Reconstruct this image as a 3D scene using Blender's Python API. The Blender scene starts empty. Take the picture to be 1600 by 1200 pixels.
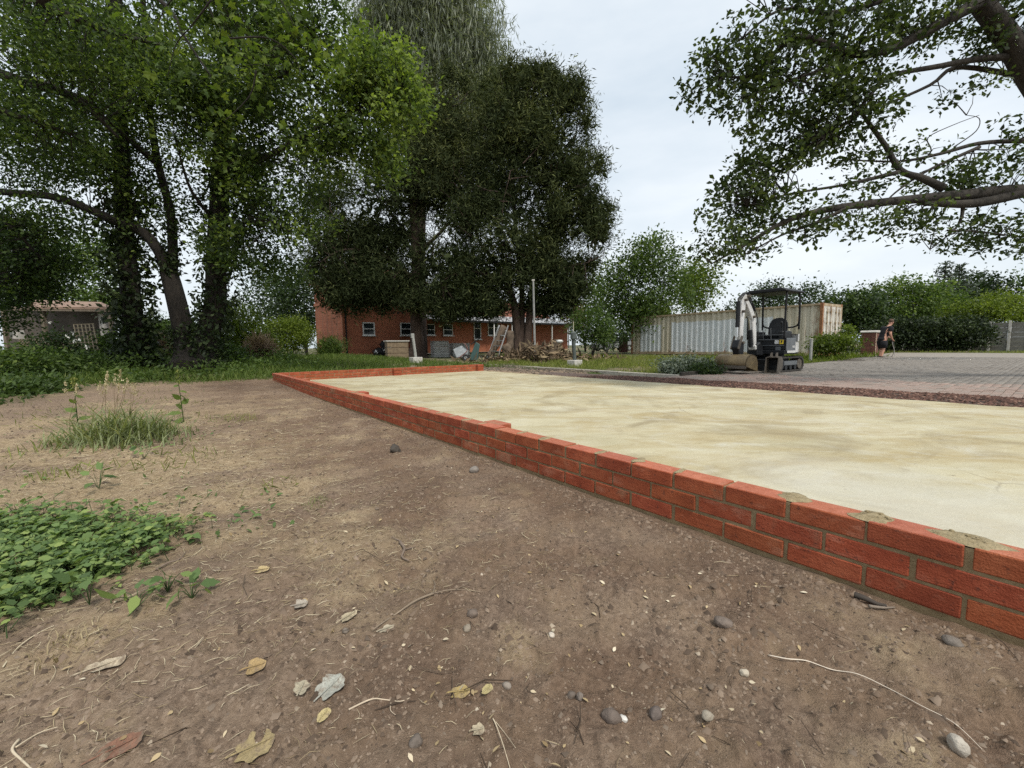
import bpy, bmesh, math, random
import numpy as np
from mathutils import Vector, Matrix, noise as mnoise
random.seed(7); rng = np.random.default_rng(7)
S = bpy.context.scene
COL = S.collection
PI = math.pi
# ------------------------------------------------------------------ camera
FPX = 670.0; PITCH = math.atan(60/670.0); ROLL = 0.0118; CZ = 0.776
cr, sr = math.cos(ROLL), math.sin(ROLL)
R0 = np.array([1, 0, 0.]); FW = np.array([0, math.cos(PITCH), -math.sin(PITCH)]); U0 = np.array([0, math.sin(PITCH), math.cos(PITCH)])
RT = cr*R0 - sr*U0; UP = sr*R0 + cr*U0; CP = np.array([0, 0, CZ])
cam = bpy.data.cameras.new('camera'); co = bpy.data.objects.new('camera', cam); COL.objects.link(co)
cam.sensor_width = 36; cam.sensor_fit = 'HORIZONTAL'; cam.lens = FPX/1600*36; cam.clip_start = .05; cam.clip_end = 2000
m = Matrix.Identity(4)
for i in range(3):
    m[i][0] = RT[i]; m[i][1] = UP[i]; m[i][2] = -FW[i]; m[i][3] = CP[i]
co.matrix_world = m; S.camera = co
# ------------------------------------------------------------------ sky, sun, exposure
SUN_EL, SUN_AZ = math.radians(54), math.radians(150)     # azimuth measured from +Y towards +X
w = bpy.data.worlds.new('World'); S.world = w; w.use_nodes = True
nt = w.node_tree; nt.nodes.clear()
def wn(t, **k):
    n = nt.nodes.new(t)
    for a, b in k.items(): setattr(n, a, b)
    return n
out = wn('ShaderNodeOutputWorld'); bg = wn('ShaderNodeBackground'); sky = wn('ShaderNodeTexSky', sky_type='NISHITA')
sky.sun_disc = False; sky.sun_elevation = SUN_EL; sky.sun_rotation = SUN_AZ; sky.dust_density = 3.0; sky.air_density = 1.2
tc = wn('ShaderNodeTexCoord'); mp = wn('ShaderNodeMapping'); mp.inputs['Scale'].default_value = (1.1, 1.1, 3.6)
nz = wn('ShaderNodeTexNoise'); nz.inputs['Scale'].default_value = 1.5; nz.inputs['Detail'].default_value = 7; nz.inputs['Roughness'].default_value = .52
rp = wn('ShaderNodeValToRGB')
rp.color_ramp.elements[0].position = .36; rp.color_ramp.elements[0].color = (4.55, 5.2, 5.75, 1)
rp.color_ramp.elements[1].position = .64; rp.color_ramp.elements[1].color = (6.35, 6.7, 6.95, 1)
mx = wn('ShaderNodeMixRGB'); mx.inputs[0].default_value = .86
L = nt.links.new
L(tc.outputs['Generated'], mp.inputs[0]); L(mp.outputs[0], nz.inputs['Vector']); L(nz.outputs['Fac'], rp.inputs[0])
L(sky.outputs[0], mx.inputs[1]); L(rp.outputs[0], mx.inputs[2]); L(mx.outputs[0], bg.inputs[0]); bg.inputs[1].default_value = .076
L(bg.outputs[0], out.inputs[0])
sl = bpy.data.lights.new('sun', 'SUN'); sl.energy = 1.5; sl.angle = math.radians(10); sl.color = (1, .95, .87)
so = bpy.data.objects.new('sun', sl); COL.objects.link(so)
sd = Vector((math.sin(SUN_AZ)*math.cos(SUN_EL), math.cos(SUN_AZ)*math.cos(SUN_EL), math.sin(SUN_EL)))
so.rotation_euler = (-sd).to_track_quat('-Z', 'Y').to_euler(); so.location = (0, 0, 40)
vs = S.view_settings; vs.view_transform = 'Standard'; vs.look = 'None'; vs.exposure = 1.08; vs.gamma = 1; vs.use_curve_mapping = False
S.cycles.max_bounces = 6; S.cycles.transparent_max_bounces = 6; S.cycles.use_denoising = False; S.render.filter_size = 1.15; S.cycles.sample_clamp_indirect = 4.0

# ------------------------------------------------------------------ helpers
def ray(x, y): return RT*(x-800)/FPX + UP*(600-y)/FPX + FW
def G(x, y, z=0.):
    d = ray(x, y); return CP + d*((z-CZ)/d[2])
def At(x, y, Y):
    d = ray(x, y); return CP + d*(Y/d[1])
def V(p): return Vector((float(p[0]), float(p[1]), float(p[2])))
WA = math.radians(-52.2)
e1 = np.array([math.cos(WA), math.sin(WA)]); e2 = np.array([-math.sin(WA), math.cos(WA)])
A0 = np.array([-5.618, 10.033])
def W(s, t, z=0.): p = A0 + s*e1 + t*e2; return np.array([p[0], p[1], z])
def ST(P): d = np.asarray(P)[..., :2] - A0; return d @ e1, d @ e2
def ss(a, b, x): q = np.clip((np.asarray(x, float)-a)/(b-a), 0, 1); return q*q*(3-2*q)
def _h(ix, iy, sd):
    n = (ix.astype(np.int64)*374761393 + iy.astype(np.int64)*668265263 + sd*974634777) & 0xffffffff
    n = ((n ^ (n >> 13))*1274126177) & 0xffffffff
    return ((n ^ (n >> 16)) & 0xffff)/65535.0
def vn(x, y, sd=0):
    x = np.asarray(x, float); y = np.asarray(y, float)
    ix = np.floor(x); iy = np.floor(y); fx = x-ix; fy = y-iy
    fx = fx*fx*(3-2*fx); fy = fy*fy*(3-2*fy)
    a = _h(ix, iy, sd); b = _h(ix+1, iy, sd); c = _h(ix, iy+1, sd); d = _h(ix+1, iy+1, sd)
    return (a*(1-fx)+b*fx)*(1-fy) + (c*(1-fx)+d*fx)*fy - .5
def fbm(x, y, sc, oc=3, sd=0):
    r = 0; a = 1.
    for k in range(oc): r = r + a*vn(x*sc*2**k+17*k, y*sc*2**k-9*k, sd+k); a *= .5
    return r
SLW = 5.85
def gbase(x, y):
    x = np.asarray(x, float); y = np.asarray(y, float)
    s = (x-A0[0])*e1[0] + (y-A0[1])*e1[1]; t = (x-A0[0])*e2[0] + (y-A0[1])*e2[1]
    z = .03 - .065*ss(0, 5, s)
    z = z + .26*ss(.4, 9, -s)*(1-ss(4.5, 8, t))
    z = np.where(t > SLW-.3, np.minimum(z, .04+.24*ss(.4, 9, -s)*(1-ss(4.5, 8, t))), z)
    z = z*(1-ss(6, 7.5, t)*ss(0, 1, s)) + .0
    z = z + .05*ss(-1.2, -3.2, t)*ss(9.5, 7, s)
    return z, s, t
def gh(x, y, fine=True):
    z, s, t = gbase(x, y)
    x = np.asarray(x, float); y = np.asarray(y, float)
    z = z + .045*fbm(x, y, .55, 2, 3)*ss(.15, .9, np.abs(t))
    if fine:
        near = ss(.0, .25, np.abs(t))*.7+.3
        r = fbm(x, y, 5., 2, 11)*.028 + fbm(x, y, 18., 2, 21)*.017 + np.maximum(0, fbm(x, y, 30., 2, 23)-.1)*.034
        ridg = np.abs(vn(x*9+3, y*9, 31))*.010
        z = z + (r + ridg)*near*np.where(t < 0.06, 1, .6)
    ins = (s > .05) & (t > .04) & (t < SLW-.02) & (s < 13.2)
    z = np.where(ins, -.08, z)
    drive = (t > SLW+.55) & (s > -4.5)
    z = np.where(drive & (s > 3.2), -.07, z)
    return z
def ghp(x, y): return float(gh(np.array([x]), np.array([y]))[0])
def onG(x, y):
    z = 0.
    for _ in range(12): P = G(x, y, z); z = .5*z+.5*ghp(P[0], P[1])
    P = G(x, y, z); P[2] = ghp(P[0], P[1]); return P

# ---- materials
def mat(name):
    mm = bpy.data.materials.new(name); mm.use_nodes = True
    return mm, mm.node_tree, mm.node_tree.nodes['Principled BSDF']
def nd(t, ty, **k):
    n = t.nodes.new(ty)
    for a, b in k.items():
        if a in n.inputs: n.inputs[a].default_value = b
        else: setattr(n, a, b)
    return n
def ramp(t, src, stops):
    r = t.nodes.new('ShaderNodeValToRGB'); e = r.color_ramp.elements
    while len(e) < len(stops): e.new(.5)
    for i, (p, c) in enumerate(stops): e[i].position = p; e[i].color = (*c, 1)
    t.links.new(src, r.inputs[0]); return r.outputs[0]
def noise(t, scale, detail=4, rough=.55, co='Object', stretch=None, dist=0., rnd=False):
    c = t.nodes.new('ShaderNodeTexCoord'); n = nd(t, 'ShaderNodeTexNoise', Scale=scale, Detail=detail, Roughness=rough, Distortion=dist)
    s = c.outputs[co]
    if rnd:
        oi = t.nodes.new('ShaderNodeObjectInfo'); ml = nd(t, 'ShaderNodeMath', operation='MULTIPLY'); ml.inputs[1].default_value = 61.; t.links.new(oi.outputs['Random'], ml.inputs[0])
        va = t.nodes.new('ShaderNodeVectorMath'); t.links.new(s, va.inputs[0]); t.links.new(ml.outputs[0], va.inputs[1]); s = va.outputs[0]
    if stretch:
        mpn = t.nodes.new('ShaderNodeMapping'); mpn.inputs['Scale'].default_value = stretch; t.links.new(s, mpn.inputs[0]); s = mpn.outputs[0]
    t.links.new(s, n.inputs['Vector']); return n.outputs['Fac']
def mixc(t, fac, a, b, mode='MIX'):
    n = t.nodes.new('ShaderNodeMixRGB'); n.blend_type = mode
    for i, v in ((0, fac), (1, a), (2, b)):
        if hasattr(v, 'links') or hasattr(v, 'is_output'): t.links.new(v, n.inputs[i])
        elif isinstance(v, (int, float)): n.inputs[i].default_value = v
        else: n.inputs[i].default_value = (*v, 1)
    return n.outputs[0]
def bump(t, bs, h, strength, dist=.01):
    b = nd(t, 'ShaderNodeBump', Strength=strength, Distance=dist); t.links.new(h, b.inputs['Height']); t.links.new(b.outputs[0], bs.inputs['Normal']); return b
def attr(t, name): n = t.nodes.new('ShaderNodeAttribute'); n.attribute_name = name; return n.outputs['Fac']
MATS = {}
def pm(name, c1, c2, scale=6, rough=.7, bs=None, bst=.3, metal=0, rnd=0, stretch=None, spec=.5, dirt=None, bd=.01):
    """plain procedural surface: two tones of noise, optional grain bump, per object tone, dirt speckle"""
    if name in MATS: return MATS[name]
    mm, t, b = mat(name)
    c = ramp(t, noise(t, scale, 5, .6, stretch=stretch), [(.3, c1), (.7, c2)])
    if dirt:
        c = mixc(t, ramp(t, noise(t, scale*.6, 6, .7), [(.5, (0, 0, 0)), (.68, (1, 1, 1))]), c, dirt)
    if rnd:
        oi = t.nodes.new('ShaderNodeObjectInfo')
        hs = nd(t, 'ShaderNodeHueSaturation'); mr = nd(t, 'ShaderNodeMapRange'); mr.inputs[3].default_value = 1-rnd; mr.inputs[4].default_value = 1+rnd
        t.links.new(oi.outputs['Random'], mr.inputs[0]); t.links.new(mr.outputs[0], hs.inputs['Value']); t.links.new(c, hs.inputs['Color']); c = hs.outputs[0]
    t.links.new(c, b.inputs['Base Color']); b.inputs['Roughness'].default_value = rough; b.inputs['Metallic'].default_value = metal
    b.inputs['Specular IOR Level'].default_value = spec
    if bs: bump(t, b, noise(t, bs, 4, .65, stretch=stretch), bst, bd)
    MATS[name] = mm; return mm
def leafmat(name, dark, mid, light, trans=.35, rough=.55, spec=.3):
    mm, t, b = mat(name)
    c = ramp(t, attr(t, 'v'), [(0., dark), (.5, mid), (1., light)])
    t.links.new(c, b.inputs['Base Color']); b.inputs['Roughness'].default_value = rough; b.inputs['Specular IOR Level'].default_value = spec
    tr = t.nodes.new('ShaderNodeBsdfTranslucent'); t.links.new(mixc(t, 1., c, (1.25, 1.35, .6), 'MULTIPLY'), tr.inputs[0])
    ms = t.nodes.new('ShaderNodeMixShader'); ms.inputs[0].default_value = trans
    o = t.nodes['Material Output']; t.links.new(b.outputs[0], ms.inputs[1]); t.links.new(tr.outputs[0], ms.inputs[2]); t.links.new(ms.outputs[0], o.inputs[0])
    return mm
# ---- mesh builders
def link(o, parent=None):
    COL.objects.link(o)
    if parent: o.parent = parent
    return o
def tag(o, label=None, cat=None, group=None, kind=None):
    for k, v in (('label', label), ('category', cat), ('group', group), ('kind', kind)):
        if v: o[k] = v
    return o
def thing(name, label, cat, loc=(0, 0, 0), rz=0, group=None):
    o = bpy.data.objects.new(name, None); o.empty_display_size = .1; COL.objects.link(o); o.location = V(loc); o.rotation_euler = (0, 0, rz)
    return tag(o, label, cat, group)
def npmesh(name, verts, loops, k, mtl, parent=None, v=None, smooth=False, starts=None):
    me = bpy.data.meshes.new(name); verts = np.asarray(verts, np.float32).reshape(-1, 3); loops = np.asarray(loops, np.int32).ravel()
    me.vertices.add(len(verts)); me.vertices.foreach_set('co', verts.ravel()); me.loops.add(len(loops)); me.loops.foreach_set('vertex_index', loops)
    if starts is None: starts = np.arange(0, len(loops), k, dtype=np.int32)
    me.polygons.add(len(starts)); me.polygons.foreach_set('loop_start', np.asarray(starts, np.int32))
    if smooth: me.polygons.foreach_set('use_smooth', np.ones(len(starts), bool))
    if v is not None:
        a = me.attributes.new('v', 'FLOAT', 'POINT'); a.data.foreach_set('value', np.asarray(v, np.float32))
    me.update(calc_edges=True); me.materials.append(mtl)
    return link(bpy.data.objects.new(name, me), parent)
class MB:
    def __init__(s): s.v = []; s.f = []
    def add(s, vs_, fs): n = len(s.v); s.v += [tuple(map(float, q)) for q in vs_]; s.f += [tuple(i+n for i in q) for q in fs]; return s
    def box(s, c, d, rz=0, M=None):
        x, y, z = d[0]/2, d[1]/2, d[2]/2
        q = [(-x, -y, -z), (x, -y, -z), (x, y, -z), (-x, y, -z), (-x, -y, z), (x, -y, z), (x, y, z), (-x, y, z)]
        mm = Matrix.Translation(V(c)) @ (M if M is not None else Matrix.Rotation(rz, 4, 'Z'))
        return s.add([mm @ Vector(a) for a in q], [(3, 2, 1, 0), (4, 5, 6, 7), (0, 1, 5, 4), (1, 2, 6, 5), (2, 3, 7, 6), (3, 0, 4, 7)])
    def bar(s, a, b, wd, dp=None, up=(0, 0, 1)):
        a = V(a); b = V(b); d = (b-a); l = d.length; d.normalize(); u = Vector(up)
        if abs(d.dot(u)) > .98: u = Vector((0, 1, 0)) if abs(d.y) < .9 else Vector((1, 0, 0))
        x = d.cross(u).normalized(); y = x.cross(d).normalized(); dp = dp or wd
        mm = Matrix(((x.x, d.x, y.x, 0), (x.y, d.y, y.y, 0), (x.z, d.z, y.z, 0), (0, 0, 0, 1)))
        return s.box((a+b)/2, (wd, l, dp), M=mm)
    def tube(s, pts, rad, n=8, cap=True):
        pts = [V(p) for p in pts]
        if not hasattr(rad, '__len__'): rad = [rad]*len(pts)
        base = len(s.v); x = None
        for i, p in enumerate(pts):
            d = (pts[min(i+1, len(pts)-1)]-pts[max(i-1, 0)]).normalized()
            if x is None: x = d.cross(Vector((0, 0, 1)) if abs(d.z) < .9 else Vector((1, 0, 0))).normalized()
            else: x = (x - d*x.dot(d)).normalized()
            y = d.cross(x)
            for k in range(n):
                a = 2*PI*k/n; q = p + (x*math.cos(a)+y*math.sin(a))*rad[i]; s.v.append((q.x, q.y, q.z))
        for i in range(len(pts)-1):
            for k in range(n):
                a = base+i*n+k; b = base+i*n+(k+1) % n; s.f.append((a, b, b+n, a+n))
        if cap:
            s.f.append(tuple(base+k for k in range(n))[::-1]); e = base+(len(pts)-1)*n; s.f.append(tuple(e+k for k in range(n)))
        return s
    def prism(s, prof, a, b, axis):
        """polygon prof (list of 3-vectors) swept from offset a to b along axis"""
        ax = V(axis); n = len(prof); q = [V(p)+ax*a for p in prof]+[V(p)+ax*b for p in prof]
        fs = [tuple(range(n))[::-1], tuple(range(n, 2*n))]+[(i, (i+1) % n, (i+1) % n+n, i+n) for i in range(n)]
        return s.add(q, fs)
    def build(s, name, mtl, parent=None, smooth=False, bev=0, loc=None, seg=1):
        me = bpy.data.meshes.new(name); me.from_pydata(s.v, [], s.f); me.update()
        bm = bmesh.new(); bm.from_mesh(me); bmesh.ops.recalc_face_normals(bm, faces=bm.faces[:])
        if bev:
            ed = [e for e in bm.edges if len(e.link_faces) == 2 and e.calc_face_angle(0) > .6]
            bmesh.ops.bevel(bm, geom=ed, offset=bev, segments=seg, affect='EDGES', clamp_overlap=True)
        bm.to_mesh(me); bm.free()
        if smooth: me.polygons.foreach_set('use_smooth', [True]*len(me.polygons))
        me.materials.append(mtl); o = bpy.data.objects.new(name, me)
        if loc is not None: o.location = V(loc)
        return link(o, parent)
def lathe(mb, prof, c=(0, 0, 0), n=16):
    base = len(mb.v)
    for r, z in prof:
        for k in range(n): a = 2*PI*k/n; mb.v.append((c[0]+r*math.cos(a), c[1]+r*math.sin(a), c[2]+z))
    for i in range(len(prof)-1):
        for k in range(n): a = base+i*n+k; b = base+i*n+(k+1) % n; mb.f.append((a, b, b+n, a+n))
    mb.f.append(tuple(base+k for k in range(n))[::-1]); e = base+(len(prof)-1)*n; mb.f.append(tuple(e+k for k in range(n)))
    return mb
def spline(pts, per=4):
    P = [np.array(p, float) for p in pts]; o = []
    for i in range(len(P)-1):
        a = P[max(i-1, 0)]; b = P[i]; c = P[i+1]; d = P[min(i+2, len(P)-1)]
        for k in range(per):
            u = k/per; o.append(.5*((2*b)+(-a+c)*u+(2*a-5*b+4*c-d)*u*u+(-a+3*b-3*c+d)*u**3))
    o.append(P[-1]); return o
# ---- leaves
def poly(*q): return np.array([(a, b, c) for a, b, c in q], float)
SH = {'diamond': poly((0, 0, 0), (.5, .27, .06), (1, 0, -.05), (.5, -.27, .06)),
      'oak': poly((0, 0, 0), (.3, .16, .03), (.62, .3, .05), (1, .05, -.08), (.66, -.28, .05), (.3, -.17, .03)),
      'needle': poly((0, 0, 0), (.5, .10, .02), (1, 0, -.1), (.5, -.10, .02)),
      'strand': poly((0, 0, 0), (.5, .045, .02), (1, 0, -.1), (.5, -.045, .02)),
      'yew': poly((0, 0, 0), (.4, .085, .02), (1, 0, -.08), (.4, -.085, .02)),
      'spray': poly((0, 0, 0), (.35, .2, .02), (.75, .12, -.04), (1, 0, -.12), (.75, -.12, -.04), (.35, -.2, .02)),
      'maple': poly((0, 0, 0), (.1, .42, -.02), (.32, .28, .02), (.55, .55, -.06), (.66, .2, .03), (1, 0, -.1), (.66, -.2, .03), (.55, -.55, -.06), (.32, -.28, .02), (.1, -.42, -.02)),
      'leaflet': poly((0, 0, 0), (.25, .2, .03), (.55, .22, .03), (1, 0, -.08), (.55, -.22, .03), (.25, -.2, .03)),
      'blade': poly((0, .03, 0), (.5, .024, .04), (1, 0, -.06), (0, -.03, 0))}
def unit(a): return a/np.maximum(np.linalg.norm(a, axis=-1, keepdims=True), 1e-9)
def leaves(name, P, size, mtl, parent=None, shape='diamond', v=None, up=.6, adir=None, asp=.8):
    """one mesh of N single-face leaves at P; adir biases the long axis"""
    P = np.asarray(P, float); N = len(P); T = SH[shape]; k = len(T)
    size = np.broadcast_to(np.asarray(size, float), (N,))
    n = unit(rng.normal(size=(N, 3)) + np.array([0, 0, up]))
    a = rng.normal(size=(N, 3))*asp
    if adir is not None: a = a + np.asarray(adir)
    a = unit(a - n*np.sum(a*n, 1, keepdims=True)); b = np.cross(n, a)
    Vt = P[:, None] + size[:, None, None]*(T[None, :, 0, None]*a[:, None]+T[None, :, 1, None]*b[:, None]+T[None, :, 2, None]*n[:, None])
    if v is None: v = rng.random(N)
    return npmesh(name, Vt, np.arange(N*k), k, mtl, parent, np.repeat(np.clip(v, 0, 1), k))
def ell_pts(n, c, r, shell=.55):
    d = unit(rng.normal(size=(n, 3))); q = (shell+(1-shell)*rng.random((n, 1))**.6) if shell else rng.random((n, 1))**(1/3)
    return np.asarray(c)+d*q*np.asarray(r), d
def clumps(cent, per, rad, flat=.7):
    n = len(cent); k = rng.normal(size=(n, per, 3))*np.array([1, 1, flat])*rad
    if hasattr(rad, '__len__'): pass
    return (cent[:, None]+k).reshape(-1, 3), np.repeat(np.arange(n), per)
# ================================================================== THE SETTING
# ---- ground sheet: polar grid, finer near the photographer
def ground():
    ths = np.concatenate([np.arange(-180, -60, 6.), np.arange(-60, 60, .25), np.arange(60, 180.1, 6.)])
    rs = [.0]
    r = .35
    while r < 9: rs.append(r); r *= 1.0108
    while r < 40: rs.append(r); r *= 1.02
    while r < 900: rs.append(r); r *= 1.12
    rs = np.array(rs); th = np.radians(ths)
    X = rs[:, None]*np.sin(th)[None]; Y = rs[:, None]*np.cos(th)[None]
    Z = gh(X, Y); far = rs[:, None] > 60; Z = np.where(far, .2, Z)
    nr, na = X.shape
    idx = np.arange(nr*na).reshape(nr, na)
    q = np.stack([idx[:-1, :-1], idx[:-1, 1:], idx[1:, 1:], idx[1:, :-1]], -1)[:, :, ::-1].reshape(-1, 4)
    mm, t, b = mat('soil')
    fine = noise(t, 55, 6, .7); mid = noise(t, 4.5, 5, .6); big = noise(t, .9, 3, .5)
    soil = ramp(t, fine, [(.28, (.115, .082, .06)), (.5, (.255, .185, .133)), (.74, (.43, .33, .245))])
    soil = mixc(t, ramp(t, mid, [(.35, (0, 0, 0)), (.7, (1, 1, 1))]), soil, mixc(t, .55, soil, (.36, .26, .165)))
    soil = mixc(t, ramp(t, big, [(.3, (.5, .5, .5)), (.6, (0, 0, 0))]), soil, (.165, .12, .088))
    straw = ramp(t, noise(t, 38, 6, .75, dist=1.2), [(.3, (.2, .145, .09)), (.5, (.38, .285, .175)), (.72, (.58, .47, .31))])
    soil = mixc(t, attr(t, 'moist'), soil, mixc(t, 1., soil, (.72, .67, .65), 'MULTIPLY'))
    soil = mixc(t, attr(t, 'straw'), soil, straw)
    grn = ramp(t, noise(t, 22, 6, .75), [(.3, (.03, .04, .015)), (.6, (.07, .095, .03)), (.8, (.13, .14, .05))])
    soil = mixc(t, attr(t, 'green'), soil, grn)
    t.links.new(soil, b.inputs['Base Color']); b.inputs['Roughness'].default_value = .95; b.inputs['Specular IOR Level'].default_value = .15
    h = nd(t, 'ShaderNodeMath', operation='ADD'); t.links.new(noise(t, 60, 6, .7), h.inputs[0]); t.links.new(noise(t, 240, 4, .7), h.inputs[1])
    bump(t, b, h.outputs[0], .75, .012)
    o = npmesh('ground', np.stack([X, Y, Z], -1), q, 4, mm, smooth=True)
    def blobs(lst, rad):
        mk = np.zeros_like(X)
        for (px_, py_, r_) in lst:
            c = G(px_, py_, 0); mk = np.maximum(mk, np.exp(-((X-c[0])**2+(Y-c[1])**2)/(r_*r_)))
        return mk
    st = blobs([(60, 770, .8), (180, 790, .8), (250, 740, .9), (330, 700, 1.), (430, 690, .6), (330, 640, 1.2), (150, 660, 1.3), (0, 700, 1.4), (440, 760, .4), (230, 850, .4), (560, 850, .25), (620, 870, .22), (820, 1000, .11), (560, 900, .2), (350, 830, .35), (-150, 720, 1.5)], 0)
    st = np.clip(st*1.25 + fbm(X, Y, 2.6, 3, 51)*1.5 + fbm(X, Y, 13., 3, 53)*.9 - .33, 0, 1)*.9
    zz, s_, t_ = gbase(X, Y)
    gr = ss(.35, 1.1, -s_)*ss(-30, -1, t_+0*s_) + ss(1.6, 3.2, -s_)
    gr = np.where((t_ > SLW+.5), ss(SLW+1.3, SLW+1.7, t_)*ss(-.2, -.8, -s_*0-1)+ss(SLW+1.3, SLW+1.7, t_), gr)
    left = ss(-6.5, -8.5, X+.35*(Y-6))*ss(3, 6, Y)
    gr = np.clip(np.maximum(gr, left), 0, 1)*np.clip(.75+fbm(X, Y, 1.4, 3, 77)*1.0, 0, 1)
    mo = np.clip(ss(-2.0, -1.0, t_+.6*fbm(X, Y, 1.3, 3, 61)), 0, 1)*ss(.6, -.1, t_)*np.clip(.75+1.2*fbm(X, Y, 4., 3, 63), 0, 1)
    st = st*(1-.55*mo)
    for nme, arr in (('straw', st), ('green', gr), ('moist', mo)):
        a = o.data.attributes.new(nme, 'FLOAT', 'POINT'); a.data.foreach_set('value', arr.astype(np.float32).ravel())
    return tag(o, kind='structure')
ground()
# ---- concrete slab
def slab():
    mm, t, b = mat('cast_concrete')
    base = ramp(t, noise(t, 1.1, 6, .6, stretch=(1, 1, 1)), [(.3, (.41, .365, .23)), (.55, (.53, .48, .325)), (.75, (.58, .55, .43))])
    ca, sa = math.cos(WA), math.sin(WA)
    c = t.nodes.new('ShaderNodeTexCoord'); mpn = t.nodes.new('ShaderNodeMapping'); mpn.inputs['Rotation'].default_value = (0, 0, math.radians(-12)); mpn.inputs['Scale'].default_value = (.5, 1.15, 1)
    t.links.new(c.outputs['Object'], mpn.inputs[0]); n2 = nd(t, 'ShaderNodeTexNoise', Scale=1.6, Detail=7, Roughness=.62, Distortion=.8); t.links.new(mpn.outputs[0], n2.inputs['Vector'])
    base = mixc(t, ramp(t, n2.outputs['Fac'], [(.44, (0, 0, 0)), (.64, (.75, .75, .75))]), base, (.375, .29, .14))
    base = mixc(t, ramp(t, noise(t, 2.3, 7, .65, dist=1.5), [(.52, (0, 0, 0)), (.75, (.6, .6, .6))]), base, (.54, .53, .46))
    base = mixc(t, ramp(t, noise(t, .8, 5, .6, dist=2.), [(.5, (0, 0, 0)), (.66, (.75, .75, .75))]), base, (.28, .225, .13))
    base = mixc(t, ramp(t, noise(t, 90, 5, .75), [(.35, (.3, .3, .3)), (.6, (0, 0, 0))]), base, (.27, .24, .17))
    base = mixc(t, ramp(t, noise(t, 9, 6, .7, dist=.6), [(.55, (0, 0, 0)), (.75, (.35, .35, .35))]), base, (.33, .29, .2))
    mp2 = t.nodes.new('ShaderNodeMapping'); mp2.inputs['Rotation'].default_value = (0, 0, math.radians(-20)); mp2.inputs['Scale'].default_value = (.7, 1.9, 1); t.links.new(c.outputs['Object'], mp2.inputs[0]); n3 = nd(t, 'ShaderNodeTexNoise', Scale=2.2, Detail=9, Roughness=.72, Distortion=.5); t.links.new(mp2.outputs[0], n3.inputs['Vector'])
    base = mixc(t, ramp(t, n3.outputs['Fac'], [(.53, (0, 0, 0)), (.66, (.6, .6, .6))]), base, (.36, .28, .14))
    base = mixc(t, ramp(t, n3.outputs['Fac'], [(.3, (.5, .5, .5)), (.44, (0, 0, 0))]), base, (.6, .585, .5))
    sp = ramp(t, noise(t, 26, 3, .6, stretch=(.6, 1.6, 1)), [(.66, (0, 0, 0)), (.72, (.7, .7, .7))])
    base = mixc(t, sp, base, (.2, .16, .1))
    vo = nd(t, 'ShaderNodeTexVoronoi', feature='DISTANCE_TO_EDGE', Scale=.42); 
    wv = t.nodes.new('ShaderNodeMixRGB'); wv.inputs[0].default_value = .12; t.links.new(c.outputs['Object'], wv.inputs[1])
    nn = nd(t, 'ShaderNodeTexNoise', Scale=2.5, Detail=6, Roughness=.6); t.links.new(c.outputs['Object'], nn.inputs['Vector']); t.links.new(nn.outputs['Color'], wv.inputs[2]); t.links.new(wv.outputs[0], vo.inputs['Vector'])
    crk = ramp(t, vo.outputs['Distance'], [(0., (.4, .4, .4)), (.0022, (0, 0, 0))])
    crk = mixc(t, 1., crk, ramp(t, noise(t, .7, 2), [(.56, (0, 0, 0)), (.62, (1, 1, 1))]), 'MULTIPLY')
    base = mixc(t, crk, base, (.16, .12, .08))
    mpq = t.nodes.new('ShaderNodeMapping'); pq = G(1480, 800, 0); mpq.inputs['Location'].default_value = (-pq[0]*.45, -pq[1]*.45, 0); mpq.inputs['Scale'].default_value = (.45, .45, 1); t.links.new(c.outputs['Object'], mpq.inputs[0])
    lq = t.nodes.new('ShaderNodeVectorMath'); lq.operation = 'LENGTH'; t.links.new(mpq.outputs[0], lq.inputs[0]); aq = nd(t, 'ShaderNodeMath', operation='ADD'); t.links.new(lq.outputs['Value'], aq.inputs[0]); t.links.new(noise(t, 1.4, 6, .65), aq.inputs[1])
    base = mixc(t, ramp(t, aq.outputs[0], [(.55, (.8, .8, .8)), (1.4, (0, 0, 0))]), base, mixc(t, .7, base, (.52, .505, .44)))
    t.links.new(base, b.inputs['Base Color']); b.inputs['Roughness'].default_value = .82; b.inputs['Specular IOR Level'].default_value = .25
    bump(t, b, noise(t, 18, 8, .75), .5, .012)
    pts = [W(.09, .09), W(13, .09), W(13, SLW+.05), W(0.09, SLW-.02)]
    # ragged far edge
    edge = [W(13-12.9*i/60, SLW+.05-.07*i/60+.03*math.sin(i*1.7)+.02*random.uniform(-1, 1)) for i in range(61)]
    out_ = [pts[0], pts[1]]+edge
    n = len(out_); vv = [(p[0], p[1], 0.) for p in out_]+[(p[0], p[1], -.18) for p in out_]
    o = MB().add(vv, [tuple(range(n))]+[(i, i+n, (i+1) % n+n, (i+1) % n) for i in range(n)]).build('concrete_slab', mm)
    return tag(o, kind='structure')
slab()
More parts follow.
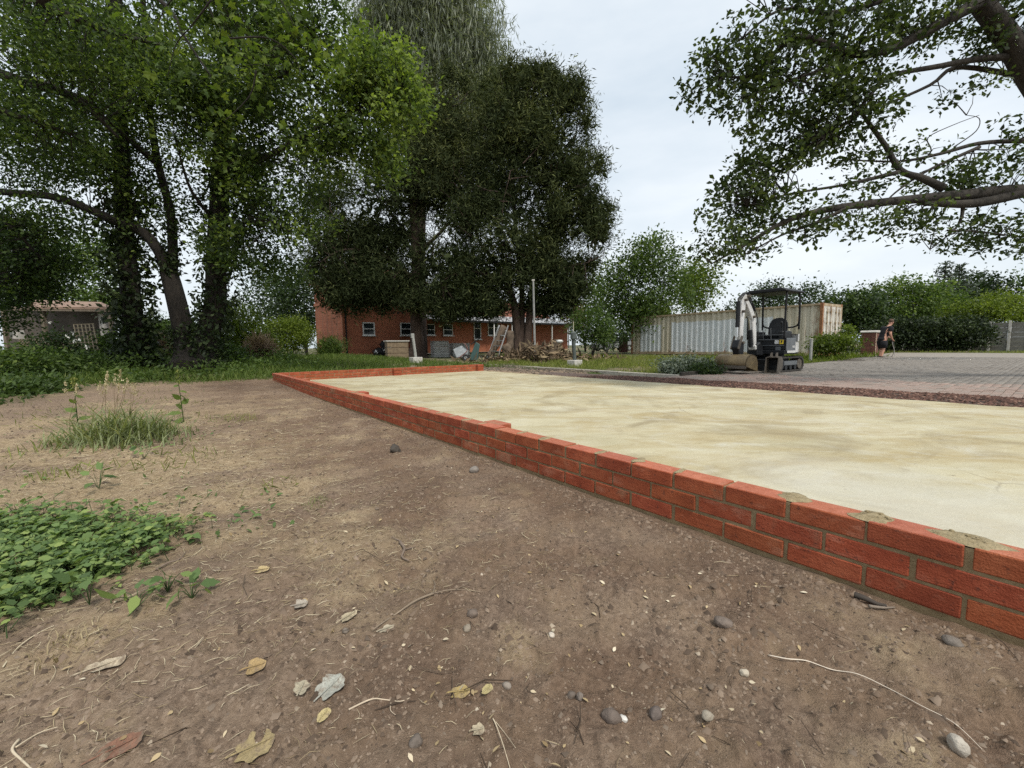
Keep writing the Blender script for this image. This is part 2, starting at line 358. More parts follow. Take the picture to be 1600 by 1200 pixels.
# ---- bricks
def brick_material():
    mm, t, b = mat('red_facing_brick')
    c = ramp(t, noise(t, 9, 6, .65, rnd=True), [(.25, (.2, .044, .018)), (.5, (.3, .073, .03)), (.75, (.39, .115, .052))])
    c = mixc(t, ramp(t, noise(t, 6, 7, .7, stretch=(1, 1, 2.4), rnd=True), [(.54, (0, 0, 0)), (.72, (.7, .7, .7))]), c, (.45, .2, .125))
    c = mixc(t, ramp(t, noise(t, 60, 3, .6, rnd=True), [(.60, (0, 0, 0)), (.7, (.75, .75, .75))]), c, (.11, .04, .025))
    c = mixc(t, ramp(t, noise(t, 14, 6, .7, stretch=(.25, 1, 1.5), rnd=True), [(.5, (0, 0, 0)), (.8, (.55, .55, .55))]), c, (.2, .045, .022))
    ge = t.nodes.new('ShaderNodeNewGeometry'); gz = t.nodes.new('ShaderNodeSeparateXYZ'); t.links.new(ge.outputs['True Normal'], gz.inputs[0])
    top = ramp(t, gz.outputs[2], [(.8, (0, 0, 0)), (.95, (1, 1, 1))]); top_pale = mixc(t, 1., top, ramp(t, noise(t, 35, 5, .7, rnd=True), [(.3, (.25, .25, .25)), (.7, (.85, .85, .85))]), 'MULTIPLY')
    c = mixc(t, top_pale, c, (.50, .19, .12))  # upward faces mixed towards a paler pink, broken up by noise
    c = mixc(t, ramp(t, noise(t, 3.2, 5, .6, rnd=True), [(.6, (0, 0, 0)), (.72, (.45, .45, .45))]), c, (.33, .25, .155))
    oi = t.nodes.new('ShaderNodeObjectInfo'); hs = nd(t, 'ShaderNodeHueSaturation'); mr = nd(t, 'ShaderNodeMapRange'); mr.inputs[3].default_value = .86; mr.inputs[4].default_value = 1.08
    t.links.new(oi.outputs['Random'], mr.inputs[0]); t.links.new(mr.outputs[0], hs.inputs['Value']); t.links.new(c, hs.inputs['Color'])
    hm = nd(t, 'ShaderNodeMath', operation='MULTIPLY'); hm.inputs[1].default_value = 7.31; hf = nd(t, 'ShaderNodeMath', operation='FRACT'); hr = nd(t, 'ShaderNodeMapRange'); hr.inputs[3].default_value = .495; hr.inputs[4].default_value = .503
    t.links.new(oi.outputs['Random'], hm.inputs[0]); t.links.new(hm.outputs[0], hf.inputs[0]); t.links.new(hf.outputs[0], hr.inputs[0]); t.links.new(hr.outputs[0], hs.inputs['Hue'])
    t.links.new(hs.outputs[0], b.inputs['Base Color']); b.inputs['Roughness'].default_value = .8; b.inputs['Specular IOR Level'].default_value = .25
    h = nd(t, 'ShaderNodeMath', operation='ADD'); t.links.new(noise(t, 25, 5, .7, stretch=(.5, 1, 2), rnd=True), h.inputs[0]); t.links.new(noise(t, 160, 3, .6), h.inputs[1]); bump(t, b, h.outputs[0], .7, .006)
    return mm
BRICK = brick_material()
MORTAR = pm('sandy_mortar', (.17, .12, .06), (.28, .21, .115), 22, .95, 90, .6)
MSMEAR = pm('mortar_smear', (.2, .155, .08), (.36, .29, .17), 45, .95, 70, 1.)
def brick_mesh(l, d, h, name='brick'):
    o = MB().box((0, 0, 0), (l, d, h)).build(name, BRICK, bev=.0035)
    me = o.data
    for vv in me.vertices:
        n = mnoise.noise_vector(Vector(vv.co)*9+Vector((l*50, d*20, random.random()*9)))
        vv.co += n*.0014
    bpy.data.objects.remove(o); return me
BR = [brick_mesh(.2155, .1025, .065) for _ in range(5)]; BH = [brick_mesh(.102, .1025, .065) for _ in range(3)]
def put_brick(me, P, rz, parent, first=[True]):
    o = bpy.data.objects.new('brick', me); o.location = V(P); o.rotation_euler = (random.gauss(0, .004), random.gauss(0, .004), rz+random.gauss(0, .005)); link(o, parent); return o
def near_wall():
    th = thing('brick_wall', 'long low red brick wall three courses high along the bare soil', 'wall', W(5.5, .05, -.025))
    inv = th.matrix_world
    loc = W(5.5, .05, -.025)
    def L_(s, t, z): return W(s, t, z)-loc
    per = .2272
    for c in range(3):
        z = .2-.0325-.075*c
        off = 11.241 + per/2 + (per/2 if c == 1 else 0)
        k = 0; s = off + 6*per
        while s > .13:
            if s < 12.6:
                put_brick(random.choice(BR), L_(s+random.uniform(-.003, .003), .0513+random.uniform(-.003, .003), z+random.gauss(0, .0012)), WA, th)
            s -= per
        if s > -.02: put_brick(random.choice(BH), L_(s+.055, .0513, z), WA, th)
    mb = MB(); a, b = .005, .0965
    c0 = [L_(.02, a, -.2), L_(12.65, a, -.2), L_(12.65, b, -.2), L_(.02, b, -.2)]
    mb.add([q for q in c0]+[q+np.array([0, 0, .3955]) for q in c0], [(3, 2, 1, 0), (4, 5, 6, 7), (0, 1, 5, 4), (1, 2, 6, 5), (2, 3, 7, 6), (3, 0, 4, 7)])
    # footing ledge just proud of the wall
    c1 = [L_(.02, -.02, -.2), L_(12.65, -.02, -.2), L_(12.65, .0, -.2), L_(.02, .0, -.2)]
    mb.add([q for q in c1]+[q+np.array([0, 0, (.152)]) for q in c1], [(3, 2, 1, 0), (4, 5, 6, 7), (0, 1, 5, 4), (1, 2, 6, 5), (2, 3, 7, 6), (3, 0, 4, 7)])
    mb.build('mortar', MORTAR, th)
    # piers on the slab side: full stack of three stretchers
    for px_, py_ in ((790, 663), (568, 613), (484, 592)):
        s, t = ST(G(px_, py_, .2)); s = float(s)-.108
        for c in range(3): put_brick(random.choice(BR), L_(s, .1025+.0513+.008, .2-.0325-.075*c), WA, th)
        mbp = MB(); c0 = [L_(s-.1, .09, -.1), L_(s+.1, .09, -.1), L_(s+.1, .2, -.1), L_(s-.1, .2, -.1)]
        mbp.add([q for q in c0]+[q+np.array([0, 0, .294]) for q in c0], [(3, 2, 1, 0), (4, 5, 6, 7), (0, 1, 5, 4), (1, 2, 6, 5), (2, 3, 7, 6), (3, 0, 4, 7)]).build('pier_mortar', MORTAR, th)
    # mortar smears over top joints
    for k in range(0, 26):
        s = 11.241-per*k+per*1
        big = {0: .5, 1: .8, 2: 1.5, 3: 1.0}.get(k, random.choice([.05, .15, .3, .1, 0, .0]))
        if k == 1: big = 1.9
        if k == 2: big = 1.15
        if not big: continue
        mb = MB(); n = 16; cx = .0513+random.uniform(-.01, .02); pts = []
        rr = [(.030*big+.012)*(1+.45*random.uniform(-1, 1)) for _ in range(n)]
        rings = []
        for (f_, zz) in ((1., .2002), (.8, .2035), (.4, .2055)):
            rings.append([L_(s+rr[i]*f_*1.15*math.cos(2*PI*i/n), min(max(cx+min(.062, rr[i]*1.2+.03)*f_*math.sin(2*PI*i/n), .001), .11), zz+random.uniform(-.001, .004)*(f_ < 1)*min(1, big)) for i in range(n)])
        vv = [q for r_ in rings for q in r_]
        fs = [(j*n+i, j*n+(i+1) % n, (j+1)*n+(i+1) % n, (j+1)*n+i) for j in range(2) for i in range(n)]+[tuple(2*n+i for i in range(n))]
        mb.add(vv, fs).build('mortar_smear', MSMEAR, th, smooth=True)
        if big > 1:   # crumbs
            for _ in range(5):
                q = L_(s+random.uniform(-.05, .05), .05+random.uniform(0, .05), .206); MB().box(q, (.012, .01, .008), random.random()*3).build('mortar_crumb', MSMEAR, th, bev=.002)
near_wall()
def back_wall():
    loc = W(.05, 2.9, -.025)
    th = thing('brick_wall', 'short red brick return wall at the far end of the concrete slab', 'wall', loc)
    def L_(s, t, z): return W(s, t, z)-loc
    per = .2272
    for c in range(3):
        z = .2-.0325-.075*c; t = .235-(per/2 if c == 1 else 0)
        while t < SLW-.1:
            put_brick(random.choice(BR), L_(.0513+random.uniform(-.002, .002), t, z), WA+PI/2, th); t += per
    mb = MB(); c0 = [L_(.006, .02, -.2), L_(.006, SLW-.01, -.2), L_(.0965, SLW-.01, -.2), L_(.0965, .02, -.2)]
    mb.add([q for q in c0]+[q+np.array([0, 0, .3955]) for q in c0], [(3, 2, 1, 0), (4, 5, 6, 7), (0, 1, 5, 4), (1, 2, 6, 5), (2, 3, 7, 6), (3, 0, 4, 7)])
    mb.build('mortar', MORTAR, th)
    for px_, py_ in ((608, 585), (745, 577)):
        s, t = ST(G(px_, py_, .0)); t = min(float(t), SLW-.13)
        for c in range(3): put_brick(random.choice(BR), L_(.162, t, .2-.0325-.075*c), WA+PI/2, th)
        mbp = MB().box(L_(.15, t, .05), (.09, .2, .28), WA); mbp.build('pier_mortar', MORTAR, th)
back_wall()
# ---- driveway of block pavers, red bark strip, kerb, bed edging
def driveway():
    jm = pm('paver_joint_sand', (.06, .05, .04), (.12, .1, .08), 12, .95, 60, .5)
    q = [W(5.6, 7.0, -.014), W(15, 7.0, -.014), W(15, 38, -.014), W(4, 38, -.014), W(5.4, 22, -.014)]
    base = MB().add(q, [(0, 1, 2, 3, 4)]).build('driveway', jm); tag(base, kind='structure')
    mm, t, b = mat('block_paver')
    c = ramp(t, attr(t, 'v'), [(0, (.15, .132, .112)), (.5, (.215, .19, .16)), (.78, (.26, .235, .2)), (.9, (.29, .205, .165)), (1., (.34, .245, .2))])
    c = mixc(t, ramp(t, noise(t, .55, 4, .6), [(.4, (0, 0, 0)), (.7, (.6, .6, .6))]), c, mixc(t, .6, c, (.16, .135, .11)))
    c = mixc(t, ramp(t, noise(t, 40, 4, .7), [(.5, (0, 0, 0)), (.75, (.5, .5, .5))]), c, (.15, .12, .1))
    t.links.new(c, b.inputs['Base Color'])
    wet = t.nodes.new('ShaderNodeTexCoord'); mpn = t.nodes.new('ShaderNodeMapping'); pc = At(1415, 561, 19.0)
    mpn.vector_type = 'POINT'; mpn.inputs['Location'].default_value = (-pc[0], -pc[1], 0); t.links.new(wet.outputs['Object'], mpn.inputs[0])
    rot = t.nodes.new('ShaderNodeMapping'); rot.inputs['Rotation'].default_value = (0, 0, math.radians(-40)); rot.inputs['Scale'].default_value = (.16, .42, 1); t.links.new(mpn.outputs[0], rot.inputs[0])
    gl = t.nodes.new('ShaderNodeVectorMath'); gl.operation = 'LENGTH'; t.links.new(rot.outputs[0], gl.inputs[0])
    ad = nd(t, 'ShaderNodeMath', operation='ADD'); t.links.new(gl.outputs['Value'], ad.inputs[0]); t.links.new(noise(t, 1.2, 4, .6), ad.inputs[1])
    rr = ramp(t, ad.outputs[0], [(.95, (.04, .04, .04)), (1.2, (.8, .8, .8))]); t.links.new(rr, b.inputs['Roughness'])
    bump(t, b, noise(t, 60, 4, .7), .3, .006)
    tag(MB().add([W(5.0, 26.9, -.006), W(15, 26.9, -.006), W(15, 37, -.006), W(4.1, 37, -.006)], [(0, 1, 2, 3)]).build('far_paving', pm('far_block_paving', (.19, .165, .135), (.29, .255, .21), 5, .8, 30, .5)), kind='structure')
    cells = []
    k = 0; s = 5.62
    while s < 14.5:
        tt = 7.12 - (.105 if k % 2 else 0) - .02*math.sin(k)
        while tt < 27:
            lim = 5.75 + .25*math.sin(tt*.7) + (.5 if tt > 12 else 0)*math.sin(tt) 
            P = W(s, tt+.1)
            pxx = 800+FPX*P[0]/max(P[1], .1)
            if s > lim-.2 and pxx < 1760 and P[1] > 2: cells.append((s, tt))
            tt += .2085
        s += .1045; k += 1
    cells = np.array(cells); n = len(cells)
    C2 = A0 + (cells[:, :1]+.05)*e1 + (cells[:, 1:]+.1)*e2
    z = -.003 + .010*fbm(C2[:, 0], C2[:, 1], .8, 2, 5) + .003*rng.normal(size=n)
    vv = .32+.2*rng.normal(size=n)*.8
    pink = cells[:, 1] < 9.5 + .2*np.sin(cells[:, 0]*3); vv = np.where(pink, .9+.08*rng.normal(size=n), np.clip(vv, 0, .74))
    tx = rng.normal(size=n)*.006; ty = rng.normal(size=n)*.006
    dist = np.hypot(C2[:, 0], C2[:, 1]); order = np.argsort(dist)
    inview = (C2[:, 0]/C2[:, 1]*FPX+800) < 1600
    near = [i for i in order if inview[i]][:300]; ns = set(near)
    hx, hy, h, bv = .0985/2, .2025/2, .05, .005
    tpl = np.array([(-hx, -hy, -h), (hx, -hy, -h), (hx, hy, -h), (-hx, hy, -h), (-hx, -hy, -bv), (hx, -hy, -bv), (hx, hy, -bv), (-hx, hy, -bv),
                    (-hx+bv, -hy+bv, 0), (hx-bv, -hy+bv, 0), (hx-bv, hy-bv, 0), (-hx+bv, hy-bv, 0)])
    fs = [(8, 9, 10, 11)]+[(i, (i+1) % 4, (i+1) % 4+4, i+4) for i in range(4)]+[(i+4, (i+1) % 4+4, (i+1) % 4+8, i+8) for i in range(4)]
    rest = np.array([i for i in range(n) if i not in ns])
    Rm = np.array([[e1[0], e1[1], 0], [e2[0], e2[1], 0], [0, 0, 1]])
    tw = tpl @ Rm
    Vt = tw[None]+np.concatenate([C2[rest], z[rest, None]], 1)[:, None]
    Vt[:, :, 2] += tpl[None, :, 0]*tx[rest, None]+tpl[None, :, 1]*ty[rest, None]
    F = (np.array(fs)[None]+12*np.arange(len(rest))[:, None, None]).reshape(-1, 4)
    tag(npmesh('far_pavers', Vt, F, 4, mm, base, np.repeat(vv[rest], 12)), kind='stuff')
    meshes = []
    for j in range(12):
        me = bpy.data.meshes.new('paver'); me.from_pydata([tuple(q) for q in tpl], [], fs); me.update()
        a = me.attributes.new('v', 'FLOAT', 'POINT'); a.data.foreach_set('value', [.84+.15*(j % 6)/6 if j < 6 else .1+.6*(j-6)/6]*12); me.materials.append(mm); meshes.append(me)
    for i in near:
        me = meshes[random.randrange(6) if pink[i] else 6+random.randrange(6)]
        o = bpy.data.objects.new('paver', me); o.location = (C2[i, 0], C2[i, 1], z[i]); o.rotation_euler = (ty[i], -tx[i], WA); link(o, base)
driveway()
def scatter_tri(name, P, sz, mtl, kind='stuff', flat=.6, v=None, parent=None):
    """many small irregular stones / chips: jittered octahedra in one mesh"""
    n = len(P); T = np.array([(1, 0, -.25), (0, 1, -.25), (-1, 0, -.25), (0, -1, -.25), (0, 0, 1)], float)
    F = np.array([(0, 1, 4), (1, 2, 4), (2, 3, 4), (3, 0, 4)])
    J = T[None]*(1+rng.uniform(-.3, .3, (n, 5, 1))) + rng.normal(size=(n, 5, 3))*.12
    J *= rng.uniform(.6, 1.3, (n, 1, 3)); J[:, :, 2] *= flat
    a = rng.random(n)*2*PI; c, s = np.cos(a)[:, None], np.sin(a)[:, None]
    X = J[:, :, 0]*c-J[:, :, 1]*s; Y = J[:, :, 0]*s+J[:, :, 1]*c
    Vt = np.stack([X, Y, J[:, :, 2]], -1)*np.asarray(sz).reshape(-1, 1, 1)+P[:, None]
    Fx = (F[None]+5*np.arange(n)[:, None, None]).reshape(-1, 3)
    o = npmesh(name, Vt, Fx, 3, mtl, parent, np.repeat(rng.random(n) if v is None else v, 5), smooth=False)
    return tag(o, kind=kind) if kind else o
def vmat(name, stops, rough=.85, bs=None):
    mm, t, b = mat(name); c = ramp(t, attr(t, 'v'), stops)
    t.links.new(c, b.inputs['Base Color']); b.inputs['Roughness'].default_value = rough; b.inputs['Specular IOR Level'].default_value = .2
    if bs: bump(t, b, noise(t, bs, 4, .6), .4, .004)
    return mm
def strips():
    # red bark / crushed brick strip
    n = 15000; s = rng.uniform(3.6, 13, n); t = rng.uniform(SLW+.06, 7.3, n)+.05*np.sin(s*2)
    keep = t < SLW+.1+1.15*ss(3.4, 6, s); s, t = s[keep], t[keep]; P = A0+s[:, None]*e1+t[:, None]*e2
    mound = .045*np.sin(np.clip((t-SLW)/(7.25-SLW), 0, 1)*PI)+.02*fbm(P[:, 0], P[:, 1], 3, 2, 8)
    bm_ = vmat('red_bark', [(0, (.04, .024, .018)), (.5, (.10, .055, .042)), (.85, (.165, .088, .066)), (1, (.25, .16, .12))], .9)
    o = scatter_tri('red_bark_chippings', np.concatenate([P, (mound-.02)[:, None]], 1), rng.uniform(.008, .03, len(P)), bm_, flat=.5)
    tag(o, 'dark red bark chippings between the slab and the paved drive', 'bark')
    # soil bed under it
    g = [W(a, b, z) for a in np.linspace(-.2, 13, 60) for b, z in ((SLW+.02, -.05), (SLW+.35, .0), (6.6, .015), (7.28, -.03))]
    fs = [(i*4+j, i*4+j+1, (i+1)*4+j+1, (i+1)*4+j) for i in range(59) for j in range(3)]
    tag(MB().add(g, fs).build('soil_strip', pm('strip_soil', (.07, .045, .035), (.15, .105, .085), 20, .95, 50, .9), smooth=True), kind='structure')
    # rubble in the trench behind the slab
    n = 5000; s = rng.uniform(-2.5, 5.5, n); t = rng.uniform(SLW+.05, 8.2, n); P = A0+s[:, None]*e1+t[:, None]*e2; z = gh(P[:, 0], P[:, 1])
    rb = vmat('trench_soil', [(0, (.035, .027, .02)), (.6, (.1, .08, .06)), (1, (.22, .18, .14))])
    tag(scatter_tri('trench_rubble', np.concatenate([P, z[:, None]], 1), rng.uniform(.01, .04, n), rb), 'loose dark soil and rubble beside the kerb', 'rubble')
    # concrete kerb, laid in lengths
    kc = pm('kerb_concrete', (.3, .27, .22), (.44, .41, .35), 9, .9, 50, .4, rnd=.12)
    th = thing('kerb', 'weathered concrete kerb between the loose soil and the lawn', 'kerb', W(1.5, 8, 0))
    L0 = W(1.5, 8, 0); a = W(-4.2, 8.35); b = W(5.7, 7.75); nseg = 11
    for i in range(nseg):
        p = a+(b-a)*(i+.5)/nseg; d = b-a; rz = math.atan2(d[1], d[0])
        MB().box((0, 0, 0), (np.linalg.norm(d)/nseg-.012, .13, .22)).build('kerb_stone', kc, th, bev=.012).location = V(p-L0+np.array([0, 0, -.075+random.uniform(-.006, .006)]))
        th.children[-1].rotation_euler = (0, 0, rz+random.uniform(-.006, .006))
    th = thing('bed_edging', 'dark timber edging board along the lawn by the drive', 'edging', W(5.75, 9.4, 0))
    L0 = W(5.75, 9.4, 0); dk = pm('dark_edging', (.035, .03, .025), (.08, .07, .055), 10, .9, 40, .4)
    for (s0, t0, s1, t1) in ((5.72, 7.85, 5.66, 9.6), (5.66, 9.62, 5.55, 11.4)):
        MB().bar(W(s0, t0, .03)-L0, W(s1, t1, .03)-L0, .06, .12).build('edging_board', dk, th, bev=.006)
strips()
# ================================================================== VEGETATION
BARK = pm('bark', (.010, .008, .006), (.034, .027, .02), 9, .95, 26, 1., stretch=(1, 1, .25), bd=.06)
BARK2 = pm('oak_bark', (.018, .015, .012), (.055, .047, .037), 10, .95, 30, 1., stretch=(1, 1, .4), bd=.03)
YBARK = pm('yew_bark', (.035, .022, .016), (.085, .055, .04), 8, .95, 16, 1., stretch=(1, 1, .2), bd=.07)
LM = leafmat('maple_leaf', (.024, .044, .014), (.09, .138, .036), (.23, .3, .06), .45, .6, .25)
LO = leafmat('oak_leaf', (.022, .036, .014), (.055, .08, .026), (.13, .17, .045), .36, .6, .2)
LY = leafmat('yew_leaf', (.022, .031, .013), (.062, .078, .033), (.15, .165, .062), .18, .85, .08)
LW = leafmat('weeping_leaf', (.11, .13, .095), (.19, .215, .155), (.3, .32, .23), .3)
LB = leafmat('bush_leaf', (.04, .07, .018), (.085, .135, .032), (.19, .25, .06), .38)
LD = leafmat('dark_bush_leaf', (.014, .028, .01), (.034, .06, .018), (.08, .12, .03), .28)
LI = leafmat('ivy_leaf', (.012, .021, .008), (.033, .052, .017), (.085, .115, .034), .18)
LG = leafmat('yellow_green_leaf', (.06, .09, .012), (.14, .19, .022), (.26, .31, .05), .4)
LC = leafmat('conifer_leaf', (.03, .045, .032), (.065, .088, .06), (.12, .15, .1), .12)
LGR = leafmat('grass_blade', (.05, .085, .018), (.11, .165, .034), (.22, .26, .07), .4)
LGY = leafmat('meadow_blade', (.10, .13, .025), (.19, .225, .05), (.36, .35, .12), .4)
LDRY = leafmat('dry_blade', (.2, .15, .08), (.36, .29, .17), (.55, .47, .31), .2)
LGD = leafmat('grey_plant_leaf', (.1, .13, .1), (.17, .2, .15), (.3, .33, .26), .2)
LRED = leafmat('plume_blade', (.14, .09, .06), (.25, .18, .12), (.36, .28, .2), .25)
def limb(mb, pts, r0, r1, per=4, n=8, flare=0):
    q = spline(pts, per); m_ = len(q)
    r = [r0+(r1-r0)*(i/(m_-1))**.8 for i in range(m_)]
    if flare: r = [a*(1+flare*max(0, 1-i/4.)**2) for i, a in enumerate(r)]
    mb.tube(q, r, n); return q
def tree(name, label, base, limbs, blobs, bark, lmat, shape, lsize, per, crad, up=.6, group=None, twig=.012, flat=.7, vb=0., droop=None, ntw=1., maxtw=9e9, asp=.8, cat='tree', twigmax=1.6, size_var=.35, dens=1.):
    """limbs: (points, r0, r1[, flare]); blobs: (centre, radii, n_clusters, shell, v_bias).  Twigs join each leaf cluster to the nearest limb point."""
    base = np.asarray(base, float); th = thing(name, label, cat, base, group=group)
    mb = MB(); lp = []
    for lb in limbs:
        q = limb(mb, [np.asarray(p)-base for p in lb[0]], lb[1], lb[2], flare=lb[3] if len(lb) > 3 else 0)
        lp += q[1:]
    Cs, Vs = [], []
    for bl in blobs:
        c, r, n = bl[0], bl[1], bl[2]*dens; sh = bl[3] if len(bl) > 3 else .3
        P, d = ell_pts(int(n), np.asarray(c)-base, r, sh); Cs.append(P); Vs.append(np.full(int(n), bl[4] if len(bl) > 4 else 0.)+.16*rng.normal(size=int(n)))
    Cs = np.concatenate(Cs); Vs = np.concatenate(Vs)
    if lp and ntw > 0:
        Lp = np.array(lp)
        for i in range(len(Cs)):
            if rng.random() > ntw: continue
            dd = np.linalg.norm(Lp-Cs[i], axis=1); j = int(np.argmin(dd)); l = dd[j]
            if l < twigmax*1e9 and l > .05:
                a = Lp[j]; mid = (a+Cs[i])/2+rng.normal(size=3)*l*.1+np.array([0, 0, .1*l])
                if l > twigmax:
                    a = Cs[i]+(a-Cs[i])*twigmax/l; mid = (a+Cs[i])/2+rng.normal(size=3)*twigmax*.1
                mb.tube([a, mid, Cs[i]], [twig*1.3, twig*.9, twig*.35], 4, cap=False)
    if mb.v: mb.build('trunk', bark, th, smooth=True)
    P, ci = clumps(Cs, per, crad, flat); N = len(P)
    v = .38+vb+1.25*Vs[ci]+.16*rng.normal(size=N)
    ad = None
    if droop is not None: ad = np.tile(np.array([0, 0, -droop]), (N, 1)) + rng.normal(size=(N, 3))*.3
    else:
        ad = (P-Cs[ci])/ (crad if not hasattr(crad, '__len__') else 1)*.5
    leaves('crown', P, lsize*(1+size_var*rng.uniform(-1, 1, N)), lmat, th, shape, v, up, ad, asp)
    return th
def rough(blobs, k=6, f_=.46):
    out_ = []
    for (c, r, n, sh, vb) in blobs:
        r = np.asarray(r); out_.append((c, r*.78, n*.3, sh, vb-.06))
        for i in range(k):
            d = unit(rng.normal(size=3)); sz = f_*rng.uniform(.65, 1.2); out_.append((np.asarray(c)+d*r*(1-sz*.72), r*sz, n*.7/k, .35, vb+rng.uniform(-.12, .16)))
    return out_
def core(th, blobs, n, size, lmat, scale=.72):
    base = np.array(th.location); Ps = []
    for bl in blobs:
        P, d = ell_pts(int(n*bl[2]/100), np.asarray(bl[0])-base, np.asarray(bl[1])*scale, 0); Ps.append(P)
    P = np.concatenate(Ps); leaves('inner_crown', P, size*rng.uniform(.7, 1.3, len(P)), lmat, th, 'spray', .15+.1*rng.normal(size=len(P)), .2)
def B(x, y, Y, rx, ry, rd, n, sh=.3, vb=0.):
    """crown lobe given by where its centre is seen, its half-extents and depth"""
    c = At(x, y, Y); k = Y/FPX; return (c, (rx*k, rd, ry*k), n, sh, vb)
def L3(*p): return [At(*q) for q in p]
# ---- oak reaching in from the right
ob = np.array([12.6, 7.6, -.05])
oak_limbs = [
    ([ob, ob+[-.1, 0, 1.2], ob+[-.3, -.1, 2.6], ob+[-.9, -.2, 4.2], ob+[-1.5, .1, 6.2], ob+[-1.6, .5, 8.4], ob+[-1.2, .9, 10.5]], .42, .08, .5),
    ([ob+[-.9, -.2, 4.2], ob+[.3, .4, 6], ob+[1.5, .9, 7.8], ob+[2.6, 1.2, 9.2]], .2, .04), ([ob+[-1.3, 0, 5.6], ob+[-2.2, 1, 7.4], ob+[-3.2, 1.8, 8.8]], .16, .03), ([ob+[-.5, -.1, 3.2], ob+[1, -.8, 4.4], ob+[2.6, -1.4, 5]], .16, .03),
    ([ob+[-.55, -.1, 3.0]]+L3((1800, 318, 7.45), (1700, 305, 7.3), (1600, 297, 7.2), (1500, 305, 7.0), (1400, 314, 6.9), (1300, 326, 6.8), (1230, 345, 6.7), (1160, 385, 6.6), (1112, 412, 6.6)), .155, .01),
    (L3((1600, 300, 7.2), (1520, 318, 7.0), (1440, 316, 6.95)), .09, .05),
    (L3((1474, 294, 7.0), (1440, 278, 7.0), (1407, 266, 7.0), (1383, 227, 7.0), (1355, 189, 7.0), (1335, 160, 7.0)), .065, .02),
    (L3((1690, 218, 7.36), (1600, 220, 7.4), (1530, 224, 7.3), (1470, 240, 7.2), (1407, 252, 7.2), (1330, 250, 7.1)), .05, .012),
    (L3((1530, 230, 7.3), (1480, 252, 7.2), (1440, 272, 7.1), (1400, 300, 7.0), (1380, 320, 7.0)), .03, .01),
    ([ob+[-.65, -.15, 3.3]]+L3((1740, 250, 7.4), (1660, 190, 7.3), (1600, 105, 7.2), (1579, 63, 7.1), (1530, 0, 7.0), (1480, -90, 6.9)), .2, .12),
    (L3((1590, 88, 7.2), (1530, 92, 7.1), (1470, 103, 7.0), (1395, 118, 6.9), (1360, 148, 6.8), (1330, 185, 6.8), (1290, 215, 6.7)), .06, .012),
    (L3((1650, 180, 7.3), (1600, 126, 7.5), (1558, 112, 7.4), (1491, 106, 7.3), (1453, 133, 7.3), (1372, 168, 7.2), (1310, 190, 7.1)), .06, .012),
    (L3((1530, 5, 7.0), (1505, 17, 6.9), (1460, 42, 6.8), (1390, 77, 6.7), (1330, 84, 6.6), (1267, 60, 6.5), (1229, 63, 6.5), (1180, 115, 6.5), (1130, 120, 6.5)), .1, .012),
    (L3((1330, 84, 6.6), (1280, 110, 6.6), (1220, 130, 6.6), (1170, 150, 6.6)), .03, .01),
    (L3((1404, 269, 7.0), (1350, 282, 6.9), (1313, 290, 6.9), (1229, 304, 6.8), (1170, 320, 6.7)), .035, .01),
    (L3((1330, 322, 6.8), (1270, 350, 6.7), (1220, 368, 6.7), (1160, 400, 6.6)), .03, .008),
    (L3((1505, 320, 7.0), (1502, 340, 7.0), (1490, 360, 7.0), (1453, 390, 7.0)), .03, .008),
    (L3((1460, -40, 6.9), (1380, 0, 6.8), (1300, 20, 6.7), (1220, 15, 6.6), (1160, 60, 6.5)), .06, .01),
    (L3((1440, 255, 7.2), (1455, 235, 7.2), (1450, 215, 7.2), (1490, 195, 7.2), (1530, 180, 7.2)), .012, .004),
    (L3((1490, 230, 7.3), (1525, 205, 7.2), (1530, 185, 7.2), (1510, 180, 7.2)), .01, .004),
    (L3((1480, 360, 7.0), (1530, 362, 7.0), (1600, 370, 7.0), (1680, 372, 7.0)), .016, .007)]
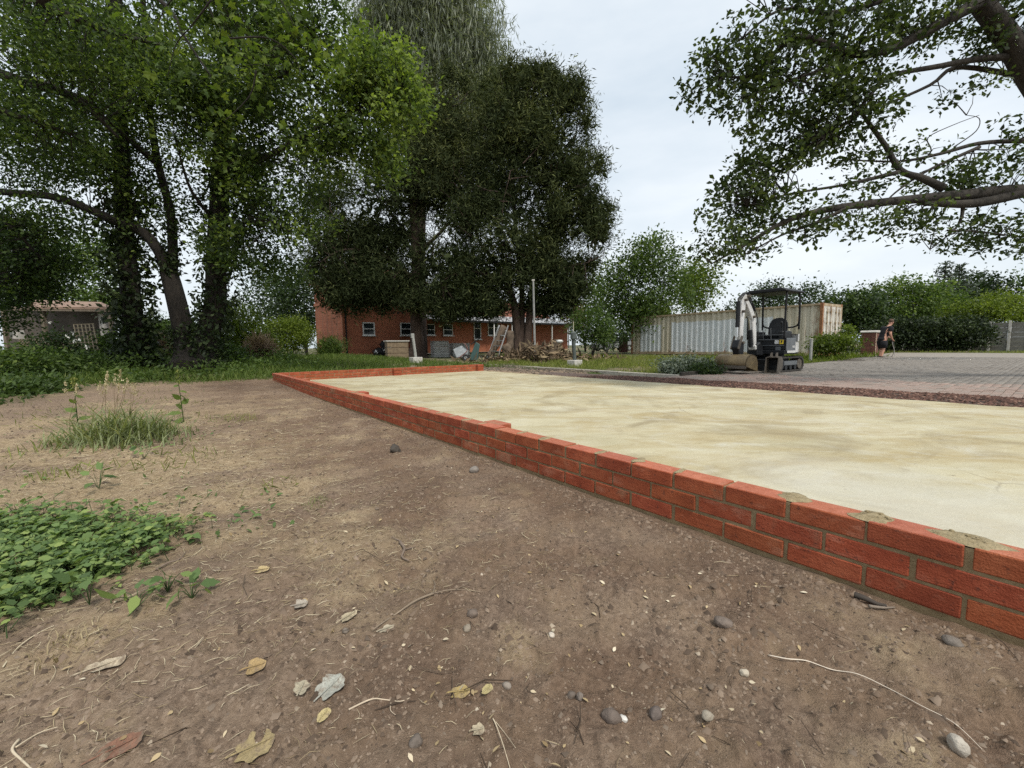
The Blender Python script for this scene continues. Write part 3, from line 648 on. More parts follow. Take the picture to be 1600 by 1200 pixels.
oak_blobs = [B(1130, 125, 6.5, 62, 52, .5, 110), B(1190, 80, 6.5, 70, 62, .6, 150), B(1165, 170, 6.55, 50, 38, .4, 60), B(1260, 50, 6.6, 80, 60, .7, 170), B(1350, 40, 6.7, 90, 50, .7, 160),
             B(1270, 145, 6.7, 70, 48, .6, 130), B(1340, 120, 6.8, 60, 50, .6, 120), B(1330, 180, 6.9, 70, 40, .6, 140), B(1250, 205, 6.8, 62, 36, .5, 110), B(1215, 245, 6.8, 58, 30, .5, 90),
             B(1300, 235, 7.0, 50, 26, .5, 50), B(1175, 275, 6.7, 50, 30, .5, 75), B(1150, 320, 6.7, 55, 34, .5, 85), B(1205, 320, 6.8, 55, 34, .5, 75), B(1130, 375, 6.6, 42, 38, .4, 65), B(1180, 380, 6.7, 40, 28, .4, 40),
             B(1265, 355, 6.8, 55, 26, .5, 50), B(1330, 345, 6.9, 50, 30, .5, 40), B(1340, 290, 7.0, 50, 22, .5, 35), B(1430, 345, 7.0, 60, 28, .5, 65), B(1480, 285, 7.1, 60, 30, .6, 60), B(1560, 270, 7.2, 60, 34, .6, 80),
             B(1560, 345, 7.1, 60, 30, .5, 60), B(1500, 375, 7.1, 60, 18, .5, 30), B(1590, 380, 7.1, 60, 26, .5, 35), B(1440, 30, 6.9, 70, 40, .6, 110), B(1540, 20, 7.1, 70, 30, .7, 90), B(1590, 40, 7.2, 50, 50, .6, 60), B(1530, 60, 7.1, 40, 30, .5, 35), B(1510, 140, 7.3, 50, 24, .4, 22),
             B(1580, 200, 7.4, 40, 24, .4, 24), B(1430, 235, 7.2, 50, 20, .4, 22), B(1380, 240, 7.1, 40, 24, .4, 24), B(1300, -60, 6.7, 200, 60, .8, 120), B(1560, -80, 7.1, 150, 70, 1., 90), B(1700, 100, 7.4, 90, 120, 1., 80), B(1700, 330, 7.4, 100, 70, .8, 70), (ob+[-1, .6, 9.5], (3, 2.6, 2), 130, .4, 0.), (ob+[1.8, 1, 8], (2.6, 2.6, 2), 110, .4, 0.), (ob+[-3, 1.8, 8.6], (2, 2, 1.6), 80, .4, 0.), (ob+[2.4, -1.2, 5.2], (2, 1.8, 1.3), 80, .4, 0.)]
tree('oak_tree', 'oak whose bare twisting limbs reach into the picture from the right', ob, oak_limbs, oak_blobs, BARK2, LO, 'oak', .07, 25, .085, .7, twig=.0065, ntw=1., twigmax=1.1, dens=.37, size_var=.55)
# ---- twin stemmed maple with ivy, left
mbp = onG(303, 580); mbp[2] -= .05; my = mbp[1]
a1 = onG(289, 582); a2 = onG(322, 580)
maple_limbs = [
    ([a1, At(290, 545, my), At(284, 505, my), At(268, 440, my), At(262, 425, my)], .34, .2, .5),
    (L3((266, 435, my), (250, 395, my-.2), (222, 362, my-.4), (180, 345, my-.7), (100, 312, my-1.2), (40, 303, my-1.5), (-60, 300, my-2), (-160, 330, my-2.2)), .17, .06),
    (L3((268, 440, my), (270, 395, my+.1), (266, 330, my+.2), (248, 260, my+.3), (235, 180, my+.3), (228, 80, my+.3), (220, -60, my+.3)), .15, .06),
    ([a2, At(322, 545, my), At(327, 515, my), At(337, 470, my), At(338, 400, my), At(345, 280, my), At(352, 130, my), At(362, -60, my), At(370, -250, my)], .36, .18, .5),
    (L3((345, 270, my), (395, 255, my-.8), (440, 232, my-1.4), (475, 212, my-1.8), (512, 190, my-2), (560, 170, my-2.2), (620, 130, my-2.4)), .10, .02),
    (L3((346, 200, my), (400, 150, my-1), (450, 110, my-1.6), (490, 60, my-2)), .08, .02),
    (L3((250, 260, my), (180, 200, my-1), (120, 150, my-2), (40, 120, my-2.5)), .09, .03),
    (L3((340, 380, my), (380, 350, my-.5), (420, 345, my-.9), (450, 360, my-1.1)), .05, .015),
    (L3((340, 350, my), (300, 300, my-.8), (280, 240, my-1.2)), .06, .02)]
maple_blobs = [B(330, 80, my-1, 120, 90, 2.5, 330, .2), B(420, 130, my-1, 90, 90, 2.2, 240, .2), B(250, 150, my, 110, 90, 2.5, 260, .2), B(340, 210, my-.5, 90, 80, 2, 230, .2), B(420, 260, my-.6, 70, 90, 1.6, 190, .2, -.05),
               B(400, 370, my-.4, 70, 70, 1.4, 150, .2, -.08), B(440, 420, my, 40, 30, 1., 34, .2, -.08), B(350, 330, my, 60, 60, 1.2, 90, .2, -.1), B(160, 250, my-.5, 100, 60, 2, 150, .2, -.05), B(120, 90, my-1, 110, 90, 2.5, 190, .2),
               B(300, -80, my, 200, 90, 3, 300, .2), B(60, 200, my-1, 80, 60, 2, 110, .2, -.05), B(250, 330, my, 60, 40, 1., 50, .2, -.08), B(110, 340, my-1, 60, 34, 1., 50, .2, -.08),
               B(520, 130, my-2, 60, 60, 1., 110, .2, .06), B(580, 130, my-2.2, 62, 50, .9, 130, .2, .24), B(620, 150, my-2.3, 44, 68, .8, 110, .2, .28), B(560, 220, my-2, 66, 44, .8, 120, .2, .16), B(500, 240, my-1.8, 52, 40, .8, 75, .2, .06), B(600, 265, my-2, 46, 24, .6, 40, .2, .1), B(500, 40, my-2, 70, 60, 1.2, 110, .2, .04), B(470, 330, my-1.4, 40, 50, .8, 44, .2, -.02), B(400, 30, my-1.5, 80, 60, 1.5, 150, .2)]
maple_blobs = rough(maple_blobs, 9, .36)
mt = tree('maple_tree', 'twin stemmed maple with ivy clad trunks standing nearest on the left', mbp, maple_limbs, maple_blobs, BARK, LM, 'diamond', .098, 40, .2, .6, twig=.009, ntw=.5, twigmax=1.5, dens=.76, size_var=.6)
def ivy(parent, path, r, n, size=.1):
    base = np.array(parent.location); q = np.array(spline([np.asarray(p)-base for p in path], 6))
    i = rng.uniform(0, len(q)-1.001, n); k = i.astype(int); f_ = (i-k)[:, None]; P = q[k]*(1-f_)+q[k+1]*f_
    d = unit(rng.normal(size=(n, 3))*[1, 1, .25]); rr = r*(.75+.55*rng.random(n)**2)*(1+.35*np.sin(i*1.9)+.25*np.sin(i*4.3+1))
    P = P+d*rr[:, None]
    leaves('ivy', P, size*(.7+.7*rng.random(n)), LI, parent, 'leaflet', .4+.25*rng.normal(size=n), .2, d*.2+np.array([0, 0, -.6]))
ivy(mt, [a2, At(324, 545, my), At(330, 505, my), At(337, 460, my), At(340, 380, my), At(345, 270, my)], .42, 3600, .13)
ivy(mt, [a1, At(290, 545, my), At(286, 515, my)], .36, 900, .1)
ivy(mt, L3((262, 425, my), (268, 395, my), (262, 330, my)), .24, 700, .12)
# ---- ivy covered tree behind it
ib = onG(214, 577); iy = ib[1]
it = tree('ivy_tree', 'slender straight tree smothered in ivy left of the twin stemmed maple', ib,
     [([ib, At(212, 540, iy), At(206, 480, iy), At(198, 400, iy), At(192, 300, iy), At(186, 160, iy), At(180, 20, iy), At(180, -120, iy)], .3, .14, .3),
      (L3((192, 300, iy), (150, 240, iy), (110, 210, iy-1)), .07, .02), (L3((188, 200, iy), (230, 140, iy), (260, 60, iy)), .07, .02)],
     rough([B(180, 100, iy, 120, 110, 3, 300, .2, -.04), B(100, 60, iy, 90, 90, 3, 200, .2, -.04), B(190, 260, iy, 60, 60, 1.5, 90, .2, -.08), B(185, 380, iy, 40, 40, .9, 50, .2, -.1), B(200, -60, iy, 160, 80, 3, 180, .2), B(60, 250, iy, 90, 60, 2.4, 130, .2, -.06)], 8, .36),
     BARK, LM, 'diamond', .1, 38, .3, .6, twig=.012, ntw=.4, dens=.6)
ivy(it, [ib, At(212, 540, iy), At(206, 480, iy), At(198, 400, iy), At(192, 300, iy)], .46, 4200, .15)
# ---- tree whose trunk stands outside the picture on the left
lb = np.array([-14.5, 8.2, .1])
tree('maple_tree', 'dark maple hanging its branches in from beyond the left edge', lb,
     [([lb, lb+[0, 0, 2], lb+[.2, .1, 4.5], lb+[.3, .2, 8]], .4, .2, .4),
      (L3((-260, 160, 8.4), (-60, 100, 8.6), (0, 115, 8.8), (60, 135, 9), (110, 150, 9.2), (150, 180, 9.4), (185, 215, 9.6)), .14, .025),
      (L3((-300, 120, 8.4), (-60, 140, 8.6), (0, 172, 8.8), (50, 188, 9), (110, 210, 9.3)), .11, .02),
      (L3((-300, 10, 8.2), (-40, -60, 8.2), (60, 0, 8.2), (120, 30, 8.4), (190, 55, 8.6), (250, 70, 8.8)), .13, .025),
      (L3((-330, 300, 8.6), (-100, 290, 9), (0, 340, 9.4), (60, 400, 9.8)), .09, .02),
      (L3((60, 0, 6.2), (180, -40, 6.0), (260, 10, 6.0), (290, 60, 6.0), (330, 120, 6.0)), .05, .008)],
     rough([B(60, 160, 9, 110, 60, 1.2, 190, .2, -.08), B(150, 60, 8.6, 110, 60, 1.2, 200, .2, -.06), B(20, 30, 8.4, 90, 60, 1.2, 130, .2, -.06), B(20, 390, 10, 80, 60, 1.4, 260, .2, -.2), B(70, 420, 10.5, 60, 50, 1.2, 160, .2, -.2), B(-20, 460, 10.5, 70, 60, 1.4, 200, .2, -.2), B(20, 250, 9.4, 80, 40, 1, 90, .2, -.1), B(30, 330, 9.6, 60, 40, 1, 70, .2, -.12)], 8, .36),
     BARK, LM, 'diamond', .08, 34, .18, .6, twig=.008, ntw=.6, dens=.55)
# near maple spray with readable leaves
nb = At(300, -260, 5.6)
def maple_spray():
    th = thing('hanging_maple_branch', 'low maple branch with large bright leaves hanging from the top edge', 'branch', nb)
    mb = MB(); pts = []
    specs = [[(300, -260), (310, -60), (330, 20), (360, 60), (400, 110)], [(330, 0), (300, 40), (275, 70), (262, 120)], [(310, -40), (260, 10), (240, 60)], [(360, 60), (420, 60), (460, 90), (470, 120)], [(400, -120), (430, -20), (455, 30), (465, 60)], [(400, 110), (390, 150), (350, 190)]]
    for sp in specs:
        q = spline([At(x, y, 5.6+.1*i)-nb for i, (x, y) in enumerate(sp)], 6); mb.tube(q, [.012*(1-.8*i/len(q)) for i in range(len(q))], 5); pts += q[5:]
    mb.build('stem', BARK, th, smooth=True)
    pts = np.array(pts); n = 295; P = pts[rng.integers(0, len(pts), n)]+rng.normal(size=(n, 3))*[.26, .22, .16]
    lm_ = leafmat('bright_maple_leaf', (.035, .06, .012), (.07, .115, .018), (.16, .21, .03), .4); T = SH['maple']; meshes = []
    for j in range(9):
        me = bpy.data.meshes.new('leaf'); me.from_pydata([tuple(q*(1+.1*rng.normal())) for q in T], [], [tuple(range(len(T)))]); me.update(); a = me.attributes.new('v', 'FLOAT', 'POINT'); a.data.foreach_set('value', [.1+.1*j]*len(T)); me.materials.append(lm_); meshes.append(me)
    for i in range(n):
        o = bpy.data.objects.new('leaf', meshes[rng.integers(0, 9)]); o.location = V(P[i]); o.rotation_euler = (rng.normal()*.7, .5+rng.normal()*.5, rng.uniform(0, 2*PI)); k = rng.uniform(.06, .12); o.scale = (k, k, k); link(o, th)
maple_spray()
# ---- two yews in the middle
yb = onG(652, 559); yy = yb[1]; YB = yb.copy()
def yewlimbs(b, Y, spec): return [(L3(*[(x, y, Y+d) for x, y, d in p]), r0, r1) for p, r0, r1 in spec]
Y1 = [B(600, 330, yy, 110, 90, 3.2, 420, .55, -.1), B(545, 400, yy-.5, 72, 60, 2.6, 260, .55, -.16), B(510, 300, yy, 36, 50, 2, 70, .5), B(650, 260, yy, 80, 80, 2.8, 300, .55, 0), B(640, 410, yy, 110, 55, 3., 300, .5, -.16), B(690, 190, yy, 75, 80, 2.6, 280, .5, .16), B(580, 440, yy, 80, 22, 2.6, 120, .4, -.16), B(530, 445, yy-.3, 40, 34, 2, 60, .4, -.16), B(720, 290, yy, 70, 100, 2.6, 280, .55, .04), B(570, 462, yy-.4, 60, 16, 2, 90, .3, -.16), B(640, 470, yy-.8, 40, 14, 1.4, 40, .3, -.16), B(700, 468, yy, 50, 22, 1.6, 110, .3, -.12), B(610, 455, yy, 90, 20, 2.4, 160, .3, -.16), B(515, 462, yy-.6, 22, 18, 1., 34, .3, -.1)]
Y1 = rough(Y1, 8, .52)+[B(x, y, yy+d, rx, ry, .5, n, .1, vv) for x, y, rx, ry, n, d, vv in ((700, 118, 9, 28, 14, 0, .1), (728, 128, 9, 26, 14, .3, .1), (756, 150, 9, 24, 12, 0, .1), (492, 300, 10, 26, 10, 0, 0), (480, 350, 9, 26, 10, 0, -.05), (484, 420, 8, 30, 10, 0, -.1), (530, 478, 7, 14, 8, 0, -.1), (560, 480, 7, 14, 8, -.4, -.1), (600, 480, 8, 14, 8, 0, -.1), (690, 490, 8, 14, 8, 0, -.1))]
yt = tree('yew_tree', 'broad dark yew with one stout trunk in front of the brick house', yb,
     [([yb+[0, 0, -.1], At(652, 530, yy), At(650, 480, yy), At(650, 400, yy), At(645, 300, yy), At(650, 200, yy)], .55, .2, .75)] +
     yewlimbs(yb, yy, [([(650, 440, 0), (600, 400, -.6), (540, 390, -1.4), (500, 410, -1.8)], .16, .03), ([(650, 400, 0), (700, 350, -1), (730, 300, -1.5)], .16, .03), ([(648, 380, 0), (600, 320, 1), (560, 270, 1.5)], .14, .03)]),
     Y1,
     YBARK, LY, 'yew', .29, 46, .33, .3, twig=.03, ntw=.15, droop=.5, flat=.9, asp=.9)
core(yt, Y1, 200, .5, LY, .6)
yb2 = onG(812, 559); yy2 = yb2[1]
Y2 = [B(800, 230, yy2, 70, 100, 2.8, 330, .55, .02), B(870, 230, yy2, 62, 105, 2.6, 330, .55, 0), B(895, 330, yy2, 50, 90, 2.4, 240, .55, -.04), B(850, 150, yy2, 50, 40, 1.8, 90, .4, .05), B(880, 145, yy2, 26, 28, 1.4, 40, .3, .05), B(800, 340, yy2, 100, 80, 3, 400, .55, -.06), B(770, 420, yy2-.2, 100, 44, 2.8, 240, .5, -.12), B(880, 425, yy2, 56, 40, 2.2, 120, .4, -.06), B(930, 350, yy2-.4, 22, 40, 1.2, 46, .3, -.02), B(780, 150, yy2, 50, 50, 2, 110, .5, .14), B(725, 445, yy2-.5, 60, 24, 1.6, 80, .4, -.1), B(905, 440, yy2, 22, 34, 1.2, 40, .3, -.05), B(850, 440, yy2, 40, 40, 1.6, 60, .4, -.1), B(700, 478, yy2-.4, 46, 14, 1.4, 70, .3, -.12), B(760, 470, yy2-.4, 50, 20, 1.6, 100, .3, -.12), B(850, 472, yy2+.6, 44, 20, 1.4, 70, .3, -.08), B(775, 485, yy2-.2, 26, 12, 1., 30, .3, -.1), B(722, 484, yy2-.3, 44, 11, 1., 60, .2, -.1), B(868, 484, yy2+.4, 34, 11, 1., 44, .2, -.08), B(690, 482, yy2+.6, 26, 12, .8, 30, .2, -.1), B(880, 465, yy2, 26, 22, 1.2, 44, .3, -.06)]
Y2 = rough(Y2, 8, .5)+[B(x, y, yy2+d, rx, ry, .5, n, .1, .02) for x, y, rx, ry, n, d in ((800, 128, 9, 26, 16, 0), (822, 120, 9, 24, 16, .5), (838, 122, 8, 22, 14, -.4), (868, 128, 10, 24, 16, 0), (900, 146, 9, 24, 16, .3), (918, 190, 9, 30, 14, 0), (938, 255, 9, 30, 14, 0), (948, 325, 9, 24, 12, 0), (925, 420, 9, 26, 12, -.3), (780, 140, 9, 24, 12, .4), (944, 370, 8, 24, 10, 0))]
yt = tree('yew_tree', 'second dark yew with several reddish stems beside the ladder', yb2,
     [([yb2+[0, 0, -.1], At(808, 520, yy2), At(802, 470, yy2), At(780, 420, yy2), At(750, 380, yy2)], .36, .1, .6), ([yb2+[.35, 0, -.1], At(826, 510, yy2), At(832, 450, yy2), At(850, 390, yy2), At(870, 300, yy2)], .3, .08, .5),
      ([yb2+[.1, .1, 0], At(815, 500, yy2+.2), At(815, 440, yy2+.3), At(805, 350, yy2+.4), At(800, 220, yy2+.4)], .26, .08)] +
     yewlimbs(yb2, yy2, [([(806, 470, 0), (760, 430, -.6), (720, 425, -1), (690, 440, -1.2)], .12, .03), ([(832, 450, 0), (880, 420, -.6), (920, 410, -1)], .1, .02), ([(800, 460, 0), (790, 400, -1), (785, 330, -1.6), (795, 280, -1.8)], .05, .012)]),
     Y2,
     YBARK, LY, 'yew', .29, 46, .32, .3, twig=.03, ntw=.15, droop=-.25, flat=.9, asp=.9)
core(yt, Y2, 200, .5, LY, .6)
# ---- tall weeping conifer behind the yews
wb = At(655, 545, 36); wb[2] = .25
tree('weeping_cypress', 'tall grey green weeping cypress rising behind the yews', wb, [([wb, At(658, 300, 36), At(676, 100, 36), At(680, -150, 36)], .55, .25, .3)],
     [B(670, 130, 36, 90, 110, 4, 300, .5), B(670, 10, 36, 90, 80, 4, 280, .5, .08), B(740, 80, 36, 50, 60, 3, 110, .4, .06), B(755, 190, 36, 50, 80, 3, 140, .4), B(600, 60, 36, 50, 80, 3, 120, .4), B(680, -100, 36, 80, 90, 4, 160, .5)],
     YBARK, LW, 'strand', .8, 50, .65, .1, ntw=.1, twig=.05, droop=3., flat=1.5, asp=.5)
# ---- trees and bushes further off
def bush(name, label, x, y, Y, rx, ry, rd, n, lm, size, cat='bush', vb=0., shape='diamond', per=18, crad=.25, stems=3, base=None, group=None, droop=None, up=.7, lobes=9, bark=None):
    """rounded shrub: a few overlapping lobes seen centred at (x,y) and standing on the ground below"""
    c = At(x, y, Y); k = Y/FPX; b = c.copy(); b[2] = ghp(c[0], c[1])-.03
    bl = [(c, (rx*k*.85, rd*.85, ry*k*.9), n*.5, .0, vb-.06)]
    for i in range(lobes):
        a = rng.uniform(0, 2*PI); o = np.array([math.cos(a)*rx*k*.66, rng.uniform(-.6, .6)*rd, (.05+.62*math.sin(a))*ry*k])
        bl.append((c+o, (rx*k*.4, rd*.42, ry*k*.42), n*.62/lobes, .4, vb+rng.uniform(-.1, .1)))
    lim = []
    for i in range(stems):
        a = rng.uniform(0, 2*PI); p = c+np.array([math.cos(a)*rx*k*.5, math.sin(a)*rd*.4, ry*k*.3*rng.uniform(-1, 1)]); lim.append(([b, b+(p-b)*.5+rng.normal(size=3)*.1*k, p], max(.012, .0035*ry*k*10), .01))
    return tree(name, label, b, lim, bl, bark or BARK, lm, shape, size, per, crad, up, ntw=.12, twig=.012, cat=cat, group=group, droop=droop)
# rounded tree right of the yews, over the container's end
bush('round_tree', 'rounded mid green tree overhanging the left end of the container', 1015, 455, 33, 82, 76, 3.6, 1000, LB, .22, 'tree', -.02, crad=.42, stems=6)
bush('golden_tree', 'small yellow green tree behind the middle of the container', 1092, 448, 40, 30, 46, 1.8, 190, LG, .28, 'tree', -.1, crad=.5)
bush('round_tree', 'pale tree seen in the gap right of the yews', 915, 470, 45, 36, 40, 2.5, 160, LB, .3, 'tree', .05, crad=.5)
bush('shrub', 'low green shrub under the rounded tree beside the yew', 925, 510, 24, 34, 34, 1.2, 190, LB, .14, 'bush', -.08)
bush('shrub', 'flowering dark shrub at the foot of the rounded tree', 950, 528, 30, 40, 20, 1.2, 130, LD, .16, 'bush', .05)
bush('shrub', 'small rust tinged shrub by the veranda end', 895, 500, 31, 22, 22, .9, 90, LRED, .15, 'bush', .1)
# hedge line and trees on the right
bush('hedge_tree', 'bushy tree directly right of the container doors', 1335, 487, 34, 44, 34, 2., 320, LD, .24, 'tree', .16, crad=.45)
bush('hedge_tree', 'broad light green tree behind the brick gate pillar', 1415, 482, 38, 62, 46, 2.5, 480, LB, .26, 'tree', .14, crad=.48)
bush('hedge_tree', 'mid green tree in front of the conifer', 1462, 492, 40, 50, 40, 2.5, 340, LB, .26, 'tree', .06, crad=.48)
bush('hedge_tree', 'dark tree below and right of the conifer', 1525, 470, 44, 44, 40, 2.5, 300, LD, .28, 'tree', .0, crad=.5)
bush('hedge', 'bright yellow green hedge above the fence at the right edge', 1575, 484, 33, 46, 26, 1.6, 360, LG, .17, 'hedge', .06, crad=.36)
bush('hedge', 'yellow green hedge above the ivy fence left of the right edge', 1512, 492, 34, 40, 18, 1.5, 240, LG, .17, 'hedge', -.1, crad=.34)
bush('hedge_tree', 'tree partly hidden behind the digger canopy', 1200, 478, 40, 40, 34, 1.8, 150, LD, .25, 'tree', .05, crad=.5)
bush('hedge_tree', 'scrubby tree showing above the rusty end of the container', 1270, 480, 42, 44, 36, 1.8, 170, LD, .26, 'tree', .1, crad=.5)
bush('hedge_tree', 'low distant tree just over the container roof', 1155, 492, 44, 40, 22, 1.8, 90, LD, .26, 'tree', .05, crad=.5)
bush('hedge_tree', 'leafy tree filling the gap behind the gate pillar', 1372, 500, 42, 50, 30, 2, 220, LB, .26, 'tree', -.05, crad=.5)
bush('hedge_tree', 'green tree outside the frame beyond the hedge', 1660, 470, 40, 60, 60, 3, 300, LB, .28, 'tree', -.1, crad=.5)
# ivy over the boundary fence
for i, (x, lab) in enumerate(((1395, 'ivy mound on the fence behind the working man'), (1440, 'ivy mound over the fence posts next right of the man'), (1478, 'ivy mound over the middle of the right hand fence'), (1512, 'thinner ivy mound near the right hand fence end'))):
    bush('ivy_mound', lab, x, 521, 31-.6*i, 34, 24, .8, 300, LI, .17, 'ivy', .0, shape='leaflet', crad=.3, stems=0, up=.4)
def conifer():
    b = At(1488, 545, 42); b[2] = .1
    th = thing('spruce_tree', 'blue green spruce with two pointed tops above the right hand hedge', 'tree', b)
    mb = MB(); Ps, As = [], []
    for (x, ytop, r) in ((1478, 407, 44), (1500, 412, 40)):
        top = At(x, ytop, 42)-b; bot = np.array([top[0], top[1], 0]); mb.tube([bot, top], [.22, .02], 6)
        H = top[2]; k = 42/FPX
        for lvl in range(15):
            f_ = lvl/14; z = H*(1-.04-.62*f_); R_ = (.12+.88*f_)*r*k
            for a in np.linspace(0, 2*PI, 7, endpoint=False)+rng.uniform(0, 1):
                d = np.array([math.cos(a), math.sin(a), 0]); L_ = R_*rng.uniform(.75, 1.15)
                s0 = np.array([top[0], top[1], z]); e_ = s0+d*L_+np.array([0, 0, -.1*L_+.12]); mb.tube([s0, (s0+e_)/2+[0, 0, -.08], e_], [.03, .02, .006], 4, cap=False)
                m_ = int(7+12*f_); u = rng.random((m_, 1)); Ps.append(s0+(e_-s0)*u+rng.normal(size=(m_, 3))*[.14, .14, .07]); As.append(np.tile(d, (m_, 1))+[0, 0, .15])
    mb.build('trunk', BARK, th, smooth=True); P = np.concatenate(Ps)
    leaves('crown', P, rng.uniform(.2, .4, len(P)), LC, th, 'spray', .5+.2*rng.normal(size=len(P)), .8, np.concatenate(As), .5)
conifer()
# ---- left background
bush('background_tree', 'pale green tree behind the canvas shelter', 110, 440, 30, 95, 70, 3, 420, LB, .24, 'tree', 0., crad=.5)
bush('background_tree', 'big dark tree at the left edge behind the shelter', -10, 420, 27, 90, 90, 3, 420, LD, .24, 'tree', -.05, crad=.5)
bush('background_tree', 'sunlit bush right above the shelter roof end', 168, 478, 26, 40, 26, 1.4, 170, LB, .18, 'bush', .05, crad=.35)
bush('background_tree', 'blue green tree left of the house behind the bright shrubs', 430, 470, 50, 60, 60, 3, 260, LD, .34, 'tree', .1, crad=.6)
bush('background_tree', 'dark leafy tree touching the left wall of the house', 475, 470, 44, 44, 60, 3, 300, LD, .3, 'tree', .0, crad=.55)
bush('background_tree', 'distant low tree line left of the ivy trunk gap', 255, 520, 45, 60, 22, 2, 170, LB, .3, 'tree', -.05, crad=.5)
bush('shrub', 'tall bright green shrub right of the maple trunks', 362, 512, 19, 36, 44, 1., 420, LG, .10, 'bush', -.16, crad=.2)
bush('shrub', 'rounded yellow green shrub near the house corner', 452, 525, 22, 38, 27, 1.1, 420, LG, .10, 'bush', .0, crad=.2)
bush('shrub', 'loose green shrub between the two bright shrubs', 400, 540, 19, 36, 24, .9, 260, LG, .10, 'bush', -.2, crad=.2)
bush('shrub', 'green shrub between the ivy trunk and the maple', 250, 535, 19, 38, 30, 1., 240, LB, .12, 'bush', -.02, crad=.22)
bush('shrub', 'low spread of nettles below the maple trunks', 345, 558, 16, 40, 18, .8, 180, LB, .11, 'bush', -.05, crad=.18)
bush('shrub', 'leafy scrub right of the shelter post', 178, 548, 16, 36, 20, .8, 200, LB, .12, 'bush', -.04, crad=.22)
bush('rose_bush', 'wild rose with white flowers in front of the shelter', 88, 545, 13.5, 40, 26, .6, 110, LD, .09, 'rose', .08, crad=.18, shape='leaflet')
bush('shrub', 'dark ferny undergrowth at the left edge below the shelter', 25, 580, 9.5, 60, 30, .8, 240, LB, .10, 'bush', -.1, crad=.16, shape='spray')
bush('shrub', 'low undergrowth between the shelter and the soil', 110, 578, 11, 60, 20, .8, 200, LB, .10, 'bush', -.05, crad=.16, shape='spray')
bush('tufted_plant', 'strap leaved tuft at the foot of the house wall', 518, 545, 25, 20, 14, .7, 120, LGR, .3, 'plant', -.1, shape='blade', crad=.2, stems=0, droop=-1.)
bush('plume_grass', 'dry brownish plume grass left of the rounded shrub', 408, 545, 18, 16, 18, .4, 70, LRED, .35, 'grass', .0, shape='blade', crad=.16, stems=0, droop=-1.2)
bush('plume_grass', 'smaller dry grass plume beside the ivy trunk', 240, 548, 15, 12, 20, .3, 50, LRED, .35, 'grass', -.1, shape='blade', crad=.16, stems=0, droop=-1.2)
bush('undergrowth_patch', 'dark weeds reaching onto the soil at the left edge', 40, 618, 7.2, 70, 20, .5, 230, LB, .08, 'weeds', -.2, crad=.12, stems=0, shape='spray')
# white rose flowers
rb = np.array([o for o in bpy.data.objects if o.name.startswith('rose_bush')][0].location)
fl = [(75, 504), (114, 520), (115, 532), (123, 532), (135, 542), (190, 516), (196, 530), (104, 526), (88, 560)]
leaves('flower', np.array([At(x, y, 12.9)-rb for x, y in fl for _ in range(6)]), .09, vmat('white_petal', [(0, (.6, .58, .52)), (1, (.8, .8, .76))], .6), bpy.data.objects['rose_bush'], 'leaflet', None, .6)['kind'] = 'stuff'
# ---- grass
def grass(name, P, h, mtl, label, cat='grass', lean=.45, shape='blade', vb=0., wide=1.):
    n = len(P); d = rng.normal(size=(n, 3))*[lean, lean, .1]+[0, 0, 1]
    o = leaves(name, P, h, mtl, None, shape, .5+vb+.2*rng.normal(size=n), -.0, d*2.2, .35)
    return tag(o, label, cat, kind='stuff')
def zone(n, s0, s1, t0, t1, cond=None, dens=None):
    s = rng.uniform(s0, s1, n); t = rng.uniform(t0, t1, n); P = A0+s[:, None]*e1+t[:, None]*e2
    k = np.ones(n, bool) if cond is None else cond(s, t, P)
    k &= (fbm(P[:, 0], P[:, 1], .9, 2, 40) > -.25)
    P = P[k]; return np.concatenate([P, gh(P[:, 0], P[:, 1])[:, None]-.01], 1)
P = zone(60000, -14, -.5, -9, 7.5, lambda s, t, P: (-s > .7+.4*np.sin(t*2)+.35*np.sin(t*5)) & (P[:, 1] > 8))
grass('rough_grass', P, rng.uniform(.08, .28, len(P)), LGR, 'rough shady grass behind the slab and under the trees')
P = zone(26000, -8, 3, -12, -4.2, lambda s, t, P: (P[:, 0] < -6.3-.35*(P[:, 1]-6)+.5*np.sin(P[:, 1]*3)) & (P[:, 1] > 4))
grass('weedy_grass', P, rng.uniform(.08, .32, len(P)), LGR, 'weedy grass along the left side of the soil', vb=.0)
P = zone(60000, -17, 5.4, 8.1, 20, lambda s, t, P: (s < 5.5) & (P[:, 1] > 9) & (P[:, 0] > -1))
grass('lawn_grass', P, rng.uniform(.08, .24, len(P)), LGY, 'sunlit yellowish lawn between the kerb and the container')
def leafy(name, P, hmax, size, lm, label, vb=0.):
    n = len(P); P = P+np.stack([0*P[:, 0], 0*P[:, 0], hmax*rng.random(n)**1.4*(1+1.2*fbm(P[:, 0], P[:, 1], .8, 2, 66))], 1)
    tag(leaves(name, P, size*rng.uniform(.6, 1.4, n), lm, None, 'leaflet', .45+vb+.5*fbm(P[:, 0], P[:, 1], 1.1, 2, 67)+.16*rng.normal(size=n), .7), label, 'undergrowth', kind='stuff')
P = zone(42000, -13, -.2, -11, 2.2, lambda s, t, P: (-s > 1.3+.7*np.sin(t*1.3)+.5*np.sin(t*3.1)+.9*(t > -1)) & (P[:, 1] > 6) & (fbm(P[:, 0], P[:, 1], .55, 2, 41) > -.12))
leafy('leafy_undergrowth', P, .42, .09, LB, 'leafy green undergrowth round the maple trunks')
P = zone(15000, -6, 4, -10, -3.4, lambda s, t, P: (P[:, 0] < -5.2-.28*(P[:, 1]-6)+.6*np.sin(P[:, 1]*2.3)) & (P[:, 1] > 4.4))
leafy('nettle_undergrowth', P, .4, .07, LB, 'dark nettles along the left side below the shelter', -.2)
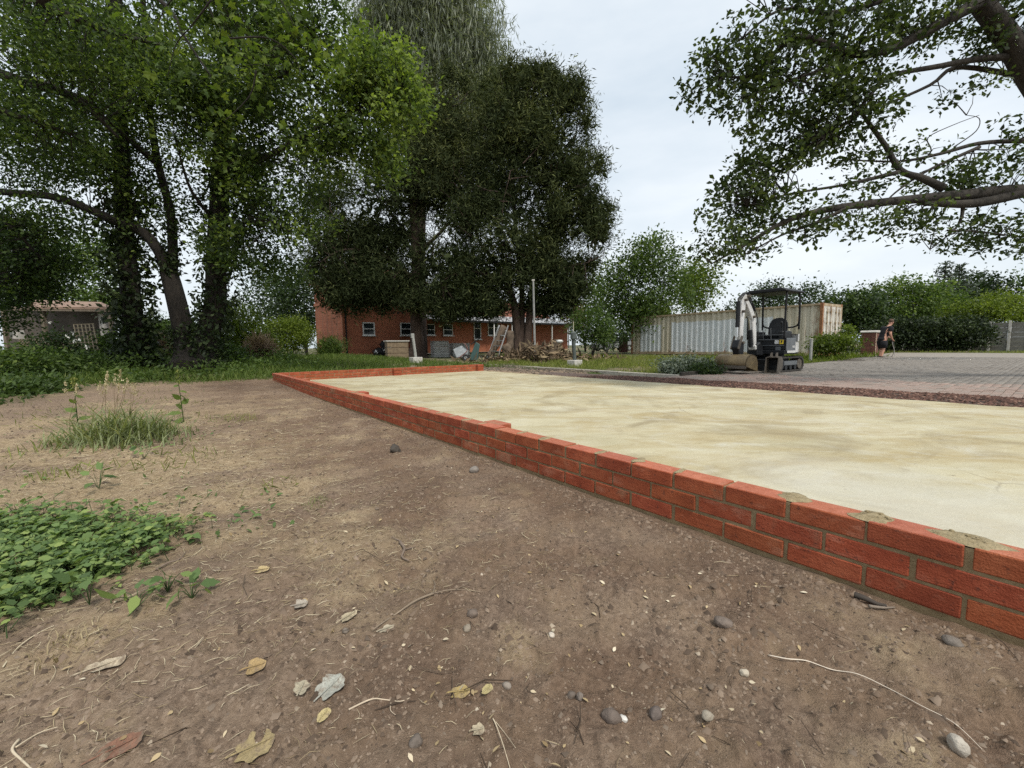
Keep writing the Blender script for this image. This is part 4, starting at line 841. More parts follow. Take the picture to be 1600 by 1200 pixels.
P = zone(7000, 2, 6.2, 11, 30, lambda s, t, P: (s < 5.4+.3*np.sin(t)) & (P[:, 0] > 7))
grass('verge_weeds', P, rng.uniform(.1, .45, len(P)), LG, 'bright weeds growing along the drive edge below the container doors', vb=-.15)
P = zone(5000, 3, 12, 36.5, 41)
grass('fence_verge', P, rng.uniform(.1, .3, len(P)), LGY, 'dry grass verge at the foot of the ivy fence')
bush('weed_clump', 'grey green weed clump spilling over the lawn edge', 1068, 572, 11.6, 42, 15, .5, 190, LGD, .07, 'weeds', .0, crad=.1, stems=0, shape='leaflet')
bush('weed_clump', 'dark green weed patch at the corner of the lawn edging', 1105, 578, 11.0, 26, 9, .4, 90, LD, .07, 'weeds', .1, crad=.09, stems=0, shape='leaflet')
bush('weed_clump', 'tall weeds around the bollard beside the container doors', 1300, 540, 19, 34, 16, .8, 190, LG, .11, 'weeds', -.2, crad=.16, stems=0, shape='leaflet')
bush('weed_clump', 'lone yellow green thistle behind the second bollard', 1324, 520, 20, 8, 10, .3, 40, LG, .1, 'weeds', .0, crad=.1, stems=1, shape='leaflet')
# ================================================================== BUILDINGS
WHITE = pm('white_paint', (.62, .62, .6), (.78, .78, .76), 12, .5)
BLACK = pm('black_metal', (.008, .008, .009), (.016, .016, .018), 20, .5, spec=.3)
GLASS = pm('dark_glass', (.015, .02, .022), (.035, .045, .048), 3, .08)
def house():
    hd = math.radians(41); d = np.array([math.cos(hd), math.sin(hd)]); nrm = np.array([d[1], -d[0]])   # facade direction, outward normal
    c = At(537, 552, 33.); z0 = .2; b = np.array([c[0], c[1], z0])
    th = thing('brick_house', 'red brick house with white windows half hidden behind the dark yews', 'house', b)
    def U(px_):   # distance along the facade where a sight line meets it
        r = ray(px_, 540); q = c[:2]; A_ = np.array([[r[0], -d[0]], [r[1], -d[1]]]); s = np.linalg.solve(A_, q); return s[1], s[0]
    def Z(py_, Yd, px_): return (CP+ray(px_, py_)*Yd)[2]-z0
    def P(u, o, z): q = d*u+nrm*o; return np.array([q[0], q[1], z])
    mm, t, bs = mat('house_brick')
    tcn = t.nodes.new('ShaderNodeTexCoord'); mpn = t.nodes.new('ShaderNodeMapping'); mpn.inputs['Rotation'].default_value = (math.radians(90), 0, -hd)
    br = nd(t, 'ShaderNodeTexBrick', Scale=1.); br.inputs['Color1'].default_value = (.38, .095, .045, 1); br.inputs['Color2'].default_value = (.53, .175, .085, 1); br.inputs['Mortar'].default_value = (.26, .14, .085, 1)
    br.inputs['Mortar Size'].default_value = .011; br.inputs['Brick Width'].default_value = .225; br.inputs['Row Height'].default_value = .075
    sep = t.nodes.new('ShaderNodeSeparateXYZ'); cmb = t.nodes.new('ShaderNodeCombineXYZ'); ad = nd(t, 'ShaderNodeMath', operation='ADD')
    t.links.new(tcn.outputs['Object'], sep.inputs[0]); t.links.new(sep.outputs[0], ad.inputs[0]); t.links.new(sep.outputs[1], ad.inputs[1]); t.links.new(ad.outputs[0], cmb.inputs[0]); t.links.new(sep.outputs[2], cmb.inputs[1]); t.links.new(cmb.outputs[0], br.inputs['Vector'])
    col = mixc(t, ramp(t, noise(t, .7, 5, .6), [(.35, (0, 0, 0)), (.7, (.5, .5, .5))]), br.outputs[0], (.2, .07, .04))
    t.links.new(col, bs.inputs['Base Color']); bs.inputs['Roughness'].default_value = .9
    u1 = U(668)[0]; u2 = U(893)[0]; H1 = 6.0; H2 = 3.05
    def blk(u0, u1_, o0, o1, z0_, z1, name, m_, bev=0): # box in facade frame; o negative = inside
        cc = P((u0+u1_)/2, (o0+o1)/2, (z0_+z1)/2); return MB().box((0, 0, 0), (abs(u1_-u0), abs(o1-o0), z1-z0_)).build(name, m_, th, bev=bev), cc
    def put(u0, u1_, o0, o1, a, b_, name, m_, par=None, bev=0):
        cc = P((u0+u1_)/2, (o0+o1)/2, (a+b_)/2); o = MB().box((0, 0, 0), (abs(u1_-u0), abs(o1-o0), b_-a)).build(name, m_, par or th, bev=bev)
        if par is None: o.location = V(cc); o.rotation_euler = (0, 0, hd)
        return o
    # walls as meshes in house axes so the brick bond runs on
    mb = MB(); mb.box(P(u1/2, -3.2, H1/2), (u1, 6.4, H1), hd); mb.build('wall', mm, th)
    mb = MB(); mb.box(P((u1+u2)/2, -3.4-.6, H2/2), (u2-u1, 6.8, H2), hd); mb.build('wall', mm, th)
    trim = pm('brick_trim', (.34, .11, .06), (.45, .17, .09), 14, .85)
    put(-.08, u1+.06, -6.5, .1, 4.15, 4.3, 'string_course', trim); put(-.05, u1+.04, -6.45, .06, 4.3, 4.42, 'string_course', trim)
    tile = pm('roof_tile', (.16, .06, .04), (.26, .1, .06), 9, .9, 30, .6)
    # hipped roof
    ov = .35; q = [P(-ov, ov, H1), P(u1+ov, ov, H1), P(u1+ov, -6.4-ov, H1), P(-ov, -6.4-ov, H1), P(u1*.35, -3.2, H1+1.7), P(u1*.65, -3.2, H1+1.7)]
    MB().add(q, [(3, 2, 1, 0), (0, 1, 5, 4), (1, 2, 5), (2, 3, 4, 5), (3, 0, 4)]).build('roof', tile, th)
    # wing roof: pale sheets on a shallow pitch over the veranda
    pale = pm('veranda_roofing', (.26, .26, .26), (.42, .42, .42), 3, .55, stretch=(1, 1, 1))
    q = [P(u1, .9, H2-.12), P(u2+.3, .9, H2-.12), P(u2+.3, -3.5, H2+.75), P(u1, -3.5, H2+.75), P(u1, .9, H2-.2), P(u2+.3, .9, H2-.2), P(u2+.3, -3.5, H2+.67), P(u1, -3.5, H2+.67)]
    MB().add(q, [(0, 1, 2, 3), (7, 6, 5, 4), (0, 4, 5, 1), (1, 5, 6, 2), (2, 6, 7, 3), (3, 7, 4, 0)]).build('veranda_roof', pale, th)
    q = [P(u1, -3.4, H2+.6), P(u2+.2, -3.4, H2+.6), P(u2+.2, -7.4, H2+.6), P(u1, -7.4, H2+.6), P(u1, -5.4, H2+2.6), P(u2+.2, -5.4, H2+2.6)]
    MB().add(q, [(0, 1, 5, 4), (2, 3, 4, 5), (1, 2, 5), (3, 0, 4), (3, 2, 1, 0)]).build('roof', tile, th)
    put(u1, u2+.3, .9, 1.0, H2-.3, H2-.12, 'gutter', BLACK)
    for px_ in (764, 792, 854, 880):
        u = U(px_)[0]; put(u-.05, u+.05, .78, .88, 0, H2-.2, 'veranda_post', WHITE)
    # dark downpipe and corner pier
    u = U(541.5)[0]; put(u-.045, u+.045, .0, .09, 0, 4.15, 'downpipe', BLACK)
    # vents
    for px_ in (617, 624, 630): u = U(px_)[0]; put(u-.07, u+.07, .0, .012, Z(491, U(px_)[1], px_), Z(488, U(px_)[1], px_), 'air_brick', BLACK)
    def window(x0, x1, y0, y1, off, mid=.5, name='window'):
        ua, Ya = U(x0); ub, Yb = U(x1); zb = Z(y1, (Ya+Yb)/2, (x0+x1)/2); zt = Z(y0, (Ya+Yb)/2, (x0+x1)/2); o = off
        w_ = bpy.data.objects.new(name, None); link(w_, th); w_.location = V(P((ua+ub)/2, o, zb)); w_.rotation_euler = (0, 0, hd); w_.empty_display_size = .1
        W_, H_ = ub-ua, zt-zb; fr = MB(); tk = .075
        for (cx, cz, dx, dz) in ((-W_/2+tk/2, H_/2, tk, H_), (W_/2-tk/2, H_/2, tk, H_), (0, H_-tk/2, W_-2*tk, tk), (0, tk/2, W_-2*tk, tk), (0, H_*mid, W_-2*tk, tk*.9)): fr.box((cx, -.03, cz), (dx, .09, dz))
        fr.build('window_frame', WHITE, w_); MB().box((0, .0, H_*mid/2), (W_-2*tk, .01, H_*mid-tk)).build('pane', GLASS, w_); MB().box((0, .0, H_*(1+mid)/2), (W_-2*tk, .01, H_*(1-mid)-tk)).build('pane', GLASS, w_)
        MB().box((0, -.08, -.04), (W_+.14, .2, .08)).build('sill', WHITE, w_, bev=.01)
    window(567.5, 586, 504, 524, .02); window(626, 643, 504.5, 524, .02); window(671, 685, 506, 523.5, -.58); window(698, 713, 506, 524, -.58); window(746, 757, 499, 530, -.58, .55)
    window(768, 784, 500, 524, -.58)
house()
def shelter():
    Y = 17.; L0 = At(90, 540, Y); L0[2] = ghp(L0[0], L0[1])
    th = thing('garden_shelter', 'timber garden shelter with brown roof and white canvas sides at the left', 'shelter', L0)
    wood = pm('grey_timber', (.11, .085, .06), (.2, .16, .12), 8, .9, 30, .5, stretch=(3, 3, .4))
    rf = pm('brown_felt', (.2, .13, .095), (.29, .195, .145), 4, .9, 40, .4)
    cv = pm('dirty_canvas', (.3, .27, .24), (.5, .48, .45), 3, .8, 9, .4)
    cv2 = pm('shade_toned_canvas', (.06, .048, .04), (.11, .09, .075), 3, .85, 9, .4)  # canvas colour darkened to stand for the shade under the roof
    def q(x, y, d=0): return At(x, y, Y+d)-L0
    top = [q(55, 468.5, 1.2), q(158, 472, 1.2), q(176, 480, 0), q(50, 479, 0), q(40, 480, 3.2), q(168, 484, 3.2)]
    r = MB(); r.add([top[0], top[1], top[2], top[3]]+[p-np.array([0, 0, .09]) for p in top[:4]], [(0, 1, 2, 3), (7, 6, 5, 4), (0, 4, 5, 1), (1, 5, 6, 2), (2, 6, 7, 3), (3, 7, 4, 0)])
    r.add([top[0]+[0, .01, 0], top[1]+[0, .01, 0], top[5], top[4]], [(3, 2, 1, 0)]); r.build('roof', rf, th)
    MB().bar(q(20, 482, .05), q(172, 484, .05), .08, .16).build('fascia', wood, th)
    for x, d in ((172, .15), (67, .15), (5, .15), (165, 2.9)): 
        p = q(x, 484, d); MB().bar(np.array([p[0], p[1], 0]), p, .12).build('post', wood, th)
    MB().bar(q(170, 502, .15), q(156, 486, .15), .08).build('brace', wood, th)
    # canvas: back wall with shade in its colour, bunched curtains
    def curtain(a, b, zt, zb, ny, amp, nm, mt_=None, ph=0):
        n = 26; vv = []; h = 8
        for j in range(h+1):
            f_ = j/h
            for i in range(n+1):
                u = i/n; p = a+(b-a)*u; vv.append((p[0], p[1]+amp*(.4+.6*f_)*math.sin(u*ny+ph+f_*.8), zt[0]*(1-u)*(1-f_)+zt[1]*u*(1-f_)+(zb[0]*(1-u)+zb[1]*u)*f_))
        MB().add(vv, [(j*(n+1)+i, j*(n+1)+i+1, (j+1)*(n+1)+i+1, (j+1)*(n+1)+i) for j in range(h) for i in range(n)]).build(nm, mt_ or cv, th, smooth=True)
    z = lambda x, y, d: q(x, y, d)[2]
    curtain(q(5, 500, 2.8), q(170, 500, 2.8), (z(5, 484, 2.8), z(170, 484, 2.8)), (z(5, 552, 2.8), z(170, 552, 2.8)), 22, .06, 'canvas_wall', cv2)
    curtain(q(153, 500, .3), q(173, 500, .3), (z(160, 484, .3), z(173, 486, .3)), (z(148, 529, .3), z(173, 529, .3)), 9, .1, 'canvas_curtain')
    curtain(q(172, 500, .3), q(180, 500, 2.6), (z(172, 488, .3), z(176, 490, 2.6)), (z(176, 528, .3), z(180, 527, 2.6)), 9, .12, 'canvas_curtain')
    curtain(q(10, 520, .4), q(36, 520, .4), (z(10, 519, .4), z(30, 516, .4)), (z(18, 528, .4), z(36, 530, .4)), 7, .1, 'canvas_curtain')
    # low lattice sides, each slat
    lw = pm('lattice_wood', (.16, .13, .08), (.25, .2, .13), 12, .85)
    for (x0, x1, y0, y1, nn) in ((30, 66, 530, 556, 9), (76, 118, 530, 556, 9), (140, 170, 529, 545, 7)):
        for sgn in (-1, 1):
            for i in range(nn):
                u = i/(nn-1); xa = x0+(x1-x0)*u; xb = xa+sgn*(y1-y0)*.9; ya, yb_ = y0, y1
                if xb > x1: yb_ = y0+(y1-y0)*(x1-xa)/(xb-xa); xb = x1
                if xb < x0: yb_ = y0+(y1-y0)*(x0-xa)/(xb-xa); xb = x0
                if abs(xb-xa) > 2: MB().bar(q(xa, ya, .1+.02*sgn), q(xb, yb_, .1+.02*sgn), .035, .012, up=(0, 1, 0)).build('slat', lw, th)
    o = thing('trellis_panel', 'square mesh wooden trellis panel leaning before the shelter', 'trellis', onG(135, 552))
    T0 = np.array(o.location); Yt = 15.2
    def g(u, v): return At(115+u*30+v*8, 507+v*40+u*-1, Yt-.6*v)-T0
    for i in range(6): MB().bar(g(i/5, 0), g(i/5, 1), .035, .015, up=(0, 1, 0)).build('slat', lw, o)
    for i in range(8): MB().bar(g(-.05, i/7)+[0, .02, 0], g(1.05, i/7)+[0, .02, 0], .035, .015, up=(0, 1, 0)).build('slat', lw, o)
    p0 = onG(30, 562); st = thing('leaning_post', 'stub of grey timber post leaning at the left edge', 'post', p0)
    Yp = p0[1]; MB().bar(np.zeros(3), At(22, 540, Yp)-p0, .13).build('post', wood, st, bev=.01); MB().bar(At(22, 540, Yp)-p0, At(13, 552, Yp-.2)-p0, .05).build('stay', wood, st)
shelter()
# ---- shipping container
def container():
    bb = At(1281, 575, 21.8); dv = np.array([.56, -.828]); rz = math.atan2(dv[1], dv[0])
    Lc, Wc, Hc = 12.19, 2.44, 2.68
    b0 = np.array([bb[0]-dv[0]*Lc, bb[1]-dv[1]*Lc, .06])
    th = thing('shipping_container', 'long corrugated cream shipping container with rust and patched grey paint', 'container', b0, rz)
    mm, t, b = mat('container_paint')
    c = t.nodes.new('ShaderNodeTexCoord'); sp = t.nodes.new('ShaderNodeSeparateXYZ'); t.links.new(c.outputs['Object'], sp.inputs[0])
    def rng_(sock, lo, hi, soft=.03):
        m1 = nd(t, 'ShaderNodeMapRange'); m1.inputs[1].default_value = lo-soft; m1.inputs[2].default_value = lo+soft; t.links.new(sock, m1.inputs[0])
        m2 = nd(t, 'ShaderNodeMapRange'); m2.inputs[1].default_value = hi-soft; m2.inputs[2].default_value = hi+soft; m2.inputs[3].default_value = 1; m2.inputs[4].default_value = 0; t.links.new(sock, m2.inputs[0])
        mu = nd(t, 'ShaderNodeMath', operation='MULTIPLY'); t.links.new(m1.outputs[0], mu.inputs[0]); t.links.new(m2.outputs[0], mu.inputs[1]); return mu.outputs[0]
    def mul(x, y): mu = nd(t, 'ShaderNodeMath', operation='MULTIPLY'); t.links.new(x, mu.inputs[0]); t.links.new(y, mu.inputs[1]); return mu.outputs[0]
    def Uc(px_): r = ray(px_, 540); A_ = np.array([[r[0], -dv[0]], [r[1], -dv[1]]]); return np.linalg.solve(A_, b0[:2])[1]
    cream = ramp(t, noise(t, 1.6, 6, .65, stretch=(1, 1, .35)), [(.3, (.4, .35, .24)), (.6, (.57, .52, .41)), (.8, (.63, .59, .5))])
    wob = noise(t, 3, 3)
    zz = nd(t, 'ShaderNodeMath', operation='ADD'); t.links.new(sp.outputs[2], zz.inputs[0]); wm = nd(t, 'ShaderNodeMath', operation='MULTIPLY'); wm.inputs[1].default_value = .3; t.links.new(wob, wm.inputs[0]); t.links.new(wm.outputs[0], zz.inputs[1])
    grey = ramp(t, noise(t, 6, 5, .6), [(.3, (.58, .61, .62)), (.7, (.68, .7, .705))])
    for x0, x1, z1 in ((Uc(999), Uc(1031), 2.18), (Uc(1048), Uc(1205), 2.26)):
        msk = mul(rng_(sp.outputs[0], x0, x1), rng_(zz.outputs[0], .34, z1, .04)); cream = mixc(t, msk, cream, grey)
    rb = nd(t, 'ShaderNodeMapRange'); rb.inputs[1].default_value = Uc(1225); rb.inputs[2].default_value = Lc; rb.inputs[3].default_value = 0; rb.inputs[4].default_value = .16; t.links.new(sp.outputs[0], rb.inputs[0])
    rs = nd(t, 'ShaderNodeMath', operation='ADD'); t.links.new(noise(t, 2.6, 8, .75, stretch=(1, 1, .3)), rs.inputs[0]); t.links.new(rb.outputs[0], rs.inputs[1])
    lowr = nd(t, 'ShaderNodeMapRange'); lowr.inputs[1].default_value = 0.0; lowr.inputs[2].default_value = .35; lowr.inputs[3].default_value = .16; lowr.inputs[4].default_value = 0; t.links.new(sp.outputs[2], lowr.inputs[0])
    rs2 = nd(t, 'ShaderNodeMath', operation='ADD'); t.links.new(rs.outputs[0], rs2.inputs[0]); t.links.new(lowr.outputs[0], rs2.inputs[1])
    rust = ramp(t, noise(t, 14, 5, .7), [(.3, (.10, .04, .02)), (.7, (.3, .14, .06))])
    cc = mixc(t, ramp(t, rs2.outputs[0], [(.60, (0, 0, 0)), (.70, (.9, .9, .9))]), cream, rust)
    spk = ramp(t, noise(t, 9, 4, .7, stretch=(1, 1, .6)), [(.66, (0, 0, 0)), (.7, (.7, .7, .7))]); cc = mixc(t, spk, cc, (.22, .15, .09))
    t.links.new(cc, b.inputs['Base Color']); b.inputs['Roughness'].default_value = .6; bump(t, b, noise(t, 40, 4, .6), .15, .006)
    RUST = pm('rusty_steel', (.16, .065, .03), (.36, .17, .07), 7, .85, 30, .5)
    RAIL = pm('rusty_cream_steel', (.26, .17, .09), (.48, .4, .27), 3, .75, 30, .4, stretch=(1, 1, 1))
    # corrugated sides
    for (y0, sg) in ((.03, 1), (Wc-.03, -1)):
        vv, fs = [], []; x = .13; n = 0; pr = .36
        prof = []
        while x < Lc-.13-pr*.9:
            for dx, dy in ((0, 0), (.1, 0), (.16, .07), (.28, .07)): prof.append((x+dx, dy))
            x += pr
        prof.append((Lc-.13, 0))
        for (px_, dy) in prof: vv += [(px_, y0+sg*dy, .16), (px_, y0+sg*dy, Hc-.1)]
        fs = [(2*i, 2*i+2, 2*i+3, 2*i+1) for i in range(len(prof)-1)]
        MB().add(vv, fs).build('side_panel', mm, th)
    for x in (.0, Lc): 
        for y in (.0, Wc):
            MB().box((.065 if x == 0 else Lc-.065, .065 if y == 0 else Wc-.065, Hc/2), (.13, .13, Hc)).build('corner_post', RUST if (x == 0 or y == 0) else RAIL, th, bev=.01)
            for z in (.07, Hc-.06): MB().box((x+(.085 if x == 0 else -.085), y+(.078 if y == 0 else -.078), z), (.178, .165, .13)).build('corner_casting', RUST, th, bev=.012)
    for y in (.03, Wc-.03):
        MB().box((Lc/2, y, .09), (Lc-.26, .06, .16)).build('bottom_rail', RAIL, th); MB().box((Lc/2, y, Hc-.06), (Lc-.26, .07, .09)).build('top_rail', RAIL, th)
    MB().box((Lc/2, Wc/2, Hc-.03), (Lc-.1, Wc-.1, .05)).build('roof', RAIL, th); MB().box((.02, Wc/2, Hc/2), (.03, Wc-.26, Hc-.2)).build('end_panel', RUST, th); MB().box((Lc/2, Wc/2, .12), (Lc-.2, Wc-.2, .06)).build('floor', RUST, th)
    doorm = pm('door_paint', (.5, .47, .4), (.68, .66, .6), 4, .6, dirt=(.2, .12, .07))
    for k in range(2):
        y0 = .14+k*(Wc-.28)/2; w_ = (Wc-.28)/2-.015
        dr = MB().box((Lc-.03, y0+w_/2, Hc/2), (.04, w_, Hc-.32)).build('door', doorm, th)
        for i in range(5): MB().box((Lc-.004, y0+w_*(i+.5)/5, Hc/2), (.03, w_/5*.5, Hc-.5)).build('door_rib', doorm, dr)
        for f_ in (.3, .72):
            MB().tube([(Lc+.045, y0+w_*f_, .12), (Lc+.045, y0+w_*f_, Hc-.12)], .019, 8).build('lock_rod', RAIL, dr)
            for z in (.3, .95, 1.7, 2.25): MB().box((Lc+.04, y0+w_*f_, z), (.05, .12, .07)).build('rod_bracket', RAIL, dr)
            MB().bar((Lc+.075, y0+w_*f_, 1.0), (Lc+.075, y0+w_*f_-.3, .96), .03, .02).build('lock_handle', RAIL, dr)
    MB().box((Lc-.05, Wc/2, Hc-.08), (.08, Wc-.26, .14)).build('door_header', RAIL, th); MB().box((Lc-.05, Wc/2, .08), (.08, Wc-.26, .14)).build('door_sill', RUST, th)
container()
# ---- mini excavator
def excavator():
    hd = math.radians(214); loc = np.array([7.2, 11.85, .0])
    th = thing('mini_excavator', 'white and grey mini excavator with black canopy parked on the drive', 'excavator', loc, hd-PI/2)
    WH = pm('machine_white', (.55, .55, .54), (.7, .7, .69), 5, .35, dirt=(.42, .4, .36)); GR = pm('machine_grey', (.09, .10, .11), (.14, .15, .16), 6, .45)
    DK = pm('machine_dark', (.010, .011, .013), (.02, .022, .025), 9, .5, spec=.3); RB = pm('track_rubber', (.02, .019, .018), (.06, .052, .044), 12, .9, 40, .5)
    ST_ = pm('worn_steel', (.07, .058, .046), (.17, .145, .115), 8, .6, metal=.3); TN = pm('bucket_tan', (.10, .07, .032), (.19, .14, .068), 5, .6, 20, .3, dirt=(.1, .07, .05)); CH = pm('chrome_rod', (.6, .6, .6), (.75, .75, .75), 5, .15, metal=1)
    HO = pm('hydraulic_hose', (.012, .012, .012), (.03, .03, .03), 9, .5)
    # tracks: local x lateral, y forward
    for sx in (-1, 1):
        cx = sx*.38; prof = []
        for a in np.linspace(-PI/2, PI/2, 9): prof.append((cx, .52+.19*math.cos(a), .2+.19*math.sin(a)))
        for a in np.linspace(PI/2, 3*PI/2, 9): prof.append((cx, -.52+.19*math.cos(a), .2+.19*math.sin(a)))
        inner = [(p[0], p[1]*.93, .2+(p[2]-.2)*.83) for p in prof]; n = len(prof); hw = .115; v = []
        for o in (-hw, hw): v += [(p[0]+o, p[1], p[2]) for p in prof]+[(p[0]+o, p[1], p[2]) for p in inner]
        f = []
        for i in range(n):
            j = (i+1) % n; f += [(i, j, j+2*n, i+2*n), (i, i+n, j+n, j), (i+2*n, j+2*n, j+3*n, i+3*n), (i+n, i+3*n, j+3*n, j+n)]
        tr = MB().add(v, f).build('track', RB, th)
        # lugs
        per = [np.array(p) for p in prof]+[np.array(prof[0])]; cum = [0]
        for i in range(n): cum.append(cum[-1]+np.linalg.norm(per[i+1]-per[i]))
        lug = MB()
        for k in range(36):
            d = cum[-1]*k/36; i = max(j for j in range(n) if cum[j] <= d); u = (d-cum[i])/(cum[i+1]-cum[i]); p = per[i]+(per[i+1]-per[i])*u; tg = per[i+1]-per[i]; nn = np.array([0, tg[2], -tg[1]]); nn /= np.linalg.norm(nn)
            lug.bar(p+nn*.008+[-hw, 0, 0], p+nn*.008+[hw, 0, 0], .03, .022, up=tuple(nn))
        lug.build('track_lugs', RB, tr)
        for yy_, r in ((.52, .15), (-.52, .14)): MB().tube([(cx-.09, yy_, .2), (cx+.122, yy_, .2)], r, 16).build('track_wheel', ST_ if yy_ < 0 else DK, tr)
        for yy_ in (-.26, 0, .26): MB().tube([(cx-.09, yy_, .11), (cx+.118, yy_, .11)], .07, 12).build('roller', DK, tr)
        MB().box((cx, 0, .22), (.16, .95, .13)).build('track_frame', GR, tr, bev=.02)
    MB().box((0, 0, .3), (.6, .6, .16)).build('undercarriage', DK, th, bev=.02); MB().tube([(0, 0, .36), (0, 0, .47)], .27, 20).build('slew_ring', DK, th)
    # body
    prof = [(-.49, .42, .47), (.49, .42, .47), (.49, -.25, .47), (.40, -.56, .47), (.2, -.68, .47), (-.2, -.68, .47), (-.40, -.56, .47), (-.49, -.25, .47)]
    MB().prism(prof, 0, .1, (0, 0, 1)).build('deck', DK, th, bev=.012)
    MB().prism([(-.48, .36, .57), (.48, .36, .57), (.48, -.2, .57), (.4, -.3, .57), (-.4, -.3, .57), (-.48, -.2, .57)], 0, .28, (0, 0, 1)).build('front_body', DK, th, bev=.02)
    # curved white rear hood / counterweight, grey side panels
    outer = [(.5, -.12), (.5, -.25), (.44, -.48), (.3, -.63), (.12, -.7), (-.12, -.7), (-.3, -.63), (-.44, -.48), (-.5, -.25), (-.5, -.12)]
    MB().prism([(x*1.01, y*1.01-.005 if y < -.2 else -.28, .8) for x, y in outer], 0, .2, (0, 0, 1)).build('rear_hood', WH, th, bev=.04, seg=2)
    MB().prism([(x, y, .48) for x, y in outer], 0, .32, (0, 0, 1)).build('counterweight', WH, th, bev=.03, seg=2)
    for sx in (-1, 1):
        MB().box((sx*.5, .13, .72), (.03, .5, .34)).build('side_panel', GR, th, bev=.01); MB().box((sx*.517, .12, .53), (.012, .46, .06)).build('side_stripe', WH, th)
    for dx in (0, .07): MB().box((-.522, -.02+dx, .66), (.008, .045, .06)).build('lettering', WH, th)
    # front panel: bars and stickers
    MB().box((0, .375, .86), (.9, .02, .02)).build('front_bar', GR, th); MB().box((0, .375, .98), (.88, .02, .018)).build('front_bar', GR, th); MB().box((0, .37, .70), (.9, .02, .018)).build('front_bar', GR, th)
    MB().box((-.26, .372, .79), (.1, .006, .1)).build('warning_label', WHITE, th); MB().box((-.38, .372, .80), (.1, .006, .13)).build('warning_label', pm('sticker_yellow', (.7, .5, .03), (.8, .6, .05), 5, .5), th); MB().box((-.38, .377, .80), (.03, .004, .06)).build('warning_mark', BLACK, th)
    MB().box((-.3, .372, .62), (.13, .006, .09)).build('grille', GR, th)
    # seat
    st = MB().prism([(0, .16, .86), (0, .2, .96), (0, -.2, .97), (0, -.26, .86)], -.23, .23, (1, 0, 0)).build('seat', DK, th, bev=.03, seg=2)
    bk = MB(); pr = [(.23, 0), (.25, .2), (.22, .38), (.12, .48), (-.12, .48), (-.22, .38), (-.25, .2), (-.23, 0)]
    bk.prism([(x, -.16-z*.2, .98+z) for x, z in pr], 0, .09, (0, -1, -.2)); bk.build('backrest', DK, st, bev=.03, seg=2)
    for sx in (-1, 1):
        MB().box((sx*.34, .1, .97), (.14, .5, .22)).build('console', DK, th, bev=.03); MB().tube([(sx*.34, .26, 1.06), (sx*.33, .3, 1.26)], [.016, .014], 8).build('joystick', DK, th); lathe(MB(), [(.01, 0), (.028, .02), (.026, .07), (.012, .09)], (sx*.33, .3, 1.25), 10).build('joystick_knob', DK, th, smooth=True)
        MB().tube([(sx*.1, .34, .86), (sx*.1, .38, 1.16)], .01, 6).build('travel_lever', GR, th)
    # canopy
    rails = {}
    for sx in (-1, 1):
        MB().tube(spline([(sx*.47, .44, .86), (sx*.475, .44, 1.4), (sx*.475, .42, 1.98), (sx*.46, .36, 2.1)], 4), .026, 8).build('canopy_post', BLACK, th, smooth=True)
        MB().tube(spline([(sx*.47, -.36, 1.12), (sx*.475, -.36, 1.5), (sx*.475, -.34, 2.0), (sx*.46, -.28, 2.1)], 4), .026, 8).build('canopy_post', BLACK, th, smooth=True)
    MB().tube(spline([(.47, -.36, 1.5), (.42, -.36, 1.22), (0, -.36, 1.18), (-.42, -.36, 1.22), (-.47, -.36, 1.5)], 4), .022, 8).build('rear_guard', BLACK, th, smooth=True)
    MB().prism([(-.53, 0, 2.09), (.53, 0, 2.09), (.53, 0, 2.13), (.4, 0, 2.19), (-.4, 0, 2.19), (-.53, 0, 2.13)], -.5, .56, (0, 1, 0)).build('canopy_roof', BLACK, th, bev=.02)
    # boom: swing post, boom, arm, rams
    bx = .16
    MB().prism([(bx, .42, .42), (bx, .74, .44), (bx, .76, .72), (bx, .60, .80), (bx, .42, .62)], -.12, .12, (1, 0, 0)).build('swing_post', DK, th, bev=.02)
    boom = [(.68, .62), (.78, .60), (.86, 1.0), (.93, 1.38), (1.20, 1.72), (1.36, 1.86), (1.33, 1.93), (1.22, 1.93), (.98, 1.72), (.76, 1.44), (.70, 1.0)]
    bo = MB().prism([(bx, y, z) for y, z in boom], -.058, .058, (1, 0, 0)).build('boom', WH, th, bev=.015)
    MB().prism([(bx, .66, .58), (bx, .8, .58), (bx, .82, .7), (bx, .68, .72)], -.1, .1, (1, 0, 0)).build('boom_foot', WH, bo, bev=.02)
    arm = [(1.16, 1.98), (1.28, 2.04), (1.44, 1.92), (1.50, 1.5), (1.5, .86), (1.42, .72), (1.36, .74), (1.34, 1.2), (1.27, 1.78)]
    ar = MB().prism([(bx, y, z) for y, z in arm], -.045, .045, (1, 0, 0)).build('arm', WH, th, bev=.012)
    for (y, z) in ((1.33, 1.88), (1.2, 1.98), (1.44, .78), (.9, 1.46), (1.44, 1.58)): MB().tube([(bx-.12, y, z), (bx+.12, y, z)], .035, 12).build('pivot_pin', ST_, ar)
    def ram(a, b, f_=.62, r=.045, nm='hydraulic_ram'):
        a = np.array(a); b = np.array(b); m_ = a+(b-a)*f_; o = MB().tube([a, m_], r, 12).build(nm, DK, th, smooth=False); MB().tube([m_, b], r*.45, 10).build('piston_rod', CH, o)
    ram((bx, 1.0, 1.80), (bx, 1.2, 2.0), .7); ram((bx, .80, 1.62), (bx, 1.02, 1.84), .8); ram((bx, 1.56, 1.84), (bx, 1.57, .92), .72, .05); ram((bx-.0, .86, .66), (bx, 1.0, 1.42), .6, .05)
